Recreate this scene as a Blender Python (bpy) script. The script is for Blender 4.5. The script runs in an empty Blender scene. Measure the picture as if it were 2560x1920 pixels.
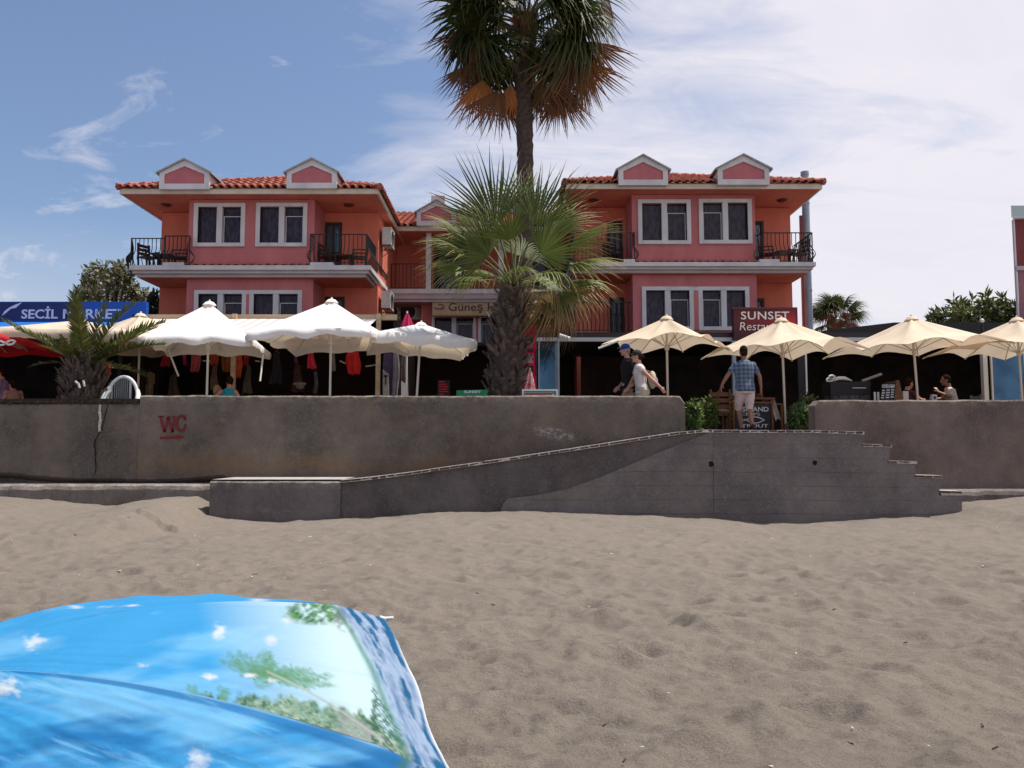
import bpy, math, random
import numpy as np
from mathutils import Vector, Matrix, Euler

random.seed(7); RNG = np.random.default_rng(7)
PI = math.pi; R = math.radians
SC = bpy.context.scene; COL = SC.collection

# ------------------------------------------------------------ camera, sky, sun, exposure
EYE = 1.30; FPX = 2050.0; PITCH = math.atan(165 / 2050.0)
cam = bpy.data.cameras.new("camera"); cam.sensor_width = 36; cam.lens = 36 * FPX / 2560
cam.clip_start = 0.05; cam.clip_end = 3000
cam_o = bpy.data.objects.new("camera", cam); COL.objects.link(cam_o)
cam_o.location = (0, 0, EYE); cam_o.rotation_euler = (PI / 2 + PITCH, 0, 0)
SC.camera = cam_o
SUN = Vector((0.37, 0.10, 0.92)).normalized()
SUN_EL = math.asin(SUN.z); SUN_AZ = math.atan2(SUN.x, SUN.y)
sl = bpy.data.lights.new("sun", 'SUN'); sl.energy = 5.0; sl.angle = R(0.5); sl.color = (1.0, 0.95, 0.88)
so = bpy.data.objects.new("sun", sl); COL.objects.link(so); so.rotation_euler = SUN.to_track_quat('Z', 'Y').to_euler()
so.location = (20, 20, 60)
SC.view_settings.view_transform = 'Standard'; SC.view_settings.look = 'None'
SC.view_settings.exposure = 0.22; SC.view_settings.gamma = 1.0; SC.view_settings.use_curve_mapping = False
SC.cycles.max_bounces = 6; SC.cycles.diffuse_bounces = 4; SC.cycles.transparent_max_bounces = 8
SC.cycles.use_denoising = True

W = bpy.data.worlds.new("World"); SC.world = W; W.use_nodes = True
def build_sky():
    nt = W.node_tree; N = nt.nodes; L = nt.links; N.clear()
    out = N.new('ShaderNodeOutputWorld'); bg = N.new('ShaderNodeBackground'); bg.inputs['Strength'].default_value = 0.10
    sky = N.new('ShaderNodeTexSky'); sky.sky_type = 'NISHITA'; sky.sun_disc = False
    sky.sun_elevation = SUN_EL; sky.sun_rotation = SUN_AZ; sky.air_density = 1.0; sky.dust_density = 2.0; sky.ozone_density = 1.5
    tc = N.new('ShaderNodeTexCoord'); sx = N.new('ShaderNodeSeparateXYZ'); L.new(tc.outputs['Generated'], sx.inputs[0])
    def M(op, a, b=None, c=None, clamp=False):
        m = N.new('ShaderNodeMath'); m.operation = op; m.use_clamp = clamp
        for i, v in enumerate((a, b, c)):
            if v is None: continue
            if isinstance(v, (int, float)): m.inputs[i].default_value = v
            else: L.new(v, m.inputs[i])
        return m.outputs[0]
    x, y, z = sx.outputs
    zz = M('ADD', M('MAXIMUM', z, 0.0), 0.22)
    px, py = M('DIVIDE', x, zz), M('DIVIDE', y, zz)
    cv = N.new('ShaderNodeCombineXYZ'); L.new(px, cv.inputs[0]); L.new(py, cv.inputs[1])
    def noise(scale, detail, rough, dist, off):
        mp = N.new('ShaderNodeMapping'); L.new(cv.outputs[0], mp.inputs[0]); mp.inputs['Location'].default_value = off; mp.inputs['Rotation'].default_value = (0, 0, R(25)); mp.inputs['Scale'].default_value = (1.0, 1.7, 1)
        n = N.new('ShaderNodeTexNoise'); L.new(mp.outputs[0], n.inputs['Vector']); n.inputs['Scale'].default_value = scale
        n.inputs['Detail'].default_value = detail; n.inputs['Roughness'].default_value = rough; n.inputs['Distortion'].default_value = dist
        return n.outputs['Fac']
    n1 = noise(0.75, 7, 0.55, 0.5, (3.1, 0.4, 0)); n2 = noise(2.6, 8, 0.62, 0.9, (1.3, 5.2, 0))
    low = M('MULTIPLY', M('SUBTRACT', 0.34, z), 0.42)
    a = M('ADD', M('MULTIPLY', M('SUBTRACT', n1, 0.5), 1.3), M('MULTIPLY', x, 0.75))
    a = M('ADD', a, M('MULTIPLY', M('SUBTRACT', n2, 0.5), 0.55))
    m1 = M('DIVIDE', M('ADD', a, 0.125), 0.40, clamp=True)
    b = M('ADD', M('SUBTRACT', n2, 0.545), low)
    b = M('ADD', b, M('MULTIPLY', M('SUBTRACT', n1, 0.5), 0.35))
    m2 = M('MULTIPLY', M('DIVIDE', b, 0.20, clamp=True), 0.70)
    m3 = M('MULTIPLY', M('MULTIPLY', M('MAXIMUM', M('SUBTRACT', 0.25, z), 0.0), 3.8, clamp=True), M('ADD', 0.25, M('MULTIPLY', n2, 0.9)))
    mask = M('MAXIMUM', M('MAXIMUM', m1, m2), m3)
    mask = M('MULTIPLY', M('SMOOTH_MIN', mask, 1.0, 0.1), 0.93)
    mask = M('MULTIPLY', mask, M('ADD', 0.84, M('MULTIPLY', n2, 0.3)), clamp=True)
    tint = N.new('ShaderNodeMix'); tint.data_type = 'RGBA'; tint.blend_type = 'MULTIPLY'; tint.inputs[0].default_value = 1.0
    L.new(sky.outputs[0], tint.inputs[6]); tint.inputs[7].default_value = SKYTINT
    mx = N.new('ShaderNodeMix'); mx.data_type = 'RGBA'; L.new(mask, mx.inputs[0]); L.new(tint.outputs[2], mx.inputs[6]); mx.inputs[7].default_value = CLOUD
    L.new(mx.outputs[2], bg.inputs['Color']); L.new(bg.outputs[0], out.inputs[0])
SKYTINT = (1.10, 1.14, 1.22, 1); CLOUD = (7.7, 7.4, 7.9, 1)
build_sky()

# ------------------------------------------------------------ helpers
CT, ST = math.cos(PITCH), math.sin(PITCH)
def P(px, py, Y):
    u = (px - 1280) / FPX; v = (960 - py) / FPX
    k = Y / (CT - v * ST)
    return Vector((u * k, Y, EYE + (ST + v * CT) * k))
def XZ(px, py, Y):
    p = P(px, py, Y); return p.x, p.z

def link(o, parent=None):
    COL.objects.link(o)
    if parent is not None: o.parent = parent
    return o
def prop(o, label=None, cat=None, group=None, kind=None):
    if label: o['label'] = label
    if cat: o['category'] = cat
    if group: o['group'] = group
    if kind: o['kind'] = kind
    return o
def thing(name, label, cat, loc=(0, 0, 0), group=None, rz=0.0):
    o = bpy.data.objects.new(name, None); o.empty_display_size = 0.2
    o.location = loc; o.rotation_euler = (0, 0, rz); link(o)
    return prop(o, label, cat, group)
def origin_of(o):
    while o.parent is not None: o = o.parent
    return Vector(o.location)
def dup(root, loc=None, rz=None, label=None, scale=None, group=None):
    r = root.copy(); COL.objects.link(r)
    if loc is not None: r.location = loc
    if rz is not None: r.rotation_euler[2] = rz
    if scale is not None: r.scale = (scale,) * 3
    if label: r['label'] = label
    if group: r['group'] = group
    for ch in list(root.children):
        c = ch.copy(); COL.objects.link(c); c.parent = r
        for g in list(ch.children):
            d = g.copy(); COL.objects.link(d); d.parent = c
    return r

class MB:
    def __init__(s): s.v = []; s.f = []; s.m = []; s.sm = []
    def add(s, vs, fs, m=0, smooth=False):
        b = len(s.v); s.v.extend(tuple(v) for v in vs)
        for f in fs: s.f.append(tuple(b + i for i in f)); s.m.append(m); s.sm.append(smooth)
        return s
    def box(s, x0, x1, y0, y1, z0, z1, m=0):
        return s.add([(x0, y0, z0), (x1, y0, z0), (x1, y1, z0), (x0, y1, z0), (x0, y0, z1), (x1, y0, z1), (x1, y1, z1), (x0, y1, z1)],
                     [(0, 3, 2, 1), (4, 5, 6, 7), (0, 1, 5, 4), (1, 2, 6, 5), (2, 3, 7, 6), (3, 0, 4, 7)], m)
    def bar(s, a, b, w, h=None, m=0, up=(0, 0, 1)):
        a, b = Vector(a), Vector(b); d = (b - a)
        if d.length < 1e-6: return s
        d.normalize(); u = Vector(up)
        if abs(d.dot(u)) > 0.98: u = Vector((0, 1, 0))
        r = d.cross(u).normalized(); u = r.cross(d); h = h or w
        r *= w / 2; u *= h / 2
        return s.add([a - r - u, a + r - u, a + r + u, a - r + u, b - r - u, b + r - u, b + r + u, b - r + u],
                     [(0, 1, 2, 3), (7, 6, 5, 4), (0, 4, 5, 1), (1, 5, 6, 2), (2, 6, 7, 3), (3, 7, 4, 0)], m)
    def tube(s, pts, rad, n=8, m=0, smooth=True, cap=True):
        pts = [Vector(p) for p in pts]; k = len(pts)
        if isinstance(rad, (int, float)): rad = [rad] * k
        ref = None; vs = []; fs = []
        for i, p in enumerate(pts):
            d = (pts[min(i + 1, k - 1)] - pts[max(i - 1, 0)])
            d = d.normalized() if d.length > 1e-9 else Vector((0, 0, 1))
            if ref is None: ref = Vector((1, 0, 0)) if abs(d.x) < 0.8 else Vector((0, 1, 0))
            a = (ref - d * ref.dot(d)).normalized(); b = d.cross(a); ref = a
            for j in range(n):
                t = 2 * PI * j / n; vs.append(p + (a * math.cos(t) + b * math.sin(t)) * rad[i])
        for i in range(k - 1):
            for j in range(n):
                j2 = (j + 1) % n; fs.append((i * n + j, i * n + j2, (i + 1) * n + j2, (i + 1) * n + j))
        s.add(vs, fs, m, smooth)
        if cap:
            s.add(vs[:n], [tuple(reversed(range(n)))], m); s.add(vs[-n:], [tuple(range(n))], m)
        return s
    def lathe(s, prof, c=(0, 0, 0), n=16, m=0, smooth=True):
        vs = []; fs = []
        for r, z in prof:
            for j in range(n):
                t = 2 * PI * j / n; vs.append((c[0] + r * math.cos(t), c[1] + r * math.sin(t), c[2] + z))
        for i in range(len(prof) - 1):
            for j in range(n):
                j2 = (j + 1) % n; fs.append((i * n + j, i * n + j2, (i + 1) * n + j2, (i + 1) * n + j))
        return s.add(vs, fs, m, smooth)
    def ellipsoid(s, c, r, n=12, k=8, m=0, M=None):
        vs = []; fs = []
        for i in range(k + 1):
            a = PI * i / k
            for j in range(n):
                t = 2 * PI * j / n
                v = Vector((r[0] * math.sin(a) * math.cos(t), r[1] * math.sin(a) * math.sin(t), r[2] * math.cos(a)))
                if M is not None: v = M @ v
                vs.append(v + Vector(c))
        for i in range(k):
            for j in range(n):
                j2 = (j + 1) % n; fs.append((i * n + j, (i + 1) * n + j, (i + 1) * n + j2, i * n + j2))
        return s.add(vs, fs, m, True)
    def prism(s, poly, y0, y1, m=0):           # polygon in (x, z), extruded along y
        n = len(poly)
        area = sum(poly[i][0] * poly[(i + 1) % n][1] - poly[(i + 1) % n][0] * poly[i][1] for i in range(n))
        if area < 0: poly = poly[::-1]
        vs = [(x, y0, z) for x, z in poly] + [(x, y1, z) for x, z in poly]
        fs = [tuple(range(n)), tuple(reversed(range(n, 2 * n)))]
        fs += [(i, i + n, (i + 1) % n + n, (i + 1) % n) for i in range(n)]
        return s.add(vs, fs, m)
    def prismx(s, poly, x0, x1, m=0):          # polygon in (y, z), extruded along x
        n = len(poly)
        vs = [(x0, y, z) for y, z in poly] + [(x1, y, z) for y, z in poly]
        fs = [tuple(reversed(range(n))), tuple(range(n, 2 * n))]
        fs += [(i, (i + 1) % n, (i + 1) % n + n, i + n) for i in range(n)]
        return s.add(vs, fs, m)
    def grid(s, fn, nu, nv, m=0, smooth=True):
        vs = [fn(i / nu, j / nv) for j in range(nv + 1) for i in range(nu + 1)]
        fs = [(j * (nu + 1) + i, j * (nu + 1) + i + 1, (j + 1) * (nu + 1) + i + 1, (j + 1) * (nu + 1) + i) for j in range(nv) for i in range(nu)]
        return s.add(vs, fs, m, smooth)
    def mesh(s, name, mats, off=None):
        me = bpy.data.meshes.new(name)
        v = s.v if off is None else [(a[0] - off[0], a[1] - off[1], a[2] - off[2]) for a in s.v]
        me.from_pydata(v, [], s.f)
        for mt in (mats if isinstance(mats, (list, tuple)) else [mats]): me.materials.append(mt)
        me.polygons.foreach_set('material_index', s.m); me.polygons.foreach_set('use_smooth', s.sm)
        me.update(); return me
    def build(s, name, mats, parent=None, local=False, **k):
        off = None if (parent is None or local) else origin_of(parent)
        o = bpy.data.objects.new(name, s.mesh(name, mats, off)); link(o, parent)
        return prop(o, **k)
    def top(s, name, mats, label, cat, group=None, kind=None):   # a thing that is one mesh, origin at its base
        v = np.array(s.v); c = (v[:, 0].mean(), v[:, 1].mean(), v[:, 2].min())
        o = bpy.data.objects.new(name, s.mesh(name, mats, c)); o.location = c; link(o)
        return prop(o, label, cat, group, kind)

def inst(name, mesh, parent, mat4=None, loc=None):
    o = bpy.data.objects.new(name, mesh); link(o, parent)
    if mat4 is not None: o.matrix_local = mat4
    elif loc is not None: o.location = loc
    return o
def npmesh(name, V, F, mat, cols=None, smooth=False):
    me = bpy.data.meshes.new(name); V = np.asarray(V, 'f4'); F = np.asarray(F, 'i4')
    me.vertices.add(len(V)); me.vertices.foreach_set('co', V.ravel())
    k = F.shape[1]; me.loops.add(F.size); me.loops.foreach_set('vertex_index', F.ravel())
    me.polygons.add(len(F)); me.polygons.foreach_set('loop_start', np.arange(0, F.size, k, dtype='i4'))
    if smooth: me.polygons.foreach_set('use_smooth', np.ones(len(F), bool))
    me.materials.append(mat); me.update(calc_edges=True)
    if cols is not None:
        at = me.color_attributes.new('col', 'FLOAT_COLOR', 'POINT')
        c = np.ones((len(V), 4), 'f4'); c[:, :3] = cols; at.data.foreach_set('color', c.ravel())
    return me

# value noise for terrain
_T = np.random.default_rng(3).random((256, 256))
def vnoise(x, y):
    xi = np.floor(x).astype(int); yi = np.floor(y).astype(int); fx = x - xi; fy = y - yi
    fx = fx * fx * fx * (fx * (fx * 6 - 15) + 10); fy = fy * fy * fy * (fy * (fy * 6 - 15) + 10)
    g = lambda a, b: _T[a & 255, b & 255]
    return (g(xi, yi) * (1 - fx) + g(xi + 1, yi) * fx) * (1 - fy) + (g(xi, yi + 1) * (1 - fx) + g(xi + 1, yi + 1) * fx) * fy - 0.5
def n1(x, seed=0): return float(vnoise(np.array([x + 0.0]), np.array([seed * 7.3 + 0.5]))[0])

# ------------------------------------------------------------ materials
def lin(r, g, b): return tuple(((c / 255) / 12.92 if c / 255 < 0.04045 else ((c / 255 + 0.055) / 1.055) ** 2.4) for c in (r, g, b))
def mat(name, col, col2=None, scale=4.0, detail=5, rough=0.8, bump=0.0, bscale=40.0, spec=0.3, metal=0.0, rand=0.0, stretch=(1, 1, 1), lo=0.4, hi=0.6, emit=None, trans=0.0, coat=0.0, ttint=None):
    m = bpy.data.materials.new(name); m.use_nodes = True; nt = m.node_tree; N = nt.nodes; L = nt.links
    b = N['Principled BSDF']; b.inputs['Roughness'].default_value = rough; b.inputs['Specular IOR Level'].default_value = spec; b.inputs['Metallic'].default_value = metal
    b.inputs['Coat Weight'].default_value = coat
    tc = N.new('ShaderNodeTexCoord'); mp = N.new('ShaderNodeMapping'); L.new(tc.outputs['Object'], mp.inputs[0]); mp.inputs['Scale'].default_value = stretch
    c_out = None
    if col2 is not None:
        n = N.new('ShaderNodeTexNoise'); L.new(mp.outputs[0], n.inputs['Vector']); n.inputs['Scale'].default_value = scale; n.inputs['Detail'].default_value = detail; n.inputs['Roughness'].default_value = 0.6
        mr = N.new('ShaderNodeMapRange'); L.new(n.outputs['Fac'], mr.inputs[0]); mr.inputs[1].default_value = lo; mr.inputs[2].default_value = hi
        mx = N.new('ShaderNodeMix'); mx.data_type = 'RGBA'; L.new(mr.outputs[0], mx.inputs[0]); mx.inputs[6].default_value = (*col, 1); mx.inputs[7].default_value = (*col2, 1)
        c_out = mx.outputs[2]
    if rand > 0:
        oi = N.new('ShaderNodeObjectInfo'); hv = N.new('ShaderNodeHueSaturation'); mr = N.new('ShaderNodeMapRange'); L.new(oi.outputs['Random'], mr.inputs[0]); mr.inputs[3].default_value = 1 - rand; mr.inputs[4].default_value = 1 + rand
        L.new(mr.outputs[0], hv.inputs['Value'])
        if c_out is not None: L.new(c_out, hv.inputs['Color'])
        else: hv.inputs['Color'].default_value = (*col, 1)
        c_out = hv.outputs[0]
    if c_out is not None: L.new(c_out, b.inputs['Base Color'])
    else: b.inputs['Base Color'].default_value = (*col, 1)
    if bump > 0:
        n = N.new('ShaderNodeTexNoise'); L.new(mp.outputs[0], n.inputs['Vector']); n.inputs['Scale'].default_value = bscale; n.inputs['Detail'].default_value = 6
        bp = N.new('ShaderNodeBump'); bp.inputs['Strength'].default_value = bump; bp.inputs['Distance'].default_value = 0.02; L.new(n.outputs['Fac'], bp.inputs['Height']); L.new(bp.outputs[0], b.inputs['Normal'])
    if emit: b.inputs['Emission Color'].default_value = (*col, 1); b.inputs['Emission Strength'].default_value = emit
    if trans > 0:
        tr = N.new('ShaderNodeBsdfTranslucent'); ms = N.new('ShaderNodeMixShader'); ms.inputs[0].default_value = trans
        if ttint: tr.inputs['Color'].default_value = (*ttint, 1)
        elif c_out is not None: L.new(c_out, tr.inputs['Color'])
        else: tr.inputs['Color'].default_value = (*col, 1)
        L.new(b.outputs[0], ms.inputs[1]); L.new(tr.outputs[0], ms.inputs[2]); L.new(ms.outputs[0], N['Material Output'].inputs[0])
    return m
def mat_attr(name, rough=0.6, trans=0.0, spec=0.3, rand=0.0, bump=0.0, bscale=60):
    m = bpy.data.materials.new(name); m.use_nodes = True; nt = m.node_tree; N = nt.nodes; L = nt.links; b = N['Principled BSDF']
    b.inputs['Roughness'].default_value = rough; b.inputs['Specular IOR Level'].default_value = spec
    a = N.new('ShaderNodeAttribute'); a.attribute_name = 'col'; c = a.outputs['Color']
    if rand > 0:
        oi = N.new('ShaderNodeObjectInfo'); hv = N.new('ShaderNodeHueSaturation'); mr = N.new('ShaderNodeMapRange'); L.new(oi.outputs['Random'], mr.inputs[0]); mr.inputs[3].default_value = 1 - rand; mr.inputs[4].default_value = 1 + rand
        L.new(mr.outputs[0], hv.inputs['Value']); L.new(c, hv.inputs['Color']); c = hv.outputs[0]
    L.new(c, b.inputs['Base Color'])
    if bump > 0:
        tc = N.new('ShaderNodeTexCoord'); n = N.new('ShaderNodeTexNoise'); L.new(tc.outputs['Object'], n.inputs['Vector']); n.inputs['Scale'].default_value = bscale; n.inputs['Detail'].default_value = 4
        bp = N.new('ShaderNodeBump'); bp.inputs['Strength'].default_value = bump; bp.inputs['Distance'].default_value = 0.01; L.new(n.outputs['Fac'], bp.inputs['Height']); L.new(bp.outputs[0], b.inputs['Normal'])
    if trans > 0:
        tr = N.new('ShaderNodeBsdfTranslucent'); L.new(c, tr.inputs['Color']); ms = N.new('ShaderNodeMixShader'); ms.inputs[0].default_value = trans
        L.new(b.outputs[0], ms.inputs[1]); L.new(tr.outputs[0], ms.inputs[2]); L.new(ms.outputs[0], N['Material Output'].inputs[0])
    return m

class MM: pass
m = MM()
m.pink = mat("pink_render", (0.52, 0.172, 0.170), (0.39, 0.120, 0.125), scale=1.5, detail=8, rough=0.9, bump=0.25, bscale=60, stretch=(1, 1, .45), lo=.38, hi=.74)
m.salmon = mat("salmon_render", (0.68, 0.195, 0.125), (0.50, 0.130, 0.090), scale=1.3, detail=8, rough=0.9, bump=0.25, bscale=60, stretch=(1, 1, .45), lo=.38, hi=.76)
m.dormer_pink = mat("dormer_pink", (0.47, 0.155, 0.170), (0.42, 0.135, 0.15), scale=2, rough=0.9, bump=0.2, bscale=60)
m.trim = mat("white_trim", (0.62, 0.60, 0.605), (0.47, 0.455, 0.465), scale=2.2, detail=8, stretch=(1, 1, .5), lo=.40, hi=.72, rough=0.7, bump=0.08)
m.cream_trim = mat("cream_fascia", (0.66, 0.56, 0.46), (0.56, 0.47, 0.38), scale=2.0, rough=0.75)
m.moulding = mat("moulding_paint", (0.50, 0.44, 0.44), (0.43, 0.37, 0.38), scale=1.5, rough=0.8)
m.tile = mat("roof_clay", (0.46, 0.135, 0.085), (0.30, 0.080, 0.055), scale=3, rough=0.75, rand=0.22, bump=0.2)
m.tile_under = mat("roof_under", (0.20, 0.06, 0.04), rough=0.9)
m.iron = mat("black_iron", (0.012, 0.011, 0.013), rough=0.5, spec=0.4)
m.glass = mat("window_glass", (0.012, 0.012, 0.018), rough=0.04, spec=0.45)
m.curtain = mat("lace_curtain", (0.80, 0.75, 0.78), (0.22, 0.20, 0.23), scale=11, detail=2, rough=0.9, stretch=(1.0, 1, .28), lo=.42, hi=.62)
m.dark_frame = mat("dark_frame", (0.03, 0.022, 0.022), rough=0.6)
m.doorwood = mat("door_brown", (0.045, 0.028, 0.024), rough=0.6)
m.doorglass = mat("door_glass", (0.06, 0.10, 0.12), rough=0.08, spec=0.6)
m.lampred = mat("ceiling_lamp", (0.12, 0.02, 0.015), rough=0.5)
m.acwhite = mat("ac_white", (0.62, 0.60, 0.58), (0.5, 0.48, 0.46), scale=5, rough=0.5)
m.acdark = mat("ac_grille", (0.06, 0.055, 0.06), rough=0.6)
m.darkwood = mat("dark_wood", (0.050, 0.020, 0.013), (0.03, 0.013, 0.010), scale=12, rough=0.55, stretch=(1, 1, 6))
m.midwood = mat("chair_wood", (0.20, 0.085, 0.035), (0.12, 0.05, 0.02), scale=10, rough=0.5, stretch=(1, 1, 5))
m.metal = mat("galvanised", (0.30, 0.36, 0.42), (0.24, 0.29, 0.35), scale=6, rough=0.45, metal=0.35, stretch=(1, 1, .2))
m.pinkpipe = mat("pink_pipe", (0.36, 0.18, 0.22), rough=0.5)
m.blacksteel = mat("black_steel", (0.014, 0.013, 0.016), rough=0.5)
m.gutter = mat("grey_gutter", (0.42, 0.43, 0.46), rough=0.45)
m.interior = mat("interior_dark", (0.030, 0.020, 0.017), (0.014, 0.010, 0.009), scale=2, rough=0.85)  # near-black here and below: indoor shade put into the colour
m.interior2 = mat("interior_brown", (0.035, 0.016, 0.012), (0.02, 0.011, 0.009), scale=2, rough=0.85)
m.paving = mat("promenade_paving", (0.24, 0.21, 0.19), (0.18, 0.16, 0.15), scale=3, rough=0.9)
m.whitefab = mat("white_canvas", (0.88, 0.87, 0.86), (0.82, 0.81, 0.80), scale=3, rough=0.85, trans=0.20, bump=0.15, bscale=9, ttint=(.80, .64, .42))
m.beigefab = mat("beige_canvas", (0.74, 0.61, 0.46), (0.68, 0.56, 0.42), scale=2.5, rough=0.85, trans=0.24, bump=0.15, bscale=9)
m.creamfab = mat("cream_canvas", (0.68, 0.58, 0.44), (0.62, 0.52, 0.40), scale=2.5, rough=0.85, trans=0.22, bump=0.15, bscale=9)
m.redfab = mat("red_canvas", (0.55, 0.02, 0.03), rough=0.85, trans=0.25)
m.whitepole = mat("white_pole", (0.70, 0.68, 0.64), rough=0.45)
m.creampole = mat("cream_pole", (0.66, 0.60, 0.50), rough=0.45)
m.rust = mat("rusty_steel", (0.12, 0.07, 0.05), rough=0.7)
m.plasticwhite = mat("white_plastic", (0.66, 0.68, 0.66), (0.55, 0.58, 0.56), scale=4, rough=0.5)
m.paper = mat("white_paper", (0.75, 0.74, 0.73), rough=0.8)
m.bark = mat("palm_bark", (0.085, 0.060, 0.050), (0.045, 0.032, 0.028), scale=9, rough=0.95, bump=0.6, bscale=25)
m.boot = mat("palm_boot", (0.120, 0.090, 0.075), (0.055, 0.040, 0.034), scale=8, rough=0.9, rand=0.35, bump=0.4)
m.treebark = mat("tree_bark", (0.12, 0.09, 0.07), (0.07, 0.05, 0.04), scale=6, rough=0.9, bump=0.5)
m.frond = mat_attr("palm_frond", rough=0.50, trans=0.30, spec=0.22, rand=0.28)
m.deadfrond = mat_attr("dead_frond", rough=0.8, trans=0.15, rand=0.3)
m.leaf = mat_attr("tree_leaf", rough=0.5, trans=0.25, spec=0.35)
m.tiletan = mat("ramp_tile", (0.120, 0.080, 0.064), (0.07, 0.046, 0.038), scale=7, rough=0.8, rand=0.35, bump=0.3)
m.mortar = mat("mortar", (0.60, 0.55, 0.51), (0.40, 0.36, 0.33), scale=20, rough=0.9, bump=0.5)
m.seam = mat("seam_dark", (0.055, 0.046, 0.044), rough=0.95)
m.hole = mat("drain_dark", (0.008, 0.007, 0.007), rough=0.95)
m.skin = mat("skin", (0.50, 0.26, 0.19), (0.46, 0.22, 0.16), scale=10, rough=0.55)
m.skin_tan = mat("skin_tanned", (0.30, 0.14, 0.09), (0.26, 0.115, 0.075), scale=10, rough=0.5)
m.hair = mat("dark_hair", (0.022, 0.013, 0.009), rough=0.95, spec=.05, bump=0.4, bscale=120)
m.eye = mat("eye_dark", (0.02, 0.015, 0.012), rough=0.2)
m.lip = mat("lip", (0.32, 0.10, 0.09), rough=0.5)
def cloth(name, c, c2=None, **k): return mat(name, c, c2 or tuple(x * 0.82 for x in c), scale=6, rough=0.9, bump=0.3, bscale=14, **k)

def concrete(name, base, dark, ochre, seed, ochre_z=None, ochre_amt=0.5, board=False, patch=None, white_edge=None):
    """weathered cast concrete; ochre_z=(z_low, z_high) a rust-coloured tide band, patch=(x,z,rx,rz) a lime bloom, white_edge=z of the rim, its wear and sunlit specks painted pale"""
    mt = bpy.data.materials.new(name); mt.use_nodes = True; nt = mt.node_tree; N = nt.nodes; L = nt.links; b = N['Principled BSDF']; b.inputs['Roughness'].default_value = 0.92; b.inputs['Specular IOR Level'].default_value = 0.2
    g = N.new('ShaderNodeNewGeometry'); pos = g.outputs['Position']; sx = N.new('ShaderNodeSeparateXYZ'); L.new(pos, sx.inputs[0])
    def noise(sc, det, rough, stretch=(1, 1, 1), off=0.0):
        mp = N.new('ShaderNodeMapping'); L.new(pos, mp.inputs[0]); mp.inputs['Scale'].default_value = stretch; mp.inputs['Location'].default_value = (seed + off, seed * 2.0 + off, off)
        n = N.new('ShaderNodeTexNoise'); L.new(mp.outputs[0], n.inputs['Vector']); n.inputs['Scale'].default_value = sc; n.inputs['Detail'].default_value = det; n.inputs['Roughness'].default_value = rough; return n.outputs['Fac']
    def rng(v, a, c, lo=0.0, hi=1.0):
        r = N.new('ShaderNodeMapRange'); L.new(v, r.inputs[0]); r.inputs[1].default_value = a; r.inputs[2].default_value = c; r.inputs[3].default_value = lo; r.inputs[4].default_value = hi; return r.outputs[0]
    def mul(a, c, op='MULTIPLY'):
        r = N.new('ShaderNodeMath'); r.operation = op
        for i, v in enumerate((a, c)):
            if isinstance(v, (int, float)): r.inputs[i].default_value = v
            else: L.new(v, r.inputs[i])
        return r.outputs[0]
    def mixc(f, a, c):
        r = N.new('ShaderNodeMix'); r.data_type = 'RGBA'; L.new(f, r.inputs[0])
        for i, v in ((6, a), (7, c)):
            if isinstance(v, tuple): r.inputs[i].default_value = (*v, 1)
            else: L.new(v, r.inputs[i])
        return r.outputs[2]
    c = mixc(rng(noise(0.8, 8, 0.65), 0.38, 0.64), dark, base)
    c = mixc(rng(noise(2.5, 8, 0.7, (1, 1, 0.45), 4.0), 0.50, 0.75, 0, 0.45), c, tuple(x * 0.55 for x in dark))
    fine = noise(26, 6, 0.7, off=9.0)
    c = mixc(rng(fine, 0.52, 0.72, 0, 0.5), c, tuple(min(1, x * 1.45) for x in base))
    c = mixc(rng(noise(1.4, 8, 0.7, off=2.0), 0.48, 0.72, 0, 0.55 * ochre_amt * 2), c, tuple((o_ + d_) * .5 for o_, d_ in zip(ochre, base)))
    c = mixc(rng(noise(3.2, 9, 0.75, (1, 1, 1.2), off=12.0), 0.56, 0.72, 0, .5), c, tuple(x * 1.35 for x in base))
    if ochre_z:
        z0, z1 = ochre_z; k = mul(rng(sx.outputs[2], z0, (z0 + z1) / 2), rng(sx.outputs[2], (z0 + z1) / 2, z1, 1, 0))
        k = mul(k, rng(noise(1.6, 8, 0.7, (1, 1, 2.2), 6.0), 0.36, 0.56)); c = mixc(mul(k, .75), c, ochre)
    if patch:
        x0, z0, rx, rz = patch
        dx = mul(mul(sx.outputs[0], x0, 'SUBTRACT'), 1 / rx); dz = mul(mul(mul(sx.outputs[2], z0, 'SUBTRACT'), mul(dx, 0.10 ), 'ADD'), 1 / rz)
        d = mul(mul(dx, dx), mul(dz, dz), 'ADD'); k = mul(rng(d, 0.1, 1.0, 1, 0), rng(noise(9, 8, 0.75, (1, 1, 2), 1.0), 0.47, 0.58)); c = mixc(mul(k, 0.6), c, (0.50, 0.47, 0.45))
    if white_edge is not None:
        k = mul(rng(sx.outputs[2], white_edge - 0.16, white_edge), rng(noise(7, 8, 0.75, (1, 1, 1.5), 3.0), 0.46, 0.60)); c = mixc(mul(k, 0.6), c, (0.40, 0.35, 0.28))  # rim wear and grazing sun, both painted as pale specks
    hgt = mul(fine, mul(noise(5, 6, 0.6, off=5.0), 1.5), 'ADD')
    if board:
        fr = N.new('ShaderNodeMath'); fr.operation = 'FRACT'; L.new(mul(mul(sx.outputs[2], mul(noise(0.5, 2, 0.5), .10), 'ADD'), 4.2), fr.inputs[0])
        ln = rng(fr.outputs[0], 0.0, 0.07, 0.0, 1.0); kk = mul(rng(ln, 0, 1, 1, 0), rng(noise(1.3, 4, .6, (1, 1, 3), 8.0), .48, .6)); c = mixc(mul(kk, 0.6), c, tuple(x * 0.5 for x in dark)); hgt = mul(hgt, mul(ln, 0.6), 'ADD')
    L.new(c, b.inputs['Base Color'])
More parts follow.
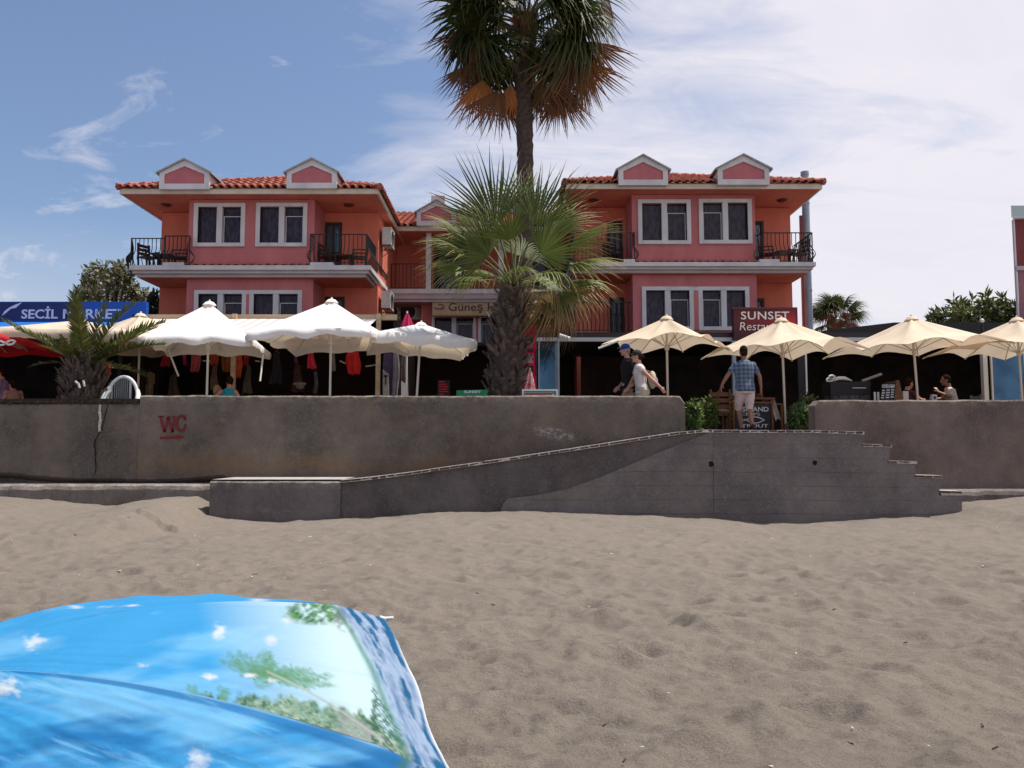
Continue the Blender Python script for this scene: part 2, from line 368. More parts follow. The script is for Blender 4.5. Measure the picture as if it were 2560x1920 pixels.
    bp = N.new('ShaderNodeBump'); bp.inputs['Strength'].default_value = 0.55; bp.inputs['Distance'].default_value = 0.02; L.new(hgt, bp.inputs['Height']); L.new(bp.outputs[0], b.inputs['Normal'])
    return mt

def text_poly(s, shear=0.0, bold=0.0, spacing=1.0, extrude=0.004):
    cu = bpy.data.curves.new("t", 'FONT'); cu.body = s; cu.extrude = extrude; cu.offset = bold; cu.shear = shear; cu.space_character = spacing; cu.resolution_u = 3
    o = bpy.data.objects.new("t", cu); COL.objects.link(o)
    dg = bpy.context.evaluated_depsgraph_get(); me = bpy.data.meshes.new_from_object(o.evaluated_get(dg))
    V = [tuple(v.co) for v in me.vertices]; F = [tuple(p.vertices) for p in me.polygons]
    bpy.data.objects.remove(o); bpy.data.curves.remove(cu); bpy.data.meshes.remove(me)
    return V, F
def text_mb(mb, s, x0, x1, z0, z1, y, mi=0, fit_h=None, **k):
    """letters facing -y, fitted in the box x0..x1, z0..z1 (fit_h: share of the box height the capitals take)"""
    V, F = text_poly(s, **k); a = np.array(V); lo, hi = a.min(0), a.max(0)
    sx = (x1 - x0) / (hi[0] - lo[0]); sz = (z1 - z0) / (hi[1] - lo[1])
    mb.add([(x0 + (v[0] - lo[0]) * sx, y - v[2] - 0.004, z0 + (v[1] - lo[1]) * sz) for v in V], F, mi)
    return mb

# ------------------------------------------------------------ the setting: sand, promenade
PROM = P(1800, 1073, 14.3).z                     # promenade / ramp-top level
YW = 15.7                                        # front of the sea wall
YR = 14.3                                        # front of the ramp
WALLTOP = P(1000, 989, YW).z; WALLLOW = P(150, 1009, YW).z; WALLRIGHT = P(2300, 1000, YW).z
LEDGE = P(200, 1211, 15.3).z
def contact_table():
    t = []
    for px, py, Y in [(-400, 1240, 15.3), (0, 1243, 15.3), (90, 1248, 15.3), (200, 1258, 15.3), (320, 1268, 15.3), (400, 1250, 15.3), (440, 1242, 15.3), (495, 1240, 15.3), (512, 1268, 14.6), (530, 1296, YR),
                      (640, 1301, YR), (720, 1304, YR), (850, 1296, YR), (960, 1290, YR), (1080, 1280, YR), (1250, 1279, YR), (1400, 1281, YR), (1550, 1288, YR), (1640, 1287, YR), (1760, 1297, YR),
                      (1900, 1308, YR), (2060, 1303, YR), (2180, 1297, YR), (2310, 1292, YR), (2395, 1281, YR), (2425, 1262, 14.6), (2470, 1248, 15.3), (2560, 1241, 15.3), (2900, 1240, 15.3)]:
        p = P(px, py, Y); t.append((p.x, p.z))
    t.sort(); return np.array(t)
CT_TAB = contact_table()
CR0, CR1 = P(330, 1298, 12.7), P(462, 1317, 12.3)   # the crusted scarp in the sand
DIMPLES = [(RNG.uniform(-9, 10), RNG.uniform(2.0, 13.5), RNG.uniform(0.07, 0.17), RNG.uniform(0.5, 1.0), RNG.uniform(0, PI)) for _ in range(2600)]
def sand_base(x, y):
    g = np.interp(x, CT_TAB[:, 0], CT_TAB[:, 1]); s = np.clip((y - 9.3) / 4.9, 0, 1); s = s * s * (3 - 2 * s)
    near = np.interp(x, [-9, -5.5, 8, 10], [0.12, 0.0, 0.0, 0.10]) * np.clip((y - 6) / 5, 0, 1)
    return g * s + near * (1 - s)
def sand_h(x, y):
    h = sand_base(x, y)
    amp = np.interp(y, [2, 7, 11, 14.5], [1.10, 1.10, 0.75, 0.5])
    wx = x + 0.25 * vnoise(x * 1.3, y * 1.3); wy = y + 0.25 * vnoise(x * 1.3 + 40, y * 1.3)
    h = h + amp * (0.060 * vnoise(wx * 1.1 + 5, wy * 1.3) + 0.052 * vnoise(wx * 2.6, wy * 2.9 + 9) + 0.034 * vnoise(wx * 5.2 + 3, wy * 5.6) + 0.020 * vnoise(wx * 11, wy * 12 + 4) + 0.010 * vnoise(x * 24, y * 26))
    h = h + amp * 0.050 * (0.25 - np.abs(vnoise(wx * 2.0 + 60, wy * 2.4))) + amp * 0.022 * (0.25 - np.abs(vnoise(wx * 4.7 + 20, wy * 5.0))) 
    return h
def build_sand():
    nu, nv = 780, 560
    u = np.linspace(-0.98, 0.98, nu); Y = 1.7 * (15.95 / 1.7) ** np.linspace(0, 1, nv)
    X = np.outer(Y, u); YY = np.repeat(Y[:, None], nu, 1); Z = sand_h(X, YY)
    for cx, cy, r, a, ang in DIMPLES:                # footprints: an oval hollow with a soft rim
        j0, j1 = np.searchsorted(Y, [cy - 3 * r, cy + 3 * r])
        if j1 <= j0: continue
        i0, i1 = np.searchsorted(u, [(cx - 3 * r) / cy - 0.02, (cx + 3 * r) / cy + 0.02])
        if i1 <= i0: continue
        dx = X[j0:j1, i0:i1] - cx; dy = YY[j0:j1, i0:i1] - cy; c, s = math.cos(ang), math.sin(ang)
        d = ((dx * c + dy * s) / (r * 1.25)) ** 2 + ((-dx * s + dy * c) / (r * 0.8)) ** 2
        k = 1.0 if cy < 9 else max(0.25, 1 - (cy - 9) / 6)
        Z[j0:j1, i0:i1] += k * a * 0.22 * r * (-np.exp(-d * 1.3) + 0.42 * np.exp(-(np.sqrt(d) - 1.35) ** 2 * 5))
    t = (X - CR0.x) / (CR1.x - CR0.x); line = CR0.y + t * (CR1.y - CR0.y) + 0.10 * vnoise(X * 5, X * 0 + 2.2) + 0.04 * vnoise(X * 17, X * 0 + 5.2)
    d = YY - line; on = np.clip(np.minimum(t, 1 - t) * 9, 0, 1)
    Z += on * 0.075 * np.where((d > 0) & (d < 0.9), (1 - d / 0.9), 0.0)
    V = np.stack([X, YY, Z], -1).reshape(-1, 3)
    I = np.arange(nu * nv).reshape(nv, nu); F = np.stack([I[:-1, :-1], I[:-1, 1:], I[1:, 1:], I[1:, :-1]], -1).reshape(-1, 4)
    mt = bpy.data.materials.new("volcanic_sand"); mt.use_nodes = True; nt = mt.node_tree; N = nt.nodes; L = nt.links; b = N['Principled BSDF']; b.inputs['Roughness'].default_value = 0.95; b.inputs['Specular IOR Level'].default_value = 0.15
    g = N.new('ShaderNodeNewGeometry')
    def noise(sc, det, rough=0.6):
        n = N.new('ShaderNodeTexNoise'); L.new(g.outputs['Position'], n.inputs['Vector']); n.inputs['Scale'].default_value = sc; n.inputs['Detail'].default_value = det; n.inputs['Roughness'].default_value = rough; return n.outputs['Fac']
    def ramp(v, a, c, lo=0, hi=1):
        r = N.new('ShaderNodeMapRange'); L.new(v, r.inputs[0]); r.inputs[1].default_value = a; r.inputs[2].default_value = c; r.inputs[3].default_value = lo; r.inputs[4].default_value = hi; return r.outputs[0]
    def mixc(f, a, c):
        r = N.new('ShaderNodeMix'); r.data_type = 'RGBA'; L.new(f, r.inputs[0])
        for i, v in ((6, a), (7, c)):
            if isinstance(v, tuple): r.inputs[i].default_value = (*v, 1)
            else: L.new(v, r.inputs[i])
        return r.outputs[2]
    c = mixc(ramp(noise(0.35, 4), 0.35, 0.65), SAND1, SAND2)
    c = mixc(ramp(noise(7, 8, 0.7), 0.40, 0.68, 0, 0.55), c, SAND3)
    c = mixc(ramp(noise(130, 3, 0.6), 0.45, 0.70, 0, 0.8), c, tuple(x * 0.45 for x in SAND1))
    c = mixc(ramp(noise(260, 2, 0.5), 0.60, 0.75, 0, 0.6), c, tuple(min(1, x * 1.7) for x in SAND1))
    c = mixc(ramp(noise(2.3, 9, 0.78), 0.64, 0.74, 0, 0.55), c, tuple(x * 0.42 for x in SAND1))
    c = mixc(ramp(noise(0.9, 5, 0.6), 0.52, 0.70, 0, 0.30), c, tuple(x * 0.72 for x in SAND2))
    L.new(c, b.inputs['Base Color'])
    bp = N.new('ShaderNodeBump'); bp.inputs['Strength'].default_value = 1.0; bp.inputs['Distance'].default_value = 0.022; L.new(noise(55, 7, 0.72), bp.inputs['Height'])
    bp2 = N.new('ShaderNodeBump'); bp2.inputs['Strength'].default_value = 0.5; bp2.inputs['Distance'].default_value = 0.006; L.new(noise(190, 3, 0.6), bp2.inputs['Height']); L.new(bp.outputs[0], bp2.inputs['Normal']); L.new(bp2.outputs[0], b.inputs['Normal'])
    o = bpy.data.objects.new("beach_sand", npmesh("beach_sand", V, F, mt, smooth=True)); link(o); prop(o, "grey brown volcanic beach sand trodden into small hollows", kind='structure')
    # the wider beach around it, a coarse sheet just below
    xs = np.linspace(-140, 140, 141); ys = np.concatenate([np.linspace(-60, 1, 31), np.linspace(2, 15.9, 28)])
    XX, Y2 = np.meshgrid(xs, ys); ZZ = np.where(Y2 < 1.5, -0.02 * (1.5 - Y2), sand_base(XX, Y2)) - 0.12
    V = np.stack([XX, Y2, ZZ], -1).reshape(-1, 3); I = np.arange(XX.size).reshape(XX.shape); F = np.stack([I[:-1, :-1], I[:-1, 1:], I[1:, 1:], I[1:, :-1]], -1).reshape(-1, 4)
    o = bpy.data.objects.new("beach", npmesh("beach", V, F, mt, smooth=True)); link(o); prop(o, "the wider grey brown beach around the trodden sand", kind='structure')
SAND1 = (0.226, 0.190, 0.155); SAND2 = (0.200, 0.170, 0.143); SAND3 = (0.284, 0.242, 0.200)
build_sand()

MB().box(-150, 150, YW + 0.3, 60, PROM - 0.4, PROM).build("promenade", m.paving, label="paved promenade behind the sea wall", kind='structure')
MB().box(-1200, 1200, 60, 2500, PROM - 0.5, PROM - 0.1).build("ground", mat("far_ground", (0.12, 0.11, 0.07), (0.08, 0.08, 0.05), scale=.05), label="flat ground running inland to the horizon", kind='structure')

# ------------------------------------------------------------ sea walls
CONC = (0.190, 0.160, 0.134); CONCD = (0.090, 0.077, 0.068); OCHRE = (0.205, 0.122, 0.062)
def wall_sweep(mb, x0, x1, top, seed, base_u=None, y0=YW, th=0.35, step=0.09, bottom=-0.3, top_amp=0.02, round_left=0.0, round_right=0.0):
    n = int((x1 - x0) / step); vs = []; fs = []
    rows = None
    for i in range(n + 1):
        x = x0 + (x1 - x0) * i / n
        zt = top + top_amp * n1(x * 1.7, seed) + top_amp * 0.6 * n1(x * 7, seed + 1)
        def rd(d, r): return 0 if d >= r else r - math.sqrt(max(0, r * r - (r - d) ** 2))
        if round_right: zt -= rd(x1 - x, round_right)
        if round_left: zt -= rd(x - x0, round_left)
        j = lambda k: 0.012 * n1(x * 3, seed + 10 + k) + 0.006 * n1(x * 11, seed + 30 + k)
        pr = []
        if base_u is not None:
            zu = base_u(x); pr += [(y0 + 0.22, bottom), (y0 + 0.20, zu - 0.09), (y0 + 0.05, zu - 0.015), (y0 + j(0), zu + 0.03 + 0.02 * n1(x * 9, seed + 5))]
        else: pr += [(y0 + j(0), bottom), (y0 + j(0), 0.3), (y0 + j(0), 0.4), (y0 + j(1), 0.5)]
        zb = pr[-1][1]
        for t in (0.3, 0.6, 0.85): pr.append((y0 + j(2 + 9 * t), zb + (zt - 0.03 - zb) * t))
        pr += [(y0 + 0.004 + j(3), zt - 0.028), (y0 + 0.026, zt), (y0 + th - 0.02, zt), (y0 + th, zt - 0.03), (y0 + th, bottom)]
        rows = len(pr); vs += [(x, yy, zz) for yy, zz in pr]
    for i in range(n):
        for k in range(rows - 1):
            a = i * rows + k; fs.append((a, a + rows, a + rows + 1, a + 1))
    b = len(mb.v); mb.add(vs, fs, 0, False); mb.add(vs[:rows], [tuple(range(rows))], 0); mb.add(vs[-rows:], [tuple(reversed(range(rows)))], 0)
XJ = P(350, 1000, YW).x; XWR = P(1712, 1000, YW).x; XRL = P(2037, 1010, YW).x
def under(x):
    return float(np.interp(x, [-12, P(0, 1190, YW).x, P(150, 1200, YW).x, P(420, 1206, YW).x, P(560, 1192, YW).x, P(620, 1215, YW).x], [P(0, 1185, YW).z, P(0, 1184, YW).z, P(150, 1198, YW).z, P(400, 1203, YW).z, P(560, 1190, YW).z, P(620, 1230, YW).z])) + 0.02 * n1(x * 4, 77)
cw = concrete("wall_concrete", CONC, CONCD, OCHRE, 1.7, ochre_z=(P(900, 1206, YW).z, P(900, 1118, YW).z), patch=(P(1390, 1082, YW).x, P(1390, 1085, YW).z, 0.55, 0.13), white_edge=WALLTOP)
w = thing("sea_wall", "long grey concrete sea wall with red WC lettering and arrow", "wall", (XJ, YW, 0), group="concrete sea walls along the beach")
mb = MB(); wall_sweep(mb, XJ, XWR, WALLTOP, 3, base_u=under, round_right=0.14); mb.build("wall_body", cw, w)
paint = mat("red_stencil_paint", (0.20, 0.018, 0.022), (0.14, 0.045, 0.045), scale=9, rough=0.85, lo=.45, hi=.75)
mb = MB(); yl = YW - 0.016
def stroke(pts, wd):
    for (a, b) in zip(pts[:-1], pts[1:]):
        (xa, za), (xb, zb) = XZ(*a, YW), XZ(*b, YW); mb.bar((xa, yl, za), (xb, yl, zb), 0.006, wd, up=(zb - za, 0, xa - xb))
def zone(px): return XZ(*px, YW)
stroke([(402, 1041), (412, 1080)], 0.05); stroke([(412, 1081), (421, 1046)], 0.035); stroke([(421, 1043), (432, 1081)], 0.05); stroke([(432, 1081), (437, 1044)], 0.035)
stroke([(396, 1041), (409, 1041)], 0.022); stroke([(416, 1043), (427, 1043)], 0.022); stroke([(430, 1041), (441, 1041)], 0.022)
stroke([(463, 1049), (460, 1041), (453, 1039), (446, 1043), (443, 1056), (444, 1069), (450, 1077), (457, 1077), (463, 1070), (464, 1060)], 0.042); stroke([(464, 1038), (464, 1052)], 0.02)
stroke([(401, 1095), (446, 1092)], 0.045); mb.add([(XZ(444, 1086, YW)[0], yl, XZ(444, 1086, YW)[1]), (XZ(444, 1099, YW)[0], yl, XZ(444, 1099, YW)[1]), (XZ(462, 1092, YW)[0], yl, XZ(462, 1092, YW)[1])], [(0, 1, 2)])
mb.build("lettering", paint, w)
w = thing("sea_wall", "lower cracked grey concrete sea wall under the dark timber beam", "wall", (P(100, 1000, YW).x, YW, 0), group="concrete sea walls along the beach")
cw2 = concrete("wall_concrete_left", CONC, CONCD, OCHRE, 5.1)
mb = MB(); wall_sweep(mb, -16, XJ - 0.012, WALLLOW, 13, base_u=under, y0=YW + 0.03); mb.build("wall_body", cw2, w)
def crack(pts, Y, wd, name, parent, mt):
    mb = MB()
    for i in range(len(pts) - 1):
        (xa, za), (xb, zb) = XZ(*pts[i], Y), XZ(*pts[i + 1], Y); w0 = wd * (0.6 + 0.8 * random.random()); w1 = wd * (0.6 + .8 * random.random())
        mb.add([(xa - w0, Y - .014, za), (xa + w0, Y - .014, za), (xb + w1, Y - .014, zb), (xb - w1, Y - .014, zb)], [(0, 1, 2, 3)])
    return mb.build(name, mt, parent)
crack([(251, 1012), (250, 1030), (252, 1050), (249, 1068), (251, 1080)], YW + .02, 0.028, "filled_crack", w, m.mortar)
crack([(270, 1013), (263, 1040), (256, 1072), (248, 1084), (240, 1098), (237, 1112), (240, 1130), (239, 1148), (241, 1165), (239, 1185)], YW + .02, 0.010, "crack", w, m.hole)
w = thing("sea_wall", "brownish concrete sea wall right of the steps with rounded left end", "wall", (P(2300, 1000, YW).x, YW, 0), group="concrete sea walls along the beach")
cw3 = concrete("wall_concrete_right", (0.215, 0.170, 0.146), (0.118, 0.092, 0.082), (0.215, 0.140, 0.092), 8.4, ochre_amt=0.8, white_edge=WALLRIGHT)
mb = MB(); wall_sweep(mb, XRL, 16, WALLRIGHT, 23, round_left=0.10, bottom=0.0); mb.build("wall_body", cw3, w)

# footings
cf = concrete("footing_concrete", (0.22, 0.19, 0.172), (0.105, 0.088, 0.082), OCHRE, 3.3, white_edge=LEDGE)
def footing(x0, x1, top, name, label, seed):
    vs = []; fs = []; n = int((x1 - x0) / 0.08)
    for i in range(n + 1):
        x = x0 + (x1 - x0) * i / n; e = 0.05 * n1(x * 2.3, seed) + 0.04 * n1(x * 8, seed + 1); q = 0.03 * n1(x * 5, seed + 2)
        vs += [(x, 15.3 + e, -0.4), (x, 15.3 + e, top - 0.10 + q), (x, 15.33 + e * 0.7, top - 0.035 + q), (x, 15.40, top + q * 0.3), (x, YW + 0.26, top + 0.012)]
    for i in range(n):
        for k in range(4): a = i * 5 + k; fs.append((a, a + 5, a + 6, a + 1))
    MB().add(vs, fs).top(name, cf, label, "footing", group="concrete footings below the sea walls")
footing(-16, P(528, 1211, 15.3).x, LEDGE, "wall_footing", "crumbling pale topped concrete footing along the lower left wall", 5)
footing(P(2352, 1224, 15.3).x, 16, P(2450, 1224, 15.3).z, "wall_footing", "crumbling concrete footing below the right wall beside the lowest step", 15)
# timber beam on the low wall
mb = MB(); x0 = -16; xe = XJ - 0.03
zt0 = WALLLOW + 0.012; mb.box(x0, xe, YW + 0.02, YW + 0.30, zt0, zt0 + 0.085)
for i in range(26): 
    x = xe - 0.1 - i * 0.17 - random.random() * .05; mb.box(x, x + random.uniform(.03, .08), YW + 0.0, YW + 0.02, zt0 + random.uniform(-.03, 0.0), zt0 + .08)
mb.top("timber_beam", mat("weathered_beam", (0.055, 0.036, 0.030), (0.022, 0.016, 0.014), scale=7, rough=0.9, stretch=(.5, 1, 4), bump=.4), "dark weathered timber beam lying on the low left wall", "beam")

# ------------------------------------------------------------ ramp and steps
rp = thing("beach_ramp", "concrete ramp with tiled edge and stepped right end leading up from the sand", "ramp", (P(1400, 1200, YR).x, YR, 0))
cr1 = concrete("ramp_concrete", (0.152, 0.130, 0.126), (0.075, 0.064, 0.064), OCHRE, 12.0, ochre_amt=0.3)
cr2 = concrete("stair_concrete", (0.215, 0.186, 0.178), (0.125, 0.108, 0.105), OCHRE, 17.0, ochre_amt=0.35, board=True)
Q = lambda a, b, Y=YR: XZ(a, b, Y)
slope = [(853, 1201), (930, 1193), (1010, 1183), (1100, 1170), (1200, 1156), (1300, 1141), (1400, 1126), (1500, 1111), (1600, 1095), (1700, 1080), (1760, 1075)]
flat = [(1760, 1075), (1900, 1076), (2030, 1076), (2160, 1080)]
steps = [((2160, 1080), (2158, 1112)), ((2225, 1114), (2222, 1153)), ((2288, 1156), (2289, 1189)), ((2351, 1192), (2348, 1238)), ((2405, 1240), (2405, 1320))]
body = [(525, 1345), (525, 1206), (850, 1206)] + [(a, b + 6) for a, b in slope] + [(1790, 1082), (1790, 1345)]
MB().prism([Q(*p, YR + .03) for p in body], YR + 0.03, YW + 0.05).build("ramp_body", cr1, rp)
# left block with its worn top, painted pale as sunlit
mb = MB(); vs = []; n = 30; xa, xb = Q(525, 1203)[0], Q(852, 1203)[0]; ztb = Q(700, 1204)[1]
for i in range(n + 1):
    x = xa + (xb - xa) * i / n; e = 0.012 * n1(x * 6, 41); q = 0.02 * n1(x * 9, 42)
    vs += [(x, YR + e, -0.4), (x, YR + e, ztb - 0.02 + q), (x, YR + 0.03, ztb + 0.004), (x, YW + 0.04, ztb + 0.035 )]
fs = [(i * 4 + k, i * 4 + 4 + k, i * 4 + 5 + k, i * 4 + 1 + k) for i in range(n) for k in range(3)]; fs.append((0, 1, 2, 3))
mb.add(vs, fs); mb.build("end_block", concrete("block_concrete", (0.180, 0.155, 0.152), (0.110, 0.094, 0.094), OCHRE, 21.0, ochre_amt=0.2, white_edge=ztb + .02), rp)
xl0, zl0 = Q(540, 1199); mb = MB(); mb.box(xa + .02, xb, YR + 0.05, YW + 0.02, ztb + 0.030, ztb + 0.037); mb.build("sunlit_top_strip", mat("sunlit_top_strip", (0.42, 0.39, 0.36), (0.30, 0.275, 0.25), scale=5, rough=0.9), rp)  # pale strip: sunlight on the block's top put into its colour
stair = [(1252, 1345), (1250, 1280), (1256, 1262), (1268, 1246), (1330, 1240), (1420, 1222), (1500, 1193), (1580, 1160), (1650, 1130), (1700, 1110), (1750, 1090), (1770, 1082)] + [(a, b + 6) for a, b in flat[1:]]
for (a, b) in steps: stair += [(a[0], a[1] + (6 if a[0] > 2170 else 8)), b]
stair[-1] = (2405, 1345)
MB().prism([Q(*p) for p in stair], YR, YW + 0.04).build("stair_body", cr2, rp)
for px, py, r in [(1778, 1160, .038), (2037, 1157, .034)]:
    x, z = Q(px, py); mb = MB(); k = 12
    pts = [(x + r * (1 + .5 * n1(j, px)) * math.cos(2 * PI * j / k), YR - .004, z + r * (1 + .25 * n1(j, px + 3)) * math.sin(2 * PI * j / k)) for j in range(k)]
    mb.add(pts, [tuple(range(k))]); mb.add([(x + (p[0] - x) * 1.3, YR - .002, z + (p[2] - z) * 1.3) for p in pts], [tuple(range(k))], 1); mb.build("weep_hole", [m.hole, m.interior2], rp)
crack([(1782, 1086), (1783, 1120), (1781, 1150), (1784, 1180), (1782, 1215), (1784, 1250), (1782, 1296)], YR + .0105, 0.0035, "joint", rp, m.seam)
crack([(850, 1212), (852, 1240), (851, 1270), (852, 1300)], YR + .03, 0.005, "joint", rp, m.seam)
# edge tiles, one by one
def tile_mesh(L, depth, th, seed):
    mb = MB(); j = lambda: random.uniform(-.006, .006)
    mb.add([(0, j(), 0), (L, j(), 0), (L, depth, 0), (0, depth, 0), (0, -.006 + j(), th + j()), (L, -.006 + j(), th + j()), (L, depth, th), (0, depth, th)],
           [(0, 3, 2, 1), (4, 5, 6, 7), (0, 1, 5, 4), (1, 2, 6, 5), (2, 3, 7, 6), (3, 0, 4, 7)])
    return mb.mesh("paving_tile", m.tiletan)
TM = [tile_mesh(0.148, 1.34, 0.034, k) for k in range(5)]
def lay_tiles(line, lift=0.0):
    pts = [Vector((Q(*p)[0], 0, Q(*p)[1] + lift)) for p in line]; mbm = MB(); pos = []
    for a, b in zip(pts[:-1], pts[1:]):
        d = b - a; n = max(1, round(d.length / 0.158)); ang = math.atan2(d.z, d.x)
        for k in range(n):
            p = a + d * (k / n); s = (d.length / n - random.choice((.012, .022, .030))) / 0.148
            M4 = Matrix.Translation(Vector((p.x, YR - 0.015 + random.uniform(-.008, .008), p.z - 0.034 + random.uniform(-.004, .004))) - Vector(rp.location)) @ Matrix.Rotation(-ang, 4, 'Y') @ Matrix.Diagonal((s, 1, 1, 1))
            inst("paving_tile", random.choice(TM), rp, M4)
        nrm = Vector((-d.z, 0, d.x)).normalized(); q = Vector((0, YR - .013, 0)); e = -nrm * 0.042
        c = [a + q + e, b + q + e, b + q + nrm * 0.007, a + q + nrm * .007]; mbm.add(c + [v + Vector((0, .3, 0)) for v in c], [(0, 1, 2, 3), (4, 7, 6, 5), (3, 2, 6, 7), (0, 4, 5, 1)])
    mbm.build("mortar_bed", m.mortar, rp)
lay_tiles(slope[:-1]); lay_tiles([slope[-2], slope[-1]] + flat[1:])
for i in range(1, 4):
    a = steps[i - 1][1]; b = steps[i][0]; lay_tiles([(a[0] - 1, (a[1] + b[1]) / 2 - 1), (b[0] + 4, (a[1] + b[1]) / 2 + 1)], 0.012)
lay_tiles([(2349, 1227), (2405, 1229)], 0.0)
mb = MB(); x, z = Q(2405, 1275, 14.5); mb.box(x - .05, x + .34, 14.45, 15.2, -.2, z); mb.build("bottom_step", m.mortar, rp)
for k in range(3): inst("paving_tile", TM[k], rp, Matrix.Translation(Vector((x + .0 + k * .115, 14.43, z - .006)) - Vector(rp.location)) @ Matrix.Diagonal((.7, .5, 1, 1)))
# beach litter: bits of shell, paper and twig
def litter():
    white = MB(); dark = MB(); 
    for k in range(95):
        Y = 3.2 + 9.5 * random.random() ** 1.3; X = random.uniform(-.62, .62) * Y
        if X < 0 and Y < 5: continue
        z = float(sand_h(np.array([X]), np.array([Y]))[0]); s = random.uniform(.004, .011) * (0.5 + Y / 8); a = random.uniform(0, PI)
        if random.random() < .6: white.ellipsoid((X, Y, z + s * .6), (s * random.uniform(.5, 1.8), s * random.uniform(.35, .8), s * .3), 5, 3, M=Matrix.Rotation(a, 3, 'Z'))
        else: dark.bar((X, Y, z + .008), (X + math.cos(a) * s * 4, Y + math.sin(a) * s * 4, z + .012), .006)
    white.build("litter", m.paper, label="scattered bits of white shell and paper on the sand", kind='stuff')
    dark.build("twig_litter", m.doorwood, label="scattered dark twigs and seaweed scraps on the sand", kind='stuff')
litter()

# ------------------------------------------------------------ the hotel
HY = dict(e=24.6, b=25.2, r=26.6, s=24.85)
hotel = thing("hotel", "pink three storey hotel with two white trimmed wings and red tiled roofs", "hotel", (0, 26.0, PROM))
def wall_holes(mb, x0, x1, z0, z1, y, holes, mi=0, depth=0.16):
    xs = sorted({x0, x1, *[h[0] for h in holes], *[h[1] for h in holes]}); zs = sorted({z0, z1, *[h[2] for h in holes], *[h[3] for h in holes]})
    for xa, xb in zip(xs[:-1], xs[1:]):
        for za, zb in zip(zs[:-1], zs[1:]):
            cx, cz = (xa + xb) / 2, (za + zb) / 2
            if any(h[0] < cx < h[1] and h[2] < cz < h[3] for h in holes): continue
            mb.add([(xa, y, za), (xb, y, za), (xb, y, zb), (xa, y, zb)], [(0, 1, 2, 3)], mi)
    for a, b, c, d in holes:
        mb.add([(a, y, c), (b, y, c), (b, y, d), (a, y, d), (a, y + depth, c), (b, y + depth, c), (b, y + depth, d), (a, y + depth, d)], [(0, 4, 5, 1), (1, 5, 6, 2), (2, 6, 7, 3), (3, 7, 4, 0)], mi)
def window(outer, y, sash, tw=0.13):
    """white surround proud of the wall, mullion, two dark panes, lace curtain, pale fly-screen frame on one side; returns the hole"""
    x0, x1, z0, z1 = outer; a, b, c, d = x0 + tw, x1 - tw, z0 + tw * .9, z1 - tw * .9; mid = (x0 + x1) / 2
    mb = MB(); f = y - 0.05
    mb.box(x0, a, f, y + .01, z0, z1).box(b, x1, f, y + .01, z0, z1).box(a, b, f, y + .01, d, z1).box(a, b, f - .012, y + .01, z0, c)
    mb.box(a - .004, a, y + .01, y + .13, c, d).box(b, b + .004, y + .01, y + .13, c, d)
    w = mb.build("window", m.trim, hotel)
    MB().box(mid - .085, mid + .085, y - .035, y + .13, c, d).build("mullion", m.trim, w)
    for k, (p, q) in enumerate(((a, mid - .085), (mid + .085, b))):
        g = MB().box(p + .03, q - .03, y + .105, y + .112, c + .03, d - .03).build("pane", m.glass_t, w)
        MB().box(p, p + .03, y + .09, y + .13, c, d).box(q - .03, q, y + .09, y + .13, c, d).box(p + .03, q - .03, y + .09, y + .13, c, c + .03).box(p + .03, q - .03, y + .09, y + .13, d - .03, d).build("pane_frame", m.dark_frame, w)
        if k == sash:
            zz = c + (d - c) * 0.74; t = .022
            MB().box(p + .02, p + .02 + t, y + .07, y + .09, c, zz).box(q - .02 - t, q - .02, y + .07, y + .09, c, zz).box(p + .02, q - .02, y + .068, y + .09, zz, zz + t).build("screen_frame", m.trim, w)
    ph = random.random() * 6
    mb = MB(); mb.grid(lambda s, t: (a - .05 + (b - a + .1) * s, y + .24 + .022 * math.sin(s * 70 + ph) + .01 * math.sin(s * 23), c - .05 + (d - c + .1) * t), 60, 1); mb.build("curtain", m.curtain, w)
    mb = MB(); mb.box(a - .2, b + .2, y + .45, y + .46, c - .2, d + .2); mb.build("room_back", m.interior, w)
    return (a, b, c, d)
# thin see-through glass: mostly a dark tinted pane with a sky reflection
def glass_mat(name, tint, fac):
    mt = bpy.data.materials.new(name); mt.use_nodes = True; nt = mt.node_tree; N = nt.nodes; L = nt.links; b = N['Principled BSDF']
    b.inputs['Base Color'].default_value = (0.05, 0.04, 0.05, 1); b.inputs['Roughness'].default_value = 0.03; b.inputs['Specular IOR Level'].default_value = 0.6
    t = N.new('ShaderNodeBsdfTransparent'); t.inputs['Color'].default_value = (*tint, 1); ms = N.new('ShaderNodeMixShader'); ms.inputs[0].default_value = fac
    L.new(b.outputs[0], ms.inputs[1]); L.new(t.outputs[0], ms.inputs[2]); L.new(ms.outputs[0], N['Material Output'].inputs[0]); return mt
m.glass_t = glass_mat("pane_glass", (0.66, 0.63, 0.70), 0.70)
m.rail_glass = glass_mat("rail_glass", (0.8, 0.88, 0.88), 0.6)

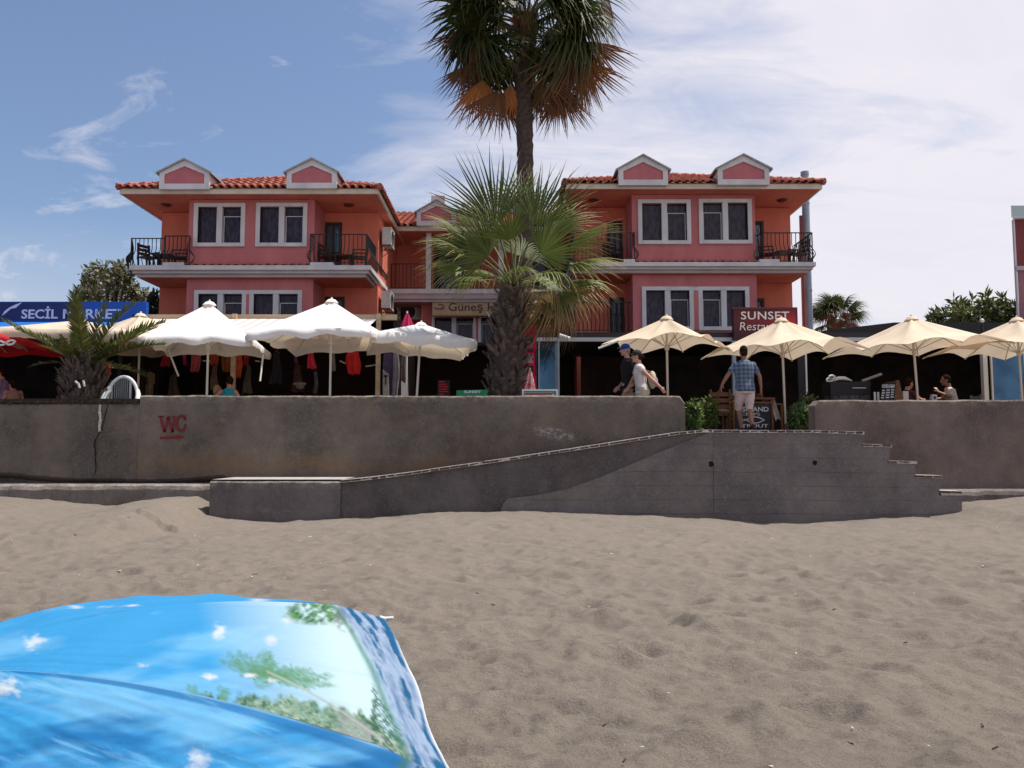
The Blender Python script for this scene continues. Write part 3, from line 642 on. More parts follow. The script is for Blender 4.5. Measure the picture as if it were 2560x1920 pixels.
# balusters: a belly-shaped iron bar, shared by every railing
def baluster_mesh(h, belly):
    prof = [(0, 0), (0.02, 0.04), (-.45, .16), (-1, .30), (-.85, .40), (-.15, .55), (0.06, .66), (0, .80), (0, 1)]
    return MB().tube([(0, belly * a, b * h) for a, b in prof], 0.013, n=5, cap=False).mesh("baluster", m.iron)
BAL = baluster_mesh(0.93, 0.15); BAL0 = MB().bar((0, 0, 0), (0, 0, .93), .02).mesh("baluster", m.iron)
def railing(path, z0, mesh=None, h=0.93, gap=0.125, post=True):
    """path: plan points; outward is to the right of the walking direction"""
    mesh = mesh or BAL; mb = MB(); org = origin_of(hotel)
    for a, b in zip(path[:-1], path[1:]):
        mb.bar((a[0], a[1], z0 + h), (b[0], b[1], z0 + h), .045, .025); mb.bar((a[0], a[1], z0 + .045), (b[0], b[1], z0 + .045), .03, .02)
    if post:
        for a in path: mb.bar((a[0], a[1], z0), (a[0], a[1], z0 + h), .03)
    r = mb.build("railing", m.iron, hotel)
    for a, b in zip(path[:-1], path[1:]):
        d = Vector((b[0] - a[0], b[1] - a[1], 0)); n = max(1, int(d.length / gap)); ang = math.atan2(d.y, d.x)
        for k in range(1, n):
            p = Vector((a[0], a[1], z0)) + d * (k / n)
            inst("baluster", mesh, r, Matrix.Translation(p - org) @ Matrix.Rotation(ang, 4, 'Z'))
    return r
# roof tiles
def tile_shape(w=0.235, L=0.42):
    mb = MB(); k = 6; r = w * .40
    def ring(v, n0, rr): return [((-rr * math.cos(PI * i / k)), v, n0 + rr * 0.85 * math.sin(PI * i / k)) for i in range(k + 1)]
    a, b, c = ring(0, .035, r), ring(L, .0, r * .86), ring(0, .012, r * .85)
    vs = a + b + c; n = k + 1
    fs = [(i, i + 1, n + i + 1, n + i) for i in range(k)] + [(i + 1, i, 2 * n + i, 2 * n + i + 1) for i in range(k)]
    mb.add(vs, fs, 0, True); return mb
TS = tile_shape(); TILE = TS.mesh("roof_tile", m.tile)
def tile_plane(org, u, v, span, slope_len, single_rows, roof, stuff, row=0.34, w=0.235):
    """span(k) -> (u0,u1) of the row at distance s up the slope"""
    nrm = u.cross(v).normalized(); B = Matrix((u, v, nrm)).transposed(); k = 0; ho = origin_of(hotel)
    while k * row < slope_len - .05:
        s = k * row; u0, u1 = span(s); n = int((u1 - u0) / w)
        for i in range(n):
            uu = u0 + (i + .5) * (u1 - u0) / max(n, 1)
            p = org + u * uu + v * (s - .05) + nrm * (.01 + .008 * random.random()); rot = B.to_4x4() @ Matrix.Rotation(random.uniform(-.03, .03), 4, 'Z')
            if k < single_rows: inst("roof_tile", TILE, roof, Matrix.Translation(p - ho) @ rot)
            else:
                M4 = Matrix.Translation(p) @ rot; stuff.add([M4 @ Vector(q) for q in TS.v], TS.f, 0, True)
        k += 1
def dormer(xl, xr, zb, ze, za, yf, ydeep):
    """little gabled dormer: pink face, white surround, grey-lipped gable roof"""
    t = .15; xm = (xl + xr) / 2; mb = MB()
    o = [(xl, zb), (xr, zb), (xr, ze), (xm, za), (xl, ze)]
    sl = (za - ze) / (xm - xl); i = [(xl + t, zb + t * 1.15), (xr - t, zb + t * 1.15), (xr - t, ze - t * .35), (xm, za - t * 1.25), (xl + t, ze - t * .35)]
    for k in range(5):
        k2 = (k + 1) % 5; q = [o[k], o[k2], i[k2], i[k]]; mb.prism(q, yf - .05, yf + .05)
    d = mb.build("dormer", m.trim, hotel)
    MB().prism(i, yf - .008, yf + .04).build("dormer_face", m.dormer_pink, d)
    MB().prism([(xl + .02, zb), (xr - .02, zb), (xr - .02, ze - .02), (xm, za - .03), (xl + .02, ze - .02)], yf + .05, yf + ydeep).build("dormer_side", m.trim, d)
    e = .09; mb = MB()
    for s in (-1, 1):
        xe = xl - e if s < 0 else xr + e; z_e = ze - e * sl
        mb.prism([(xe, z_e), (xm, za + .0), (xm, za + .05), (xe, z_e + .05)] if s < 0 else [(xm, za), (xe, z_e), (xe, z_e + .05), (xm, za + .05)], yf - .12, yf + ydeep)
    mb.build("dormer_roof", mat("dormer_lip", (0.36, 0.36, 0.37), (0.28, 0.28, 0.29), scale=6, rough=.7) if not hasattr(m, 'lip2') else m.lip2, d)
m.lip2 = mat("dormer_lip", (0.36, 0.36, 0.37), (0.28, 0.28, 0.29), scale=6, rough=.7)
tiles_stuff = MB()

def wing(c):
    Ye, Yb, Yr, Ys = HY['e'], HY['b'], HY['r'], HY['s']
    xb0, xb1 = P(c['bay'][0], 560, Yb).x, P(c['bay'][1], 560, Yb).x
    xr0, xr1 = P(c['wall'][0], 600, Yr).x, P(c['wall'][1], 600, Yr).x
    if c['side'] > 0: xr0 = c['inner']
    else: xr1 = c['inner']
    xe0, xe1 = P(c['eave'][0], 478, Ye).x, P(c['eave'][1], 478, Ye).x
    ze = P(700, c['eave_y'], Ye).z; zf = P(700, c['eave_top'], Ye).z
    zs = P(700, c['slab_y'], Ys).z
    yback = 36.0
    # windows
    holes = []
    for (x0, x1, y0, y1, sash) in c['win']:
        a, zt = XZ(x0, y0, Yb); _, zb = XZ(x0, y1, Yb); b = XZ(x1, y0, Yb)[0]; holes.append(window((a, b, zb, zt), Yb, sash))
    wb = MB(); wall_holes(wb, xb0, xb1, PROM, ze, Yb, holes)
    wb.add([(xb0, Yb, PROM), (xb0, Yr, PROM), (xb0, Yr, ze), (xb0, Yb, ze)], [(0, 3, 2, 1)]); wb.add([(xb1, Yb, PROM), (xb1, Yr, PROM), (xb1, Yr, ze), (xb1, Yb, ze)], [(0, 1, 2, 3)])
    wb.build("bay_wall", m.pink, hotel)
    if c.get('low_strip'):
        x0, x1, y0, y1 = c['low_strip']; a, zt = XZ(x0, y0, Yb); b, zb = XZ(x1, y1, Yb); MB().box(a, b, Yb - .045, Yb + .02, zb, zt).build("window_board", m.pink, hotel)
        MB().box(a, b, Yb - .049, Yb + .02, zt - .11, zt).build("window_head", m.trim, hotel)
    # recessed wall with doors
    dh = []
    for (x0, x1, y0, y1, gl) in c['doors']:
        a, zt = XZ(x0, y0, Yr); b, zb = XZ(x1, y1, Yr); zb = max(zb, PROM); dh.append((a, b, zb, zt))
        d = MB(); t = .09; d.box(a, a + t, Yr - .02, Yr + .1, zb, zt).box(b - t, b, Yr - .02, Yr + .1, zb, zt).box(a + t, b - t, Yr - .02, Yr + .1, zt - t, zt).box(a + t, b - t, Yr + .02, Yr + .1, zb, zb + .2)
        d.box((a + b) / 2 - .03, (a + b) / 2 + .03, Yr + .02, Yr + .1, zb + .2, zt - t)
        do = d.build("balcony_door", m.doorwood, hotel)
        MB().box(a + t, b - t, Yr + .05, Yr + .06, zb + .2, zt - t).build("door_glass", m.doorglass if gl else m.glass, do)
        MB().bar((b - t - .06, Yr + .0, zb + 1.0), (b - t - .06, Yr, zb + 1.12), .025).build("door_handle", m.metal, do)
    wr = MB(); wall_holes(wr, xr0, xr1, PROM, ze, Yr, dh)
    wr.add([(xr0, Yr, PROM), (xr0, yback, PROM), (xr0, yback, ze), (xr0, Yr, ze)], [(0, 3, 2, 1)]); wr.add([(xr1, Yr, PROM), (xr1, yback, PROM), (xr1, yback, ze), (xr1, Yr, ze)], [(0, 1, 2, 3)])
    wr.add([(xr0, yback, PROM), (xr1, yback, PROM), (xr1, yback, ze), (xr0, yback, ze)], [(0, 3, 2, 1)])
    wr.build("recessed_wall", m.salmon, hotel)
    # eaves
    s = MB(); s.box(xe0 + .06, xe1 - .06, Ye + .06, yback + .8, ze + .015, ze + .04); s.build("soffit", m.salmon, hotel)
    f = MB(); f.box(xe0, xe1, Ye, Ye + .06, ze, zf).box(xe0, xe0 + .06, Ye + .06, yback + .8, ze, zf).box(xe1 - .06, xe1, Ye + .06, yback + .8, ze, zf); f.build("fascia", m.cream_trim, hotel)
    # roof: hipped front
    hw = (xe1 - xe0) / 2; xm = (xe0 + xe1) / 2; za = P(700, c['apex_y'], Ye + hw).z
    A = Vector((xe0 - .06, Ye - .06, zf)); Bv = Vector((xe1 + .06, Ye - .06, zf)); T = Vector((xm, Ye + hw, za)); TB = Vector((xm, yback + .8, za)); AB = Vector((xe0 - .06, yback + .8, zf)); BB = Vector((xe1 + .06, yback + .8, zf))
    rf = MB().add([A, Bv, T, TB, AB, BB], [(0, 1, 2), (0, 2, 3, 4), (1, 5, 3, 2), (4, 3, 5)]).build("roof", m.tile_under, hotel)
    v = (T - Vector((xm, Ye - .06, zf))); sl = v.length; v.normalize(); full = xe1 - xe0 + .12
    tile_plane(A, Vector((1, 0, 0)), v, lambda q: (full / 2 * q / sl, full - full / 2 * q / sl), sl, 3, rf, tiles_stuff)
    dl = yback + .8 - Ye + .06; vl = Vector((xm - A.x, 0, za - zf)); sl2 = vl.length; vl.normalize()
    tile_plane(AB, Vector((0, -1, 0)), vl, lambda q: (0, dl - (hw + .06) * q / sl2), sl2, 0, rf, tiles_stuff)
    vr = Vector((xm - Bv.x, 0, za - zf)).normalized(); tile_plane(Bv, Vector((0, 1, 0)), vr, lambda q: ((hw + .06) * q / sl2, dl), sl2, 0, rf, tiles_stuff)
    hp = MB()
    for C0 in (A, Bv):
        d = T - C0; n = int(d.length / .36)
        for k in range(n): hp.tube([C0 + d * (k / n) + Vector((0, 0, .05)), C0 + d * ((k + 1.12) / n) + Vector((0, 0, .03))], [.11, .09], n=8)
    hp.build("hip_tiles", m.tile, rf, kind='stuff')
    for (x0, x1, yb, ye_, ya) in c['dormers']:
        yd = Ye - .14; a, zb = XZ(x0, yb, yd); b, zz = XZ(x1, ye_, yd); dormer(a, b, zb, zz, XZ((x0 + x1) / 2, ya, yd)[1], yd, 3.8)
    for (px, py) in c['lamps']:
        yl = 25.75; p = P(px, py, yl); o = MB(); o.lathe([(0, -.07), (.10, -.065), (.16, -.03), (.17, .0)], (p.x, yl, ze + .012), 16); o.build("ceiling_lamp", m.lampred, hotel)
    # floor slab with stepped moulding: (x range, front y, z range) pieces
    xs0, xs1 = P(c['slab'][0], 665, Ys).x, P(c['slab'][1], 665, Ys).x
    zb = P(700, c['slab_bot'], Ys).z; hh = zs - zb
    sl_ = MB(); sl_.box(xs0, xs1, Ys, yback, zs - hh * .42, zs); sl_.build("floor_slab", m.trim, hotel)
    mo = MB(); mo.box(xs0 + .07, xs1 - .07, Ys + .07, yback, zs - hh * .72, zs - hh * .42).box(xs0 + .16, xs1 - .16, Ys + .16, yback, zb, zs - hh * .72)
    mo.build("slab_moulding", m.moulding, hotel)
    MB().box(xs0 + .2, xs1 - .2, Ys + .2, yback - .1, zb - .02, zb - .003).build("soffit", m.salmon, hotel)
    tc = MB(); n = int((xb1 - xb0) / .235)                         # tile course at the foot of the bay
    for k in range(n):
        M4 = Matrix.Translation((xb0 + (k + .5) * (xb1 - xb0) / n, Yb - .22, zs - .01)) @ Matrix.Rotation(.25, 4, 'X'); tc.add([M4 @ Vector(q) for q in TS.v], TS.f, 0, True)
    tc.build("tile_course", m.tile, hotel, kind='stuff')
    for path, zz, kind in c['rails'](Ys, zs): railing(path, zz, BAL if kind else BAL0)
    return dict(zs=zs, ze=ze, zf=zf, xb0=xb0, xb1=xb1, xr0=xr0, xr1=xr1, xs0=xs0, xs1=xs1, zb=zb)

Xl = lambda px, Y: (px - 1280) / FPX * Y * 1.0
def kerb(x0, x1, y0, y1, zs):   # the raised parapet piece at the balcony front
    MB().box(x0, x1, y0, y1, zs + .003, zs + .11).build("balcony_kerb", m.trim, hotel)
INL = P(938, 600, 26.0).x
left = dict(side=-1, bay=(472, 786), wall=(403, 935), inner=INL, eave=(299, 946), eave_y=484.5, eave_top=471.5, apex_y=450, slab=(323, 926), slab_y=663, slab_bot=690,
    win=[(486.5, 614.5, 508.5, 617, 1), (641.5, 769.5, 508, 617, 1), (487, 617, 726, 832, 1), (625, 756, 726, 832, 1)], low_strip=(613, 629, 727, 831),
    doors=[(813, 854, 556, 664, True), (813, 860, 742, 850, False)], dormers=[(399, 525, 474, 433, 401.5), (717, 843, 472, 432, 400)], lamps=[(415, 507), (872, 500)],
    rails=lambda Ys, zs: [([(P(338, 640, Ys + 1.5).x - .12, Ys + 1.6), (P(329, 600, Ys + .35).x, Ys + .35), (P(412, 600, Ys + .35).x, Ys + .35), (P(413, 600, Ys + .06).x, Ys + .06), (P(474, 600, Ys + .06).x, Ys + .06), (P(472, 600, HY['b']).x, HY['b'] + .1)], zs + .0, 1),
                          ([(P(786, 600, HY['b']).x - .02, HY['b'] + .1), (P(776, 600, Ys + .06).x, Ys + .06), (P(916, 600, Ys + .06).x, Ys + .06), (P(916, 600, Ys + .06).x, 28.4)], zs + .05, 1)])
lw = wing(left)
kerb(P(405, 660, 24.8).x, P(458, 660, 24.8).x, 24.845, 25.1, lw['zs'] - .02); kerb(P(774, 660, 24.8).x, P(832, 660, 24.8).x, 24.845, 25.1, lw['zs'] - .02)
INR = P(1440, 600, 26.6).x
right = dict(side=1, bay=(1580, 1888), wall=(1440, 1977), inner=INR, eave=(1416, 2056), eave_y=472, eave_top=459, apex_y=442, slab=(1425, 2040), slab_y=655, slab_bot=679,
    win=[(1594, 1726, 499.5, 611, 1), (1746, 1878, 498, 610, 0), (1604, 1733, 717, 826, 1), (1745, 1872, 717, 826, 0)], low_strip=(1730, 1748, 718, 825),
    doors=[(1517, 1557, 553, 655, False), (1862, 1911, 553, 655, True), (1524, 1561, 744, 850, False), (1866, 1913, 746, 850, False)], dormers=[(1546, 1669, 464, 425, 391), (1794, 1922, 463, 423, 390)], lamps=[(1484, 498), (1955, 493)],
    rails=lambda Ys, zs: [([(P(1428, 600, 24.9).x + .02, 28.0), (P(1426, 600, Ys + .06).x + .1, Ys + .06), (P(1586, 600, Ys + .06).x, Ys + .06), (P(1582, 600, HY['b']).x, HY['b'] + .1)], zs + .0, 1),
                          ([(P(1890, 600, HY['b']).x, HY['b'] + .1), (P(1908, 600, Ys + .06).x, Ys + .06), (P(2030, 600, Ys + .06).x, Ys + .06), (P(2030, 600, Ys + .06).x, 26.5)], zs + .0, 1),
                          ([(P(1428, 820, 25.2).x, 25.5), (P(1592, 820, 25.5).x, 25.5)], P(1500, 829, 25.5).z - .0, 1)])
rw = wing(right)
kerb(P(1560, 650, 24.8).x, P(1588, 650, 24.8).x, 24.845, 25.1, rw['zs'] - .02); kerb(P(1900, 650, 24.8).x, P(1950, 650, 24.8).x, 24.845, 25.1, rw['zs'] - .02)

# centre block
def centre():
    Yw, Yf, Ye = 31.0, 29.2, 28.9; x0, x1 = INL + .0, INR
    ze = P(1000, 577, Ye).z; zf = P(1000, 566, Ye).z; zs = P(1100, 722, Yf).z; zb = P(1100, 753, Yf).z
    w = MB(); hs = []
    for (a, b, t, u) in [(1085, 1170, 600, 720), (1330, 1395, 600, 720)]:
        xa, zt = XZ(a, t, Yw); xb, zz = XZ(b, u, Yw); hs.append((xa, xb, zs, zt)); d = MB().box(xa, xa + .08, Yw - .02, Yw + .1, zs, zt).box(xb - .08, xb, Yw - .02, Yw + .1, zs, zt).box(xa + .08, xb - .08, Yw - .02, Yw + .1, zt - .08, zt).build("balcony_door", m.doorwood, hotel)
        MB().box(xa + .08, xb - .08, Yw + .05, Yw + .06, zs, zt - .08).build("door_glass", m.glass, d)
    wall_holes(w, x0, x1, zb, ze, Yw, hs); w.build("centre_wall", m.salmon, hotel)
    MB().box(x0, x1, Yf, Yw, zs - .17, zs).build("floor_slab", m.trim, hotel); MB().box(x0, x1, Yf + .06, Yw, zb + .1, zs - .17).box(x0, x1, Yf + .14, Yw, zb, zb + .1).build("slab_moulding", m.moulding, hotel)
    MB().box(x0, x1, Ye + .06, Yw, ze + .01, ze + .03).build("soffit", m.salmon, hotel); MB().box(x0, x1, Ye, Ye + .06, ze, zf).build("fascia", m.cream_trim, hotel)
    for a, b in ((1065, 1078), (1246, 1259)):
        xa = P(a, 650, Yf + .05).x; xb = P(b, 650, Yf + .05).x; MB().box(xa, xb, Yf + .04, Yf + .24, zs, ze + .02).build("column", m.trim, hotel)
    railing([(x0 + .05, Yf + .08), (P(1064, 650, Yf).x, Yf + .08)], zs, BAL0); railing([(P(1079, 650, Yf).x, Yf + .08), (P(1245, 650, Yf).x, Yf + .08)], zs, BAL0); railing([(P(1260, 650, Yf).x, Yf + .08), (x1 - .05, Yf + .08)], zs, BAL0)
    # first-floor front under the balcony
    Y1 = 29.9; h1 = []
    for (a, b, s) in ((1080, 1190, 1), (1196, 1306, 0)):
        xa, zt = XZ(a, 788, Y1); xb = XZ(b, 788, Y1)[0]; zz = XZ(a, 862, Y1)[1]; h1.append(window((xa, xb, zz, zt), Y1, s, tw=.10))
    w = MB(); xp = P(1057, 800, Y1).x; wall_holes(w, xp, P(1320, 800, Y1).x, P(1100, 870, Y1).z, zb, Y1, h1); w.build("centre_wall", m.pink, hotel)
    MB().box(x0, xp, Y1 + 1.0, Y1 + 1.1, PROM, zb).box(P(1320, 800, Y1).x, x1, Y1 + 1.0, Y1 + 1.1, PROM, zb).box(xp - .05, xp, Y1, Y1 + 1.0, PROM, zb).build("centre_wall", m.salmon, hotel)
    # roof
    hw = 3.6; za = P(1010, 536, Ye + hw).z; A = Vector((x0 - .5, Ye - .06, zf)); v = Vector((0, hw, za - zf)); sl = v.length
    rf = MB().add([A, A + Vector((x1 - x0 + 1, 0, 0)), A + v + Vector((x1 - x0 + 1, 0, 0)), A + v, A + v * 2 - Vector((0, 0, 2 * (za - zf))), A + v * 2 - Vector((0, 0, 2 * (za - zf))) + Vector((x1 - x0 + 1, 0, 0))], [(0, 1, 2, 3), (3, 2, 5, 4)]).build("roof", m.tile_under, hotel)
    tile_plane(A, Vector((1, 0, 0)), v.normalized(), lambda q: (0, x1 - x0 + 1), sl, 2, rf, tiles_stuff)
    yd = Ye - .14; a, zz = XZ(1042, 556, yd); b, e = XZ(1140, 531, yd); dormer(a, b, zf - .02, e, XZ(1091, 503, yd)[1], yd, 2.8)
    # chimney with an arched opening
    yc = 31.5; xa, zt = XZ(1078, 489, yc); xb, zz = XZ(1112, 520, yc); wd = xb - xa; mb = MB(); r = wd * .27; xm = (xa + xb) / 2 - .04; zo = zt - .30
    mb.box(xa, xb, yc + .3, yc + .5, zz - .6, zt).box(xa, xb, yc, yc + .3, zt - .06, zt).box(xa, xa + .06, yc, yc + .3, zz - .6, zt - .06).box(xb - .06, xb, yc, yc + .3, zz - .6, zt - .06)
    pts = [(xm + r * math.cos(PI * k / 10), zo + r * math.sin(PI * k / 10)) for k in range(11)]
    poly = [(xa + .06, zt - .06), (xa + .06, zz - .6), (xm - r, zz - .6)] + pts[::-1] + [(xm + r, zz - .6), (xb - .06, zz - .6), (xb - .06, zt - .06)]
    mb.prism(poly, yc, yc + .06); ch = mb.build("chimney", m.trim, hotel); MB().box(xa + .06, xb - .06, yc + .28, yc + .295, zz - .6, zt - .06).build("chimney_flue", m.interior, ch)
    return dict(zs=zs, zb=zb, Y1=Y1)
cen = centre()
tiles_stuff.build("roof_tiles", m.tile, hotel, kind='stuff')
# ground floor: near-black fronts, the shade of the rooms put into colour
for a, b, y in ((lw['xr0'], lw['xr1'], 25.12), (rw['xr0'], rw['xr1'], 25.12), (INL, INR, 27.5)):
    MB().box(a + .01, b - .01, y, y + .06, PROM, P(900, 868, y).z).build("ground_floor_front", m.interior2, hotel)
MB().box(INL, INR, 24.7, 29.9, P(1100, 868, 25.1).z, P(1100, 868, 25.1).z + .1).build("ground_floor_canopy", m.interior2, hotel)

# things fixed to the hotel
def ac_unit(label, loc, rz, cat="air conditioner"):
    t = thing("air_conditioner", label, cat, loc, "air conditioner units on the hotel", rz)
    b = MB(); b.box(-.40, .40, -.15, .15, 0, .56); b.box(-.41, .41, -.16, .16, .54, .575); b.build("casing", m.acwhite, t, local=True)
    g = MB(); g.lathe([(.0, 0), (.21, 0.0), (.215, .015), (.24, .015), (.245, 0)], (0, 0, 0), 20); M4 = Matrix.Translation((-.1, -.152, .28)) @ Matrix.Rotation(PI / 2, 4, 'X'); g.v = [tuple(M4 @ Vector(v)) for v in g.v]; g.build("fan_grille", m.acdark, t, local=True)
    s = MB()
    for k in range(9): s.box(.19, .36, -.158, -.15, .08 + k * .048, .095 + k * .048)
    s.build("vent_slats", m.acdark, t, local=True)
    for x in (-.3, .3): MB().bar((x, -.15, -.03), (x, .22, -.03), .03).bar((x, -.1, -.03), (x, .22, -.25), .02).build("bracket", m.rust, t, local=True)
    return t
u = P(958, 610, 27.3); ac_unit("white air conditioner high on the side wall of the left wing", (lw['xr1'] + .24, 27.2, P(958, 614, 27.0).z), PI / 2)
ac_unit("white air conditioner low on the side wall of the left wing", (lw['xr1'] + .24, 27.2, P(950, 772, 27.0).z), PI / 2)
for px, lab in ((985, "dim air conditioner behind the pink umbrella tip, left of its twin"), (1030, "dim air conditioner with round fan left of the yellow hotel sign"), (1395, "dim air conditioner behind the palm fronds right of the red flag")):
    p = P(px, 800, 30.7); ac_unit(lab, (p.x, 30.68, p.z), 0)
s = thing("hotel_sign", "pale yellow hotel name board with brown letters above centre windows", "sign", (P(1160, 785, 29.4).x, 29.4, P(1160, 786, 29.4).z))
ya = 29.4; a, zt = XZ(1081, 755, ya); b, zb = XZ(1302, 786, ya)
MB().box(a, b, ya, ya + .12, zb, zt).build("board", mat("sign_cream", (0.46, 0.36, 0.24), (0.38, 0.29, 0.19), scale=3, rough=.7), s)
MB().box(a - .02, b + .02, ya - .015, ya + .13, zb - .05, zb).build("frame", mat("sign_gold", (0.40, 0.24, 0.05), rough=.5), s)
mb = MB(); x0, z0 = XZ(1121, 783, ya); x1, z1 = XZ(1290, 757, ya); text_mb(mb, "Güneş Hotel", x0, x1, z0, z1, ya - .002, shear=0.0, bold=0.012); mb.build("lettering", mat("sign_letter", (0.10, 0.045, 0.012), rough=.6), s)
mb = MB()
for pts in ([(1085, 769), (1092, 772), (1100, 773), (1108, 768)], [(1096, 762), (1104, 761), (1111, 765), (1110, 771), (1103, 774)]):
    q = [XZ(*p, ya) for p in pts]
    for (xa, za), (xb, zc) in zip(q[:-1], q[1:]): mb.bar((xa, ya - .006, za), (xb, ya - .006, zc), .01, .035)
mb.build("emblem", mat("sign_emblem", (0.10, 0.05, 0.03), rough=.6), s)
yp = 27.4; (x0, z0), (x1, z1) = XZ(1998, 430, yp), XZ(2019, 815, yp); x = (P(1999, 430, yp).x + P(2017, 430, yp).x) / 2; r = (P(2017, 430, yp).x - P(1999, 430, yp).x) / 2
t = thing("flue_pipe", "tall blue grey metal flue pipe beside the right wing", "flue", (x + .05, yp, PROM))
MB().tube([(x + .05, yp, PROM), (x + .05, yp, z0)], r, n=20).build("pipe", m.metal, t)
for k in range(9): MB().tube([(x + .05, yp, PROM + 1.0 * k), (x + .05, yp, PROM + 1.0 * k + .05)], r + .012, n=20).build("collar", m.metal, t)
MB().tube([(x + .05, yp, z0 - .12), (x + .05, yp, z0 + .003)], r + .015, n=20).build("collar", m.metal, t)
MB().tube([(x - .045, yp + .22, PROM), (x - .045, yp + .22, P(1998, 535, yp).z)], .06, n=12).top("drain_pipe", m.pinkpipe, "thin pink painted pipe beside the grey flue", "pipe")
# balcony furniture
def wood_chair(label, loc, rz, mt, group, cat="chair", cushion=None, h=.92):
    t = thing("chair", label, cat, loc, group, rz)
    MB().box(-.22, .22, -.22, .22, .42, .46).build("seat", mt, t, local=True)
    for sx in (-1, 1):
        MB().bar((sx * .2, -.2, 0), (sx * .2, -.2, .44), .045).build("leg", mt, t, local=True); MB().bar((sx * .2, .2, 0), (sx * .2, .27, h), .045).build("leg", mt, t, local=True)
        MB().bar((sx * .24, -.2, .64), (sx * .24, .24, .66), .05, .03).bar((sx * .24, -.18, .44), (sx * .24, -.18, .64), .035).build("armrest", mt, t, local=True)
    b = MB()
    for k in range(3): b.bar((-.2, .225 + .014 * k, .58 + .13 * k), (.2, .225 + .014 * k, .58 + .13 * k), .03, .09)
    b.build("backrest", mt, t, local=True)
    if cushion: MB().ellipsoid((0, 0, .49), (.22, .22, .05), 12, 6).build("cushion", cushion, t, local=True)
    return t
GB = "dark wooden balcony chairs"
zl = lw['zs'] + .003; zr = rw['zs'] + .003
wood_chair("dark slatted wooden chair on the left end balcony of the left wing", (P(366, 640, 25.6).x, 25.75, zl), R(60), m.darkwood, GB)
wood_chair("dark chair tucked by the bay on the left end balcony", (P(448, 640, 25.7).x, 25.8, zl), R(-80), m.darkwood, GB)
wood_chair("dark wooden chair before the glass door on the left wing balcony", (P(820, 640, 25.6).x, 25.75, zl), R(60), m.darkwood, GB)
wood_chair("dark wooden chair at the right end of the left wing balcony", (P(895, 640, 25.6).x, 25.75, zl), R(-75), m.darkwood, GB)
wood_chair("dark wooden chair on the palm side balcony of the right wing", (P(1535, 640, 25.6).x, 25.75, zr), R(20), m.darkwood, GB)
wood_chair("dark wooden chair tilted at the outer end of the right balcony", (P(2000, 640, 25.6).x, 25.7, zr), R(-65), m.darkwood, GB)
wood_chair("dark wooden chair beside the door on the right balcony", (P(1922, 640, 25.6).x, 25.75, zr), R(70), m.darkwood, GB)
def small_table(label, loc, mt, w=.6, h=.5, group=None):
    t = thing("table", label, "table", loc, group); MB().box(-w / 2, w / 2, -w / 2, w / 2, h - .04, h).build("tabletop", mt, t, local=True)
    for sx in (-1, 1):
        for sy in (-1, 1): MB().bar((sx * (w / 2 - .06), sy * (w / 2 - .06), 0), (sx * (w / 2 - .06), sy * (w / 2 - .06), h - .04), .05).build("leg", mt, t, local=True)
    return t
GT = "small dark balcony tables"
small_table("low dark table between chairs on the left end balcony", (P(408, 640, 25.6).x, 25.7, zl), m.darkwood, group=GT); small_table("low dark table before the glass door of left wing balcony", (P(858, 640, 25.6).x, 25.8, zl), m.darkwood, group=GT); small_table("low dark table on the outer balcony of the right wing", (P(1962, 640, 25.6).x, 25.7, zr), m.darkwood, group=GT)

# ------------------------------------------------------------ shop fronts
GARMENTS = []
def box_thing(mb, name, mt, label, cat, **k): return mb.top(name, mt, label, cat, **k)
# clothes shop under the left wing
cs = thing("clothes_shop", "open fronted clothes shop with beige fascia beneath the left hotel wing", "shop", (P(650, 900, 21).x, 21, PROM))
yf = 21.0; xa = P(331, 790, yf).x; xb = P(992, 790, yf).x; zt = P(600, 786, yf).z; zb = P(600, 800, yf).z
m.beigewood = mat("beige_fascia", (0.52, 0.40, 0.26), (0.42, 0.31, 0.20), scale=3, rough=.7, stretch=(.4, 1, 3))
MB().box(xa, xb, yf, yf + .10, zb, zt).build("fascia", m.beigewood, cs)
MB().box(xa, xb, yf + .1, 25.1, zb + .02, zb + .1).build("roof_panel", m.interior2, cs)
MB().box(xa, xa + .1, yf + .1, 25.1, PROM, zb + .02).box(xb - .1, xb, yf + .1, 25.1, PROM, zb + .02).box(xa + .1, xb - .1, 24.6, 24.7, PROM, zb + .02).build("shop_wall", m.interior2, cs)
for px in (583, 945): x = P(px, 900, 20.9).x; MB().box(x - .055, x + .055, 20.88, 20.98, PROM, zt).build("post", m.beigewood, cs)
for px, py, px2, py2 in ((507, 902, 533, 903), (638, 902, 650, 904), (850, 902, 864, 909), (914, 916, 944, 912)):
    a = Vector(P(px, py, 22.6)); b = Vector(P(px2, py2, 22.6)); MB().tube([a, b], .022, n=6).top("fluorescent_tube", mat("tube_lamp", (.8, .8, .8), rough=.4), {507: "short pale tube lamp left of the first white umbrella pole", 638: "short pale tube lamp beside the leaning right awning stay", 850: "slanting pale tube lamp left of the hanging red dress", 914: "long pale tube lamp in the dark right end of clothes shop"}[px], "lamp")
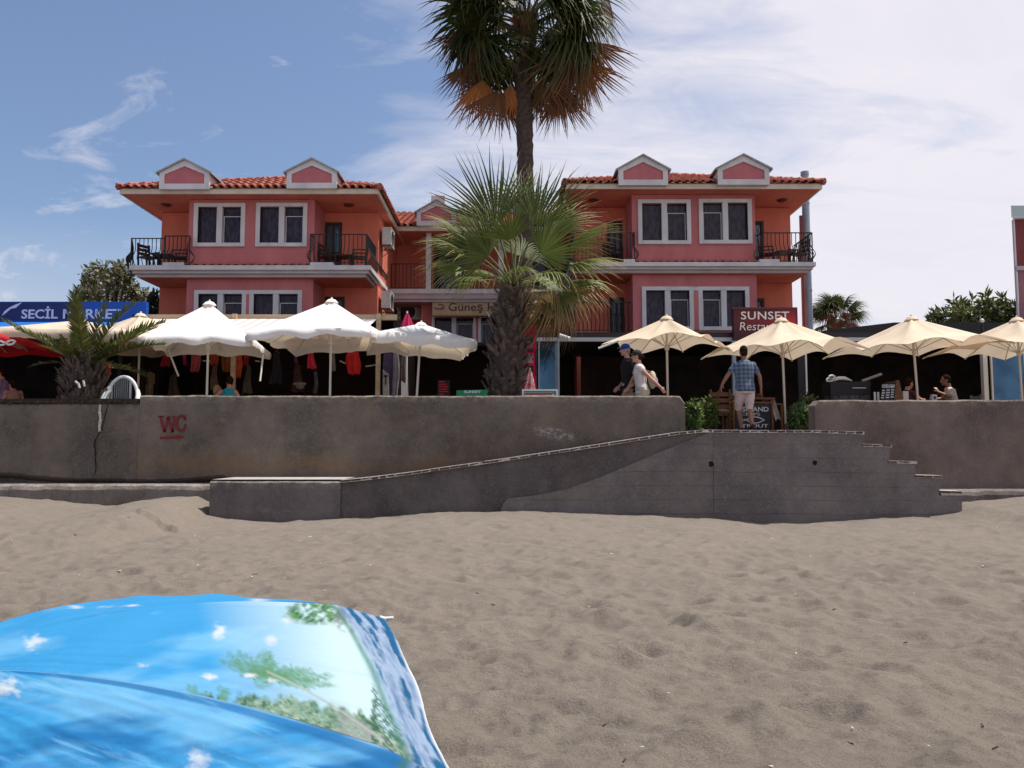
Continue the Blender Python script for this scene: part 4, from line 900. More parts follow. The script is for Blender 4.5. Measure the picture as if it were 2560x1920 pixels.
# striped awning sloping out from the fascia
mb = MB(); ys0, ys1 = 20.95, 18.9; z0_, z1_ = zb + .02, zb - .62; n = 46; xs = np.linspace(xa + .4, xb - .5, n + 1)
for k in range(n):
    mb.add([(xs[k], ys0, z0_), (xs[k + 1], ys0, z0_), (xs[k + 1], ys1, z1_), (xs[k], ys1, z1_)], [(0, 3, 2, 1)], k % 2); mb.add([(xs[k], ys1, z1_), (xs[k + 1], ys1, z1_), (xs[k + 1], ys1, z1_ - .16), (xs[k], ys1, z1_ - .16)], [(0, 3, 2, 1)], k % 2)
aw = thing("striped_awning", "faded red and white striped awning of the clothes shop", "awning", (P(660, 830, 20).x, 19.9, z1_)); mb.build("canvas", [mat("awning_red", (0.80, 0.56, 0.54), rough=.9, trans=.25), m.whitefab], aw)
for (p, q), lab in (((418, 868), (446, 940)), 0), (((660, 870), (650, 953)), 1):
    a = P(*p, 19.0); b = P(*q, 18.7); MB().tube([a, b], .022, n=6).build("stay", m.whitepole, aw)
def garment(label, px, py0, py1, wpx, Y, col, kind, name="garment", cat="clothing", col2=None):
    """a hanging garment with folds: front and back sheets; kind sets the outline"""
    x, zt = XZ(px, py0, Y); zb = XZ(px, py1, Y)[1]; w = wpx / FPX * Y / 2; h = zt - zb; ph = random.random() * 6
    outl = dict(dress=lambda t: .42 + .25 * min(1, abs(t - .3) * 1.5) + .33 * t if t > .12 else .30 + t * 1.6, shirt=lambda t: (1.0 if .05 < t < .42 else .62) if t >= .05 else .5, scarf=lambda t: .8 + .2 * math.sin(t * 3), trousers=lambda t: .7 + .1 * t, bag=lambda t: .75 + .25 * math.sin(PI * t))[kind]
    mb = MB()
    for sgn in (-1, 1):
        def fn(s, t, sgn=sgn): u = 2 * s - 1; return (x + u * w * outl(t) + .02 * math.sin(t * 5 + ph), Y + sgn * (.035 * (1 - abs(u) ** 3) + .0) + .03 * math.sin(u * 7 + ph) * (.3 + t), zt - h * t + .02 * math.cos(u * 5 + ph) * t)
        mb.grid(fn, 14, 12)
    c2 = col2 or tuple(q * .7 for q in col)
    o = mb.top(name, mat("fabric_" + kind, col, c2, scale=5, rough=.9), label, cat, "clothes hanging in the shop")
    g = MB(); top = Vector((x, Y, zt)) - Vector(o.location); g.tube([top + Vector((-w * .45, 0, -.03)), top + Vector((0, 0, .03)), top + Vector((w * .45, 0, -.03))], .012, n=5).tube([top + Vector((0, 0, .03)), top + Vector((0, 0, .12))], .008, n=5); g.build("hanger", m.midwood, o, local=True)
GM = [("deep red dress hanging at the left end of the clothes shop", 415, 868, 916, 26, 21.6, (.40, .02, .03), 'dress'), ("thin magenta scarf hanging between red and pink clothes", 463, 866, 914, 10, 21.4, (.35, .03, .16), 'scarf'),
      ("pink and white wrap hanging near the first white pole", 490, 868, 930, 24, 21.3, (.42, .08, .09), 'scarf'), ("rust red towel hanging right of the first white pole", 536, 870, 912, 34, 21.5, (.34, .07, .03), 'shirt'),
      ("brown orange sarong hanging beside the beige post", 566, 868, 930, 26, 21.7, (.30, .10, .03), 'scarf'), ("bright orange red towel right of the beige post", 598, 872, 944, 15, 21.2, (.60, .09, .03), 'scarf'), ("dark red blouse hanging right of the orange towel", 617, 872, 914, 20, 21.6, (.32, .03, .03), 'shirt'),
      ("black dress hanging in the middle of the shop", 692, 880, 960, 34, 21.5, (.02, .02, .03), 'dress'), ("narrow purple scarf hanging left of the crimson blouse", 741, 872, 910, 8, 21.4, (.16, .05, .11), 'scarf'), ("crimson blouse hanging left of the second white pole", 779, 868, 922, 26, 21.1, (.55, .03, .06), 'dress'), ("grey trousers hanging under the crimson blouse", 790, 930, 984, 12, 21.4, (.12, .12, .14), 'trousers'),
      ("grey silver scarf hanging right of the second white pole", 832, 870, 928, 16, 21.2, (.24, .21, .20), 'scarf'), ("scarlet tunic hanging right of the second white pole", 884, 880, 936, 38, 20.9, (.52, .02, .02), 'bag'), ("small orange top hanging above the scarlet tunic", 866, 862, 880, 14, 21.2, (.55, .10, .04), 'shirt'),
      ("beige patterned dress low behind the first white pole", 537, 914, 975, 26, 22.2, (.24, .15, .11), 'dress'), ("grey patterned dress low in the middle of the shop", 620, 914, 984, 26, 22.1, (.13, .11, .09), 'dress'), ("tan shirt at the far left end of the clothes shop", 374, 930, 995, 32, 21.5, (.24, .17, .11), 'shirt'), ("brown long dress second from the left end", 435, 938, 995, 38, 22.3, (.13, .085, .06), 'dress'),
      ("plum dress low between the black dress and the white pole", 745, 915, 980, 34, 22.4, (.10, .05, .05), 'dress'), ("pale folded shirt low left of the second white pole", 750, 956, 972, 34, 22.2, (.35, .29, .27), 'shirt'), ("indigo curtain of sarongs at the right end of the shop", 972, 884, 990, 28, 20.8, (.075, .060, .12), 'scarf'),
      ("pale grey long towel right of the indigo sarongs", 990, 880, 990, 16, 20.7, (.26, .24, .26), 'scarf'), ("grey brown long towel behind the third white umbrella pole", 1012, 890, 990, 22, 20.8, (.16, .12, .11), 'scarf')]
for g in GM: garment(*g)
# boards at the right end of the shop
def board(name, label, cat, pts, Y, th, mt, texts=(), group=None):
    q = [XZ(*p, Y) for p in pts]; x = sum(a for a, b in q) / len(q); z = min(b for a, b in q); t = thing(name, label, cat, (x, Y, z), group)
    MB().prism(q, Y, Y + th).build("board", mt, t)
    for (s, box, tm, kw) in texts:
        mb = MB(); (xa, za), (xb, zb) = XZ(box[0], box[3], Y), XZ(box[2], box[1], Y); text_mb(mb, s, xa, xb, za, zb, Y - .001, **kw); mb.build("lettering", tm, t)
    return t
t = board("price_board", "narrow pale board with a dark mark at the shop's right end", "board", [(957, 998), (957, 924), (970, 934), (973, 998)], 19.6, .03, mat("board_grey", (.40, .38, .36), (.3, .28, .27), scale=6))
a, b = XZ(959, 938, 19.6), XZ(970, 942, 19.6); MB().box(a[0], b[0], 19.585, 19.597, b[1], a[1]).box((a[0] + b[0]) / 2 - .012, (a[0] + b[0]) / 2 + .012, 19.585, 19.597, XZ(960, 962, 19.6)[1], b[1]).build("emblem", m.interior, t)
board("white_board", "plain white board leaning by the third white umbrella pole", "board", [(1003, 998), (1003, 952), (1019, 962), (1020, 998)], 19.4, .03, m.paper)
t = board("menu_stand", "dark stand with red lettered panels inside the shaded bar", "menu", [(1094, 1000), (1094, 950), (1124, 950), (1124, 1000)], 21.5, .04, m.interior)
mr = mat("red_print", (.42, .02, .04), rough=.6); mb = MB()
for i in range(7):
    z = 953 + i * 6.2; a, b = XZ(1097, z, 21.5), XZ(1097 + random.randint(12, 25), z + 2.6, 21.5); mb.box(a[0], b[0], 21.488, 21.497, b[1], a[1])
mb.build("lettering", mr, t)
green = mat("sign_green", (.015, .22, .085), rough=.5); wht = mat("sign_white", (.75, .76, .74), rough=.6)
board("green_sign", "green board with white SUNSET lettering on top of the sea wall", "sign", [(1141, 1000), (1141, 976), (1216, 974), (1221, 977), (1218, 984), (1216, 1000)], 16.6, .05, green, [("SUNSET", (1160, 976.5, 1202, 983), wht, dict(bold=.02))])
t = board("striped_sign", "white edged sign with green stripes standing right of the palm trunk", "sign", [(1305, 1000), (1305, 973), (1394, 973), (1396, 1000)], 16.7, .05, wht)
mb = MB(); a, b = XZ(1310, 977.5, 16.7), XZ(1390, 980, 16.7); mb.box(a[0], b[0], 16.68, 16.697, b[1], a[1]); a, b = XZ(1310, 982, 16.7), XZ(1386, 984, 16.7); mb.box(a[0], b[0], 16.68, 16.697, b[1], a[1]); a, b = XZ(1387, 980, 16.7), XZ(1390, 1000, 16.7); mb.box(a[0], b[0], 16.68, 16.697, b[1], a[1]); mb.build("stripe", green, t)
mb = MB(); a, b = XZ(1310, 985, 16.7), XZ(1380, 987, 16.7); mb.box(a[0], b[0], 16.68, 16.697, b[1], a[1]); mb.build("stripe", mr, t)
# feather flag
yk = 18.2; t = thing("feather_flag", "tall magenta feather flag standing right of the palm trunk", "flag", (P(1339, 980, yk).x, yk, PROM))
zt_ = P(1335, 770, yk).z; pole = [P(1340, 1000, yk), P(1340, 820, yk), P(1337, 785, yk), P(1326, 770, yk), P(1314, 780, yk)]
pole[0].z = PROM; MB().tube(pole, .014, n=6).build("pole", m.dark_frame, t)
def fl(s, q):
    yy = 772 + q * 208; r = np.interp(q, [0, .04, .10, .2, 1], [1325, 1334, 1338, 1340, 1340]); l = np.interp(q, [0, .04, .1, 1], [1320, 1308, 1300, 1298]); p = P(float(l + (r - l) * s), yy, yk); return (p.x, p.y + .03 * math.sin(q * 9 + s * 2) - .015, p.z)
mb = MB(); mb.grid(fl, 8, 40); mb.build("flag_cloth", mat("flag_magenta", (.68, .02, .09), (.60, .015, .08), scale=3, rough=.8, trans=.3), t)
mb = MB()
for k, (y0, y1) in enumerate(((838, 868), (874, 880), (884, 908), (914, 940))):
    def fn(s, q, y0=y0, y1=y1):
        p = P(1312 + 21 * s, y0 + (y1 - y0) * q, yk - .06); return (p.x, p.y + .03 * math.sin(((y0 + (y1 - y0) * q) - 772) / 208 * 9 + s * 2) - .0, p.z)
    mb.grid(fn, 4, 4, k % 2)
mb.build("print", [mat("flag_grey", (.42, .30, .31), (.10, .06, .07), scale=14, rough=.8, lo=.45, hi=.55), mat("flag_dark", (.05, .02, .03))], t)
mb = MB(); x0, z0 = XZ(1314, 820, yk - .07); x1, z1 = XZ(1336, 800, yk - .07); 
for k in range(4): 
    q0 = P(1314 + k * 5, 806 + k * 3, yk - .07); mb.bar(q0, q0 + Vector((.03, 0, .08 if k % 2 else .03)), .02)
mb.build("emblem", mat("flag_yellow", (.75, .42, .08)), t)
# folded pink parasol left of the centre, folded pink cloth by the flag
def folded_parasol(name, label, px, ytop, ybot, Y, wtop, wbot, col, cat="umbrella", lean=0.0, pale=None):
    x, zt = XZ(px, ytop, Y); zb = XZ(px, ybot, Y)[1]; t = thing(name, label, cat, (x, Y, PROM)); k = 16
    def fn(s, q): a = 2 * PI * s; r = (wtop + (wbot - wtop) * q ** .8) * (1 + .25 * math.cos(a * 6 + q * 2)); return (x + r * math.cos(a) + lean * q, Y + r * math.sin(a), zt - (zt - zb) * q)
    mb = MB(); mb.grid(fn, 48, 10); mb.build("cloth", mat("folded_cloth", col, pale or tuple(c * .75 for c in col), scale=4, rough=.85, trans=.2), t)
    MB().tube([(x, Y, PROM), (x, Y, zt + .05)], .02, n=8).build("pole", m.whitepole, t)
folded_parasol("folded_parasol", "closed pink parasol behind the third white umbrella", 1018, 783, 840, 20.2, .02, .20, (.50, .02, .10))
folded_parasol("folded_parasol", "closed pale pink parasol at the foot of the magenta flag", 1325, 925, 1000, 17.9, .02, .17, (.75, .10, .17), lean=-.05, pale=(.85, .62, .60))

# market at the far left
mk = thing("market", "small shop with blue awning and dark open front at far left", "shop", (P(120, 900, 21.5).x, 21.5, PROM))
ym = 21.2; x0 = -18; x1 = P(330, 820, ym).x; zt = P(100, 800, ym).z; blue = mat("awning_blue", (.012, .16, .50), (.010, .13, .42), scale=2, rough=.7, trans=.1)
mb = MB(); mb.add([(x0, ym, zt), (x1, ym, zt), (x1, ym - 1.8, P(100, 838, ym - 1.8).z), (x0, ym - 1.8, P(100, 838, ym - 1.8).z)], [(0, 3, 2, 1)]); mb.build("awning", blue, mk)
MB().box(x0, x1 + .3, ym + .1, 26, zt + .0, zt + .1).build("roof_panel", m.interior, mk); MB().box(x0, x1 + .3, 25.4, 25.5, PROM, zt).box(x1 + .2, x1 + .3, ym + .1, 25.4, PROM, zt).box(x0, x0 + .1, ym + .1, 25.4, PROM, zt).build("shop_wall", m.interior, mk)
for px in (-40, 300): x = P(px, 900, ym).x; MB().box(x - .05, x + .05, ym, ym + .1, PROM, zt).build("post", m.dark_frame, mk)
Y = 21.0; t = thing("market_sign", "long blue market sign with white capital letters at far left", "sign", (P(150, 800, Y).x, Y, P(150, 802, Y).z))
x0, zt = XZ(-120, 754, Y); x1, zb = XZ(364, 802, Y); xm = P(180, 780, Y).x
navy = mat("sign_navy", (.012, .028, .13), (.010, .02, .10), scale=2, rough=.5); MB().box(x0, x1, Y, Y + .15, zb, zt).build("board", mat("sign_blue", (.006, .075, .38), rough=.5), t)
mb = MB(); mb.prism([(x0, zb + .02), (P(178, 780, Y).x, zb + .02), (P(182, 756, Y).x, zt - .02), (x0, zt - .02)], Y - .008, Y); mb.build("panel", navy, t)
lt = mat("sign_letter_pale", (.50, .60, .78), rough=.6); mb = MB()
for s, a, b, top in (("SECİL", 54, 146, 766), ("MARKET", 158, 306, 773)):
    mb = MB(); xa, za = XZ(a, 797, Y); xb, zz = XZ(b, top, Y); text_mb(mb, s, xa, xb, za, zz, Y - .012, bold=.022); mb.build("lettering", lt, t)
q = [XZ(*p, Y) for p in ((5, 790), (12, 778), (24, 769), (38, 762), (56, 756), (40, 770), (28, 772), (14, 784))]; MB().prism(q, Y - .014, Y - .009).build("emblem", lt, t)

# restaurant under the right wing
rs = thing("restaurant", "dark open fronted terrace restaurant with black canopy under the right wing", "restaurant", (P(1900, 900, 20.5).x, 20.5, PROM))
yr = 20.5; xa = P(1346, 840, yr).x; xb = 16.0; zt = P(1700, 831, yr).z; zb = P(1700, 846, yr).z
MB().box(xa, xb, yr + .06, 25.1, zb + .06, zt - .02).build("canopy_roof", m.blacksteel, rs)
MB().box(xa, xb, yr, yr + .06, zb, zt).build("fascia", m.blacksteel, rs)
mb = MB(); mb.box(xa - .05, xb, yr - .10, yr - .003, zb - .085, zb + .01); mb.build("gutter", m.gutter, rs)
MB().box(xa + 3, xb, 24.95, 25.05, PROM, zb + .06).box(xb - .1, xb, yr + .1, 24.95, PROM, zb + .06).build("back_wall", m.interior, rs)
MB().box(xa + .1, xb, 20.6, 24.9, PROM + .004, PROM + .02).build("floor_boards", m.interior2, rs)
for px, w_, mt in ((1835, .09, m.metal), (2001, .16, m.blacksteel), (1396, .05, m.metal), (2461, .11, m.creampole)):
    x = P(px, 920, yr - .2).x; MB().box(x - w_ / 2, x + w_ / 2, yr - .25, yr - .12, PROM, zb - .09).build("post", mt, rs)
x = P(2014, 920, yr - .2).x; MB().box(x - .02, x + .02, yr - .25, yr - .2, PROM, zb - .09).build("post", m.whitepole, rs)
blueglass = mat("tinted_glass", (.050, .120, .20), (.030, .075, .13), scale=1.2, rough=.06, spec=.6, metal=.75)
for (a, b, lab) in ((1345, 1392, "left"), (2470, 2556, "right")):
    x0, z1 = XZ(a, 856, yr - .1); x1 = XZ(b, 856, yr - .1)[0]; g = MB().box(x0 + .04, x1 - .04, yr - .16, yr - .15, PROM + .05, z1 - .02).build("glass_panel", blueglass, rs)
    MB().box(x0, x0 + .04, yr - .18, yr - .13, PROM, z1).box(x1 - .04, x1, yr - .18, yr - .13, PROM, z1).box(x0 + .04, x1 - .04, yr - .18, yr - .13, PROM, PROM + .05).build("panel_frame", m.metal if lab == "left" else m.creampole, g)
# pitched dark roof edge at the right and a roof-top lamp
mb = MB(); q = [XZ(*p, 21.5) for p in ((2062, 832), (2062, 826), (2235, 806), (2545, 806), (2560, 812), (2700, 812), (2700, 832))]; mb.prism(q, 21.5, 25.0); mb.build("roof_ridge", m.blacksteel, rs)
def spot(name, label, px, py, Y, mt):
    p = P(px, py, Y); t = thing(name, label, "camera" if 'camera' in name else "lamp", (p.x, Y, p.z))
    return t, p
t, p = spot("security_camera", "white security camera on the restaurant gutter right of blue glass", 1412, 843, 20.3, None)
MB().tube([p + Vector((-.13, .0, .05)), p + Vector((.12, -.06, -.05))], [.045, .05], n=10).build("camera_body", m.plasticwhite, t); MB().tube([p + Vector((-.1, 0, .05)), p + Vector((-.16, .08, .14)), p + Vector((-.1, .16, .14))], .015, n=6).build("bracket", m.dark_frame, t)
for px, py, lab in ((1374, 815, "white round lamp on the canopy edge right of the red flag"), (2455, 802, "white round lamp on the dark roof edge below the shrub")):
    t, p = spot("roof_lamp", lab, px, py, 20.7, None); MB().ellipsoid(p, (.055, .055, .06), 12, 8).build("globe", m.plasticwhite, t); MB().tube([p - Vector((0, 0, .05)), (p.x, p.y, P(px, 831, 20.7).z)], .03, n=8).build("stem", m.dark_frame, t)
# restaurant name sign
Y = 20.2; t = thing("restaurant_sign", "dark red sunset coloured sign with white SUNSET Restaurant lettering", "sign", (P(1912, 850, Y).x, Y, P(1912, 850, Y).z))
x0, zt = XZ(1833, 772, Y); x1, zb = XZ(1992, 850, Y); nv, nu_ = 30, 40; V = []; F = []; C = []
for j in range(nv + 1):
    for i in range(nu_ + 1):
        s, q = i / nu_, j / nv; V.append((x0 + (x1 - x0) * s, Y - .004, zb + (zt - zb) * q)); g = max(0, 1 - abs(q - .62) * 2.2 + .15 * math.sin(s * 9)) * (0.25 + .75 * s)
        C.append((.035 + .34 * g * (0.5 + .5 * s), .006 + .012 * g + .02 * max(0, g - .7), .012 + .012 * g))
F = [(j * (nu_ + 1) + i, j * (nu_ + 1) + i + 1, (j + 1) * (nu_ + 1) + i + 1, (j + 1) * (nu_ + 1) + i) for j in range(nv) for i in range(nu_)]
MB().box(x0, x1, Y, Y + .16, zb, zt).build("board", mat("sign_dark", (.03, .006, .01), rough=.5), t)
o = bpy.data.objects.new("print", npmesh("print", [(a - t.location.x, b - t.location.y, c - t.location.z) for a, b, c in V], F, mat_attr("sign_print", rough=.45), C)); link(o, t)
mb = MB(); xa, za = XZ(1852, 799, Y); xb, zz = XZ(1972, 779, Y); text_mb(mb, "SUNSET", xa, xb, za, zz, Y - .012, bold=.012, spacing=1.08)
mb.build("lettering", mat("sign_silver", (.66, .63, .60), rough=.6), t); mb = MB(); xa, za = XZ(1849, 826, Y); xb, zz = XZ(1978, 806, Y); text_mb(mb, "Restaurant", xa, xb, za, zz, Y - .012, shear=.12, bold=-.004); mb.build("lettering", mat("sign_ivory", (.66, .63, .60), rough=.6), t)
b = MB(); b.box(x0 - .03, x1 + .03, Y - .02, Y + .17, zt, zt + .035).box(x1, x1 + .03, Y - .02, Y + .17, zb, zt); b.build("frame", mat("sign_frame", (.11, .03, .035), rough=.5), t)

# neighbouring building at the right edge
nb = thing("brick_building", "dark red building with glass roof railing at the right edge", "building", (P(2560, 900, 23).x + 3, 24, PROM))
y0 = 23.5; xw = P(2537, 560, y0).x; zt = P(2535, 549, y0).z; zm = P(2540, 671, y0).z
red = mat("dark_red_render", (.22, .055, .060), (.18, .045, .05), scale=2, rough=.9, bump=.2); pk = mat("dull_pink_render", (.34, .16, .18), (.28, .13, .15), scale=2, rough=.9)
def slab(za, zb, e, mt, name):
    pl = [(xw - e, y0 - e), (xw + 9 + e, y0 - e), (xw + 14, 36), (xw * 36 / y0 + 1.5, 36)]; MB().add([(a, b, za) for a, b in pl] + [(a, b, zb) for a, b in pl], [(0, 3, 2, 1), (4, 5, 6, 7), (0, 1, 5, 4), (1, 2, 6, 5), (2, 3, 7, 6), (3, 0, 4, 7)]).build(name, mt, nb)
slab(zm + .06, zt, 0, red, "upper_wall"); slab(PROM, zm - .06, -.02, pk, "lower_wall"); slab(zm - .06, zm + .06, .05, m.moulding, "string_course"); slab(zt, zt + .06, .14, m.trim, "roof_edge")
MB().box(xw - .05, xw - .003, y0 - .01, y0 + .06, PROM, zt).build("corner_trim", m.trim, nb)
for k in range(4): g = MB().box(xw - .08 + k * .95, xw + .80 + k * .95, y0, y0 + .012, zt + .06, zt + .42).build("rail_pane", m.rail_glass, nb); MB().bar((xw + .84 + k * .95, y0, zt + .06), (xw + .84 + k * .95, y0, zt + .46), .04).build("rail_post", m.metal, g)


# ------------------------------------------------------------ palms
def fan_frond(seed, pet=1.0, blade=1.25, nseg=34, spread=125, droop=.5, green=(.072, .098, .020), tip=(.26, .20, .09), tipstart=.62, dead=False, fold=.35, CUT=.47):
    """a fan palm leaf along +x (petiole from the origin), blade in the x-y plane, drooping towards -z"""
    r = random.Random(seed); V = []; F = []; C = []
    def add(vs, fs, cs): b = len(V); V.extend(vs); F.extend([tuple(b + i for i in f) for f in fs]); C.extend(cs)
    n = 6; pw = .022; pts = []
    for i in range(n + 1): t = i / n; pts.append(Vector((pet * t, 0, .10 * pet * math.sin(t * PI) * .6)))
    pc = (.20, .20, .08) if not dead else (.15, .09, .05); vs = []; cs = []
    for i, p in enumerate(pts):
        w = pw * (1.5 - .8 * i / n); vs += [p + Vector((0, w, 0)), p + Vector((0, 0, w * .6)), p + Vector((0, -w, 0)), p + Vector((0, 0, -w * .6))]; cs += [pc] * 4
    add(vs, [(4 * i + k, 4 * i + (k + 1) % 4, 4 * i + 4 + (k + 1) % 4, 4 * i + 4 + k) for i in range(n) for k in range(4)], cs)
    hub = Vector((pet, 0, 0)); st = [.02, .2, .36, .5, .66, .84, 1.0]
    for s in range(nseg):
        a = R(-spread + 2 * spread * (s + .5) / nseg) + r.uniform(-.015, .015); da = R(2 * spread / nseg) / 2
        L = blade * (.72 + .28 * math.cos(a * .8)) * r.uniform(.90, 1.08); dd = droop * r.uniform(.55, 1.35); bend = r.uniform(-.22, .22); twist = r.uniform(-.02, .02)
        side = math.sin(a); vs = []; cs = []; br = r.uniform(.75, 1.25)
        for t in st:
            rr = L * t; ang = a + bend * max(0, t - .5); c = Vector((math.cos(ang), math.sin(ang), 0)); per = Vector((-c.y, c.x, 0))
            hw = min(math.tan(da) * rr * 1.06, math.tan(da) * L * CUT); 
            if t > .5: hw *= max(.04, 1 - ((t - .5) / .5) ** .9)
            z = -fold * L * .55 * side * side * t - dd * L * max(0, t - .38) ** 2 * 1.6 - .10 * L * t * t
            x_pull = 1 - .35 * dd * max(0, t - .5)
            p = hub + c * rr * x_pull + Vector((0, 0, z)); ridge = .75 * hw
            vs += [p - per * hw, p + Vector((0, 0, ridge)), p + per * hw]
            k = min(1, max(0, (t - tipstart) / (1 - tipstart) * 1.15)) ** 1.3
            col = tuple((g * br) * (1 - k) + tp * k for g, tp in zip(green, tip)); cs += [col, tuple(min(1, q * 1.15) for q in col), col]
        m_ = len(st); add(vs, [(3 * i + j, 3 * i + 3 + j, 3 * i + 4 + j, 3 * i + 1 + j) for i in range(m_ - 1) for j in (0, 1)], cs)
    me = npmesh("frond", [tuple(v) for v in V], F, m.deadfrond if dead else m.frond, C); return me
def frond_matrix(org, d, roll=0.0, flip_normal=None):
    d = Vector(d).normalized(); up = Vector(flip_normal) if flip_normal else Vector((0, 0, 1))
    n = up - d * up.dot(d)
    if n.length < .12: n = Vector((0, -1, .3)); n -= d * n.dot(d)
    n.normalize(); y = n.cross(d); M3 = Matrix((d, y, n)).transposed()
    return Matrix.Translation(org) @ M3.to_4x4() @ Matrix.Rotation(roll, 4, 'X')
def palm_trunk(t, base, pts, rads, bump=.03, ring=.0, n=20):
    vs = []; fs = []; k = len(pts)
    for i in range(k):
        for j in range(n):
            a = 2 * PI * j / n; r = rads[i] * (1 + bump * math.sin(j * 2.7 + i * 1.9) + bump * random.uniform(-1, 1) + ring * ((i % 2) * 2 - 1)); vs.append(Vector(pts[i]) + Vector((r * math.cos(a), r * math.sin(a), 0)))
    for i in range(k - 1):
        for j in range(n): fs.append((i * n + j, i * n + (j + 1) % n, (i + 1) * n + (j + 1) % n, (i + 1) * n + j))
    fs.append(tuple(range((k - 1) * n, k * n))); return MB().add(vs, fs, 0, True).build("trunk", m.bark, t)
def lerp_list(x, xs, ys): return float(np.interp(x, xs, ys))

# short palm behind the wall
YP = 17.4
sp = thing("fan_palm", "short stout fan palm with thick booted trunk in front of the hotel", "palm tree", (P(1272, 985, YP).x, YP, PROM))
ztop = P(1285, 722, YP).z; xc0 = P(1252, 985, YP).x; xc1 = P(1282, 722, YP).x; nn = 26
zz = [PROM + (ztop - PROM) * i / nn for i in range(nn + 1)]
trad = lambda z: lerp_list((z - PROM) / (ztop - PROM), [0, .25, .45, .7, .9, 1], [.32, .33, .36, .33, .32, .27])
tx = lambda z: xc0 + (xc1 - xc0) * (z - PROM) / (ztop - PROM)
palm_trunk(sp, None, [(tx(z), YP, z) for z in zz], [trad(z) for z in zz], .04)
def boot_mesh(seed):
    r = random.Random(seed); L = r.uniform(.20, .34); w = r.uniform(.055, .085); mb = MB(); vs = []
    for t, ww, th, out in ((0, 1.2, .05, 0), (.5, 1.0, .045, .06), (.85, .8, .035, .085), (1.0, .55, .02, .105)):
        h = L * t; j = lambda: r.uniform(-.008, .008); vs += [(-w * ww + j(), out - th, h), (0, out - th * .4 + .02, h + j()), (w * ww + j(), out - th, h), (0, out - th * 1.7, h)]
    fs = [(4 * i + k, 4 * i + (k + 1) % 4, 4 * i + 4 + (k + 1) % 4, 4 * i + 4 + k) for i in range(3) for k in range(4)] + [(12, 13, 14, 15)]
    mb.add(vs, fs); return mb.mesh("leaf_base", m.boot)
BM = [boot_mesh(k) for k in range(6)]
rows = 21
for i in range(rows):
    z = PROM + .15 + (ztop - PROM - .30) * i / rows; k = 13
    for j in range(k):
        a = 2 * PI * (j + .5 * (i % 2)) / k + random.uniform(-.3, .3); z += random.uniform(-.06, .06)
        if math.sin(a) > .55: continue
        r = trad(z) + random.uniform(-.015, .025); M4 = Matrix.Translation(Vector((tx(z) + r * math.cos(a), YP + r * math.sin(a), z)) - Vector(sp.location)) @ Matrix.Rotation(a - PI / 2, 4, 'Z') @ Matrix.Rotation(random.uniform(-.45, .15), 4, 'X') @ Matrix.Rotation(random.uniform(-.45, .45), 4, 'Y') @ Matrix.Diagonal((random.uniform(.55, 1.1), random.uniform(.6, 1.1), random.uniform(.45, 1.1), 1))
        inst("leaf_base", random.choice(BM), sp, M4)
FD = [fan_frond(140 + k, pet=.85, blade=1.05, droop=1.0, green=(.15, .12, .05), tip=(.30, .18, .07), tipstart=.30, fold=.6) for k in range(2)]
crown = Vector((xc1, YP, ztop + .05)) - Vector(sp.location)
def put(parent, me, org, alpha, beta, s=1.0, roll=0.0, nrm=None):
    ca, sa, cb, sb = math.cos(R(alpha)), math.sin(R(alpha)), math.cos(R(beta)), math.sin(R(beta)); d = Vector((ca * cb, -sb, sa * cb))
    inst("frond", me, parent, frond_matrix(org + d * .10, d, roll, nrm) @ Matrix.Diagonal((s, s, s, 1)))
NB = (0, -1, .15)
def hub_leaf(hx, hy, dy, blade, spread=95, droop=.4, nrm=None, roll=0.0, tipstart=.62, fold=.25, nseg=28, tip=(.33, .25, .10), green=(.090, .118, .026)):
    h = P(hx, hy, YP + dy) - Vector(sp.location); d = h - crown; me = fan_frond(random.randint(0, 9999), pet=d.length, blade=blade, nseg=nseg, spread=spread, droop=droop, tipstart=tipstart, fold=fold, tip=tip, green=green, CUT=.36)
    inst("frond", me, sp, frond_matrix(crown, d, roll, nrm))
UP = (.0, -.35, 1)
for a in [(1240, 565, -.25, 1.78, 58, .12, NB, .15, .72, .10), (1340, 565, -.1, 1.66, 58, .14, NB, -.2, .70, .10), (1296, 545, .45, 1.55, 60, .15, NB, .0, .72, .1), (1222, 640, -.55, 1.30, 88, .25, (-.3, -1, .5), .1, .70, .15), (1352, 635, -.5, 1.28, 85, .28, (.3, -1, .5), -.1, .66, .15), (1275, 600, -.75, 1.05, 75, .3, (0, -1, .4), .3, .75, .15),
          (1172, 605, .1, 1.18, 80, .30, UP, .45, .55, .22), (1165, 640, -.3, 1.22, 85, .36, UP, .3, .55, .22), (1158, 676, .1, 1.12, 85, .36, UP, -.1, .40, .25), (1168, 620, .5, 1.2, 75, .3, NB, .3, .5, .2), (1195, 700, -.5, .95, 90, .7, UP, .3, .5, .4), (1200, 565, .5, 1.15, 70, .3, NB, .4, .62, .2),
          (1424, 618, -.2, 1.28, 70, .26, UP, -.45, .62, .2), (1420, 668, -.4, 1.30, 80, .36, UP, -.25, .55, .25), (1420, 705, .0, 1.22, 85, .45, UP, .1, .48, .3), (1385, 575, .4, 1.20, 75, .3, NB, -.4, .58, .2), (1395, 730, -.4, 1.05, 85, .8, UP, .2, .45, .5), (1360, 690, -.75, .95, 90, .7, UP, -.3, .6, .4), (1340, 700, .5, 1.1, 90, .6, UP, .2, .6, .4), (1235, 690, .5, 1.1, 90, .6, UP, .2, .6, .4), (1300, 640, .8, 1.3, 80, .3, NB, .2, .7, .2), (1290, 680, -.95, .72, 85, .8, (0, -1, .8), .2, .7, .4)]: hub_leaf(*a)
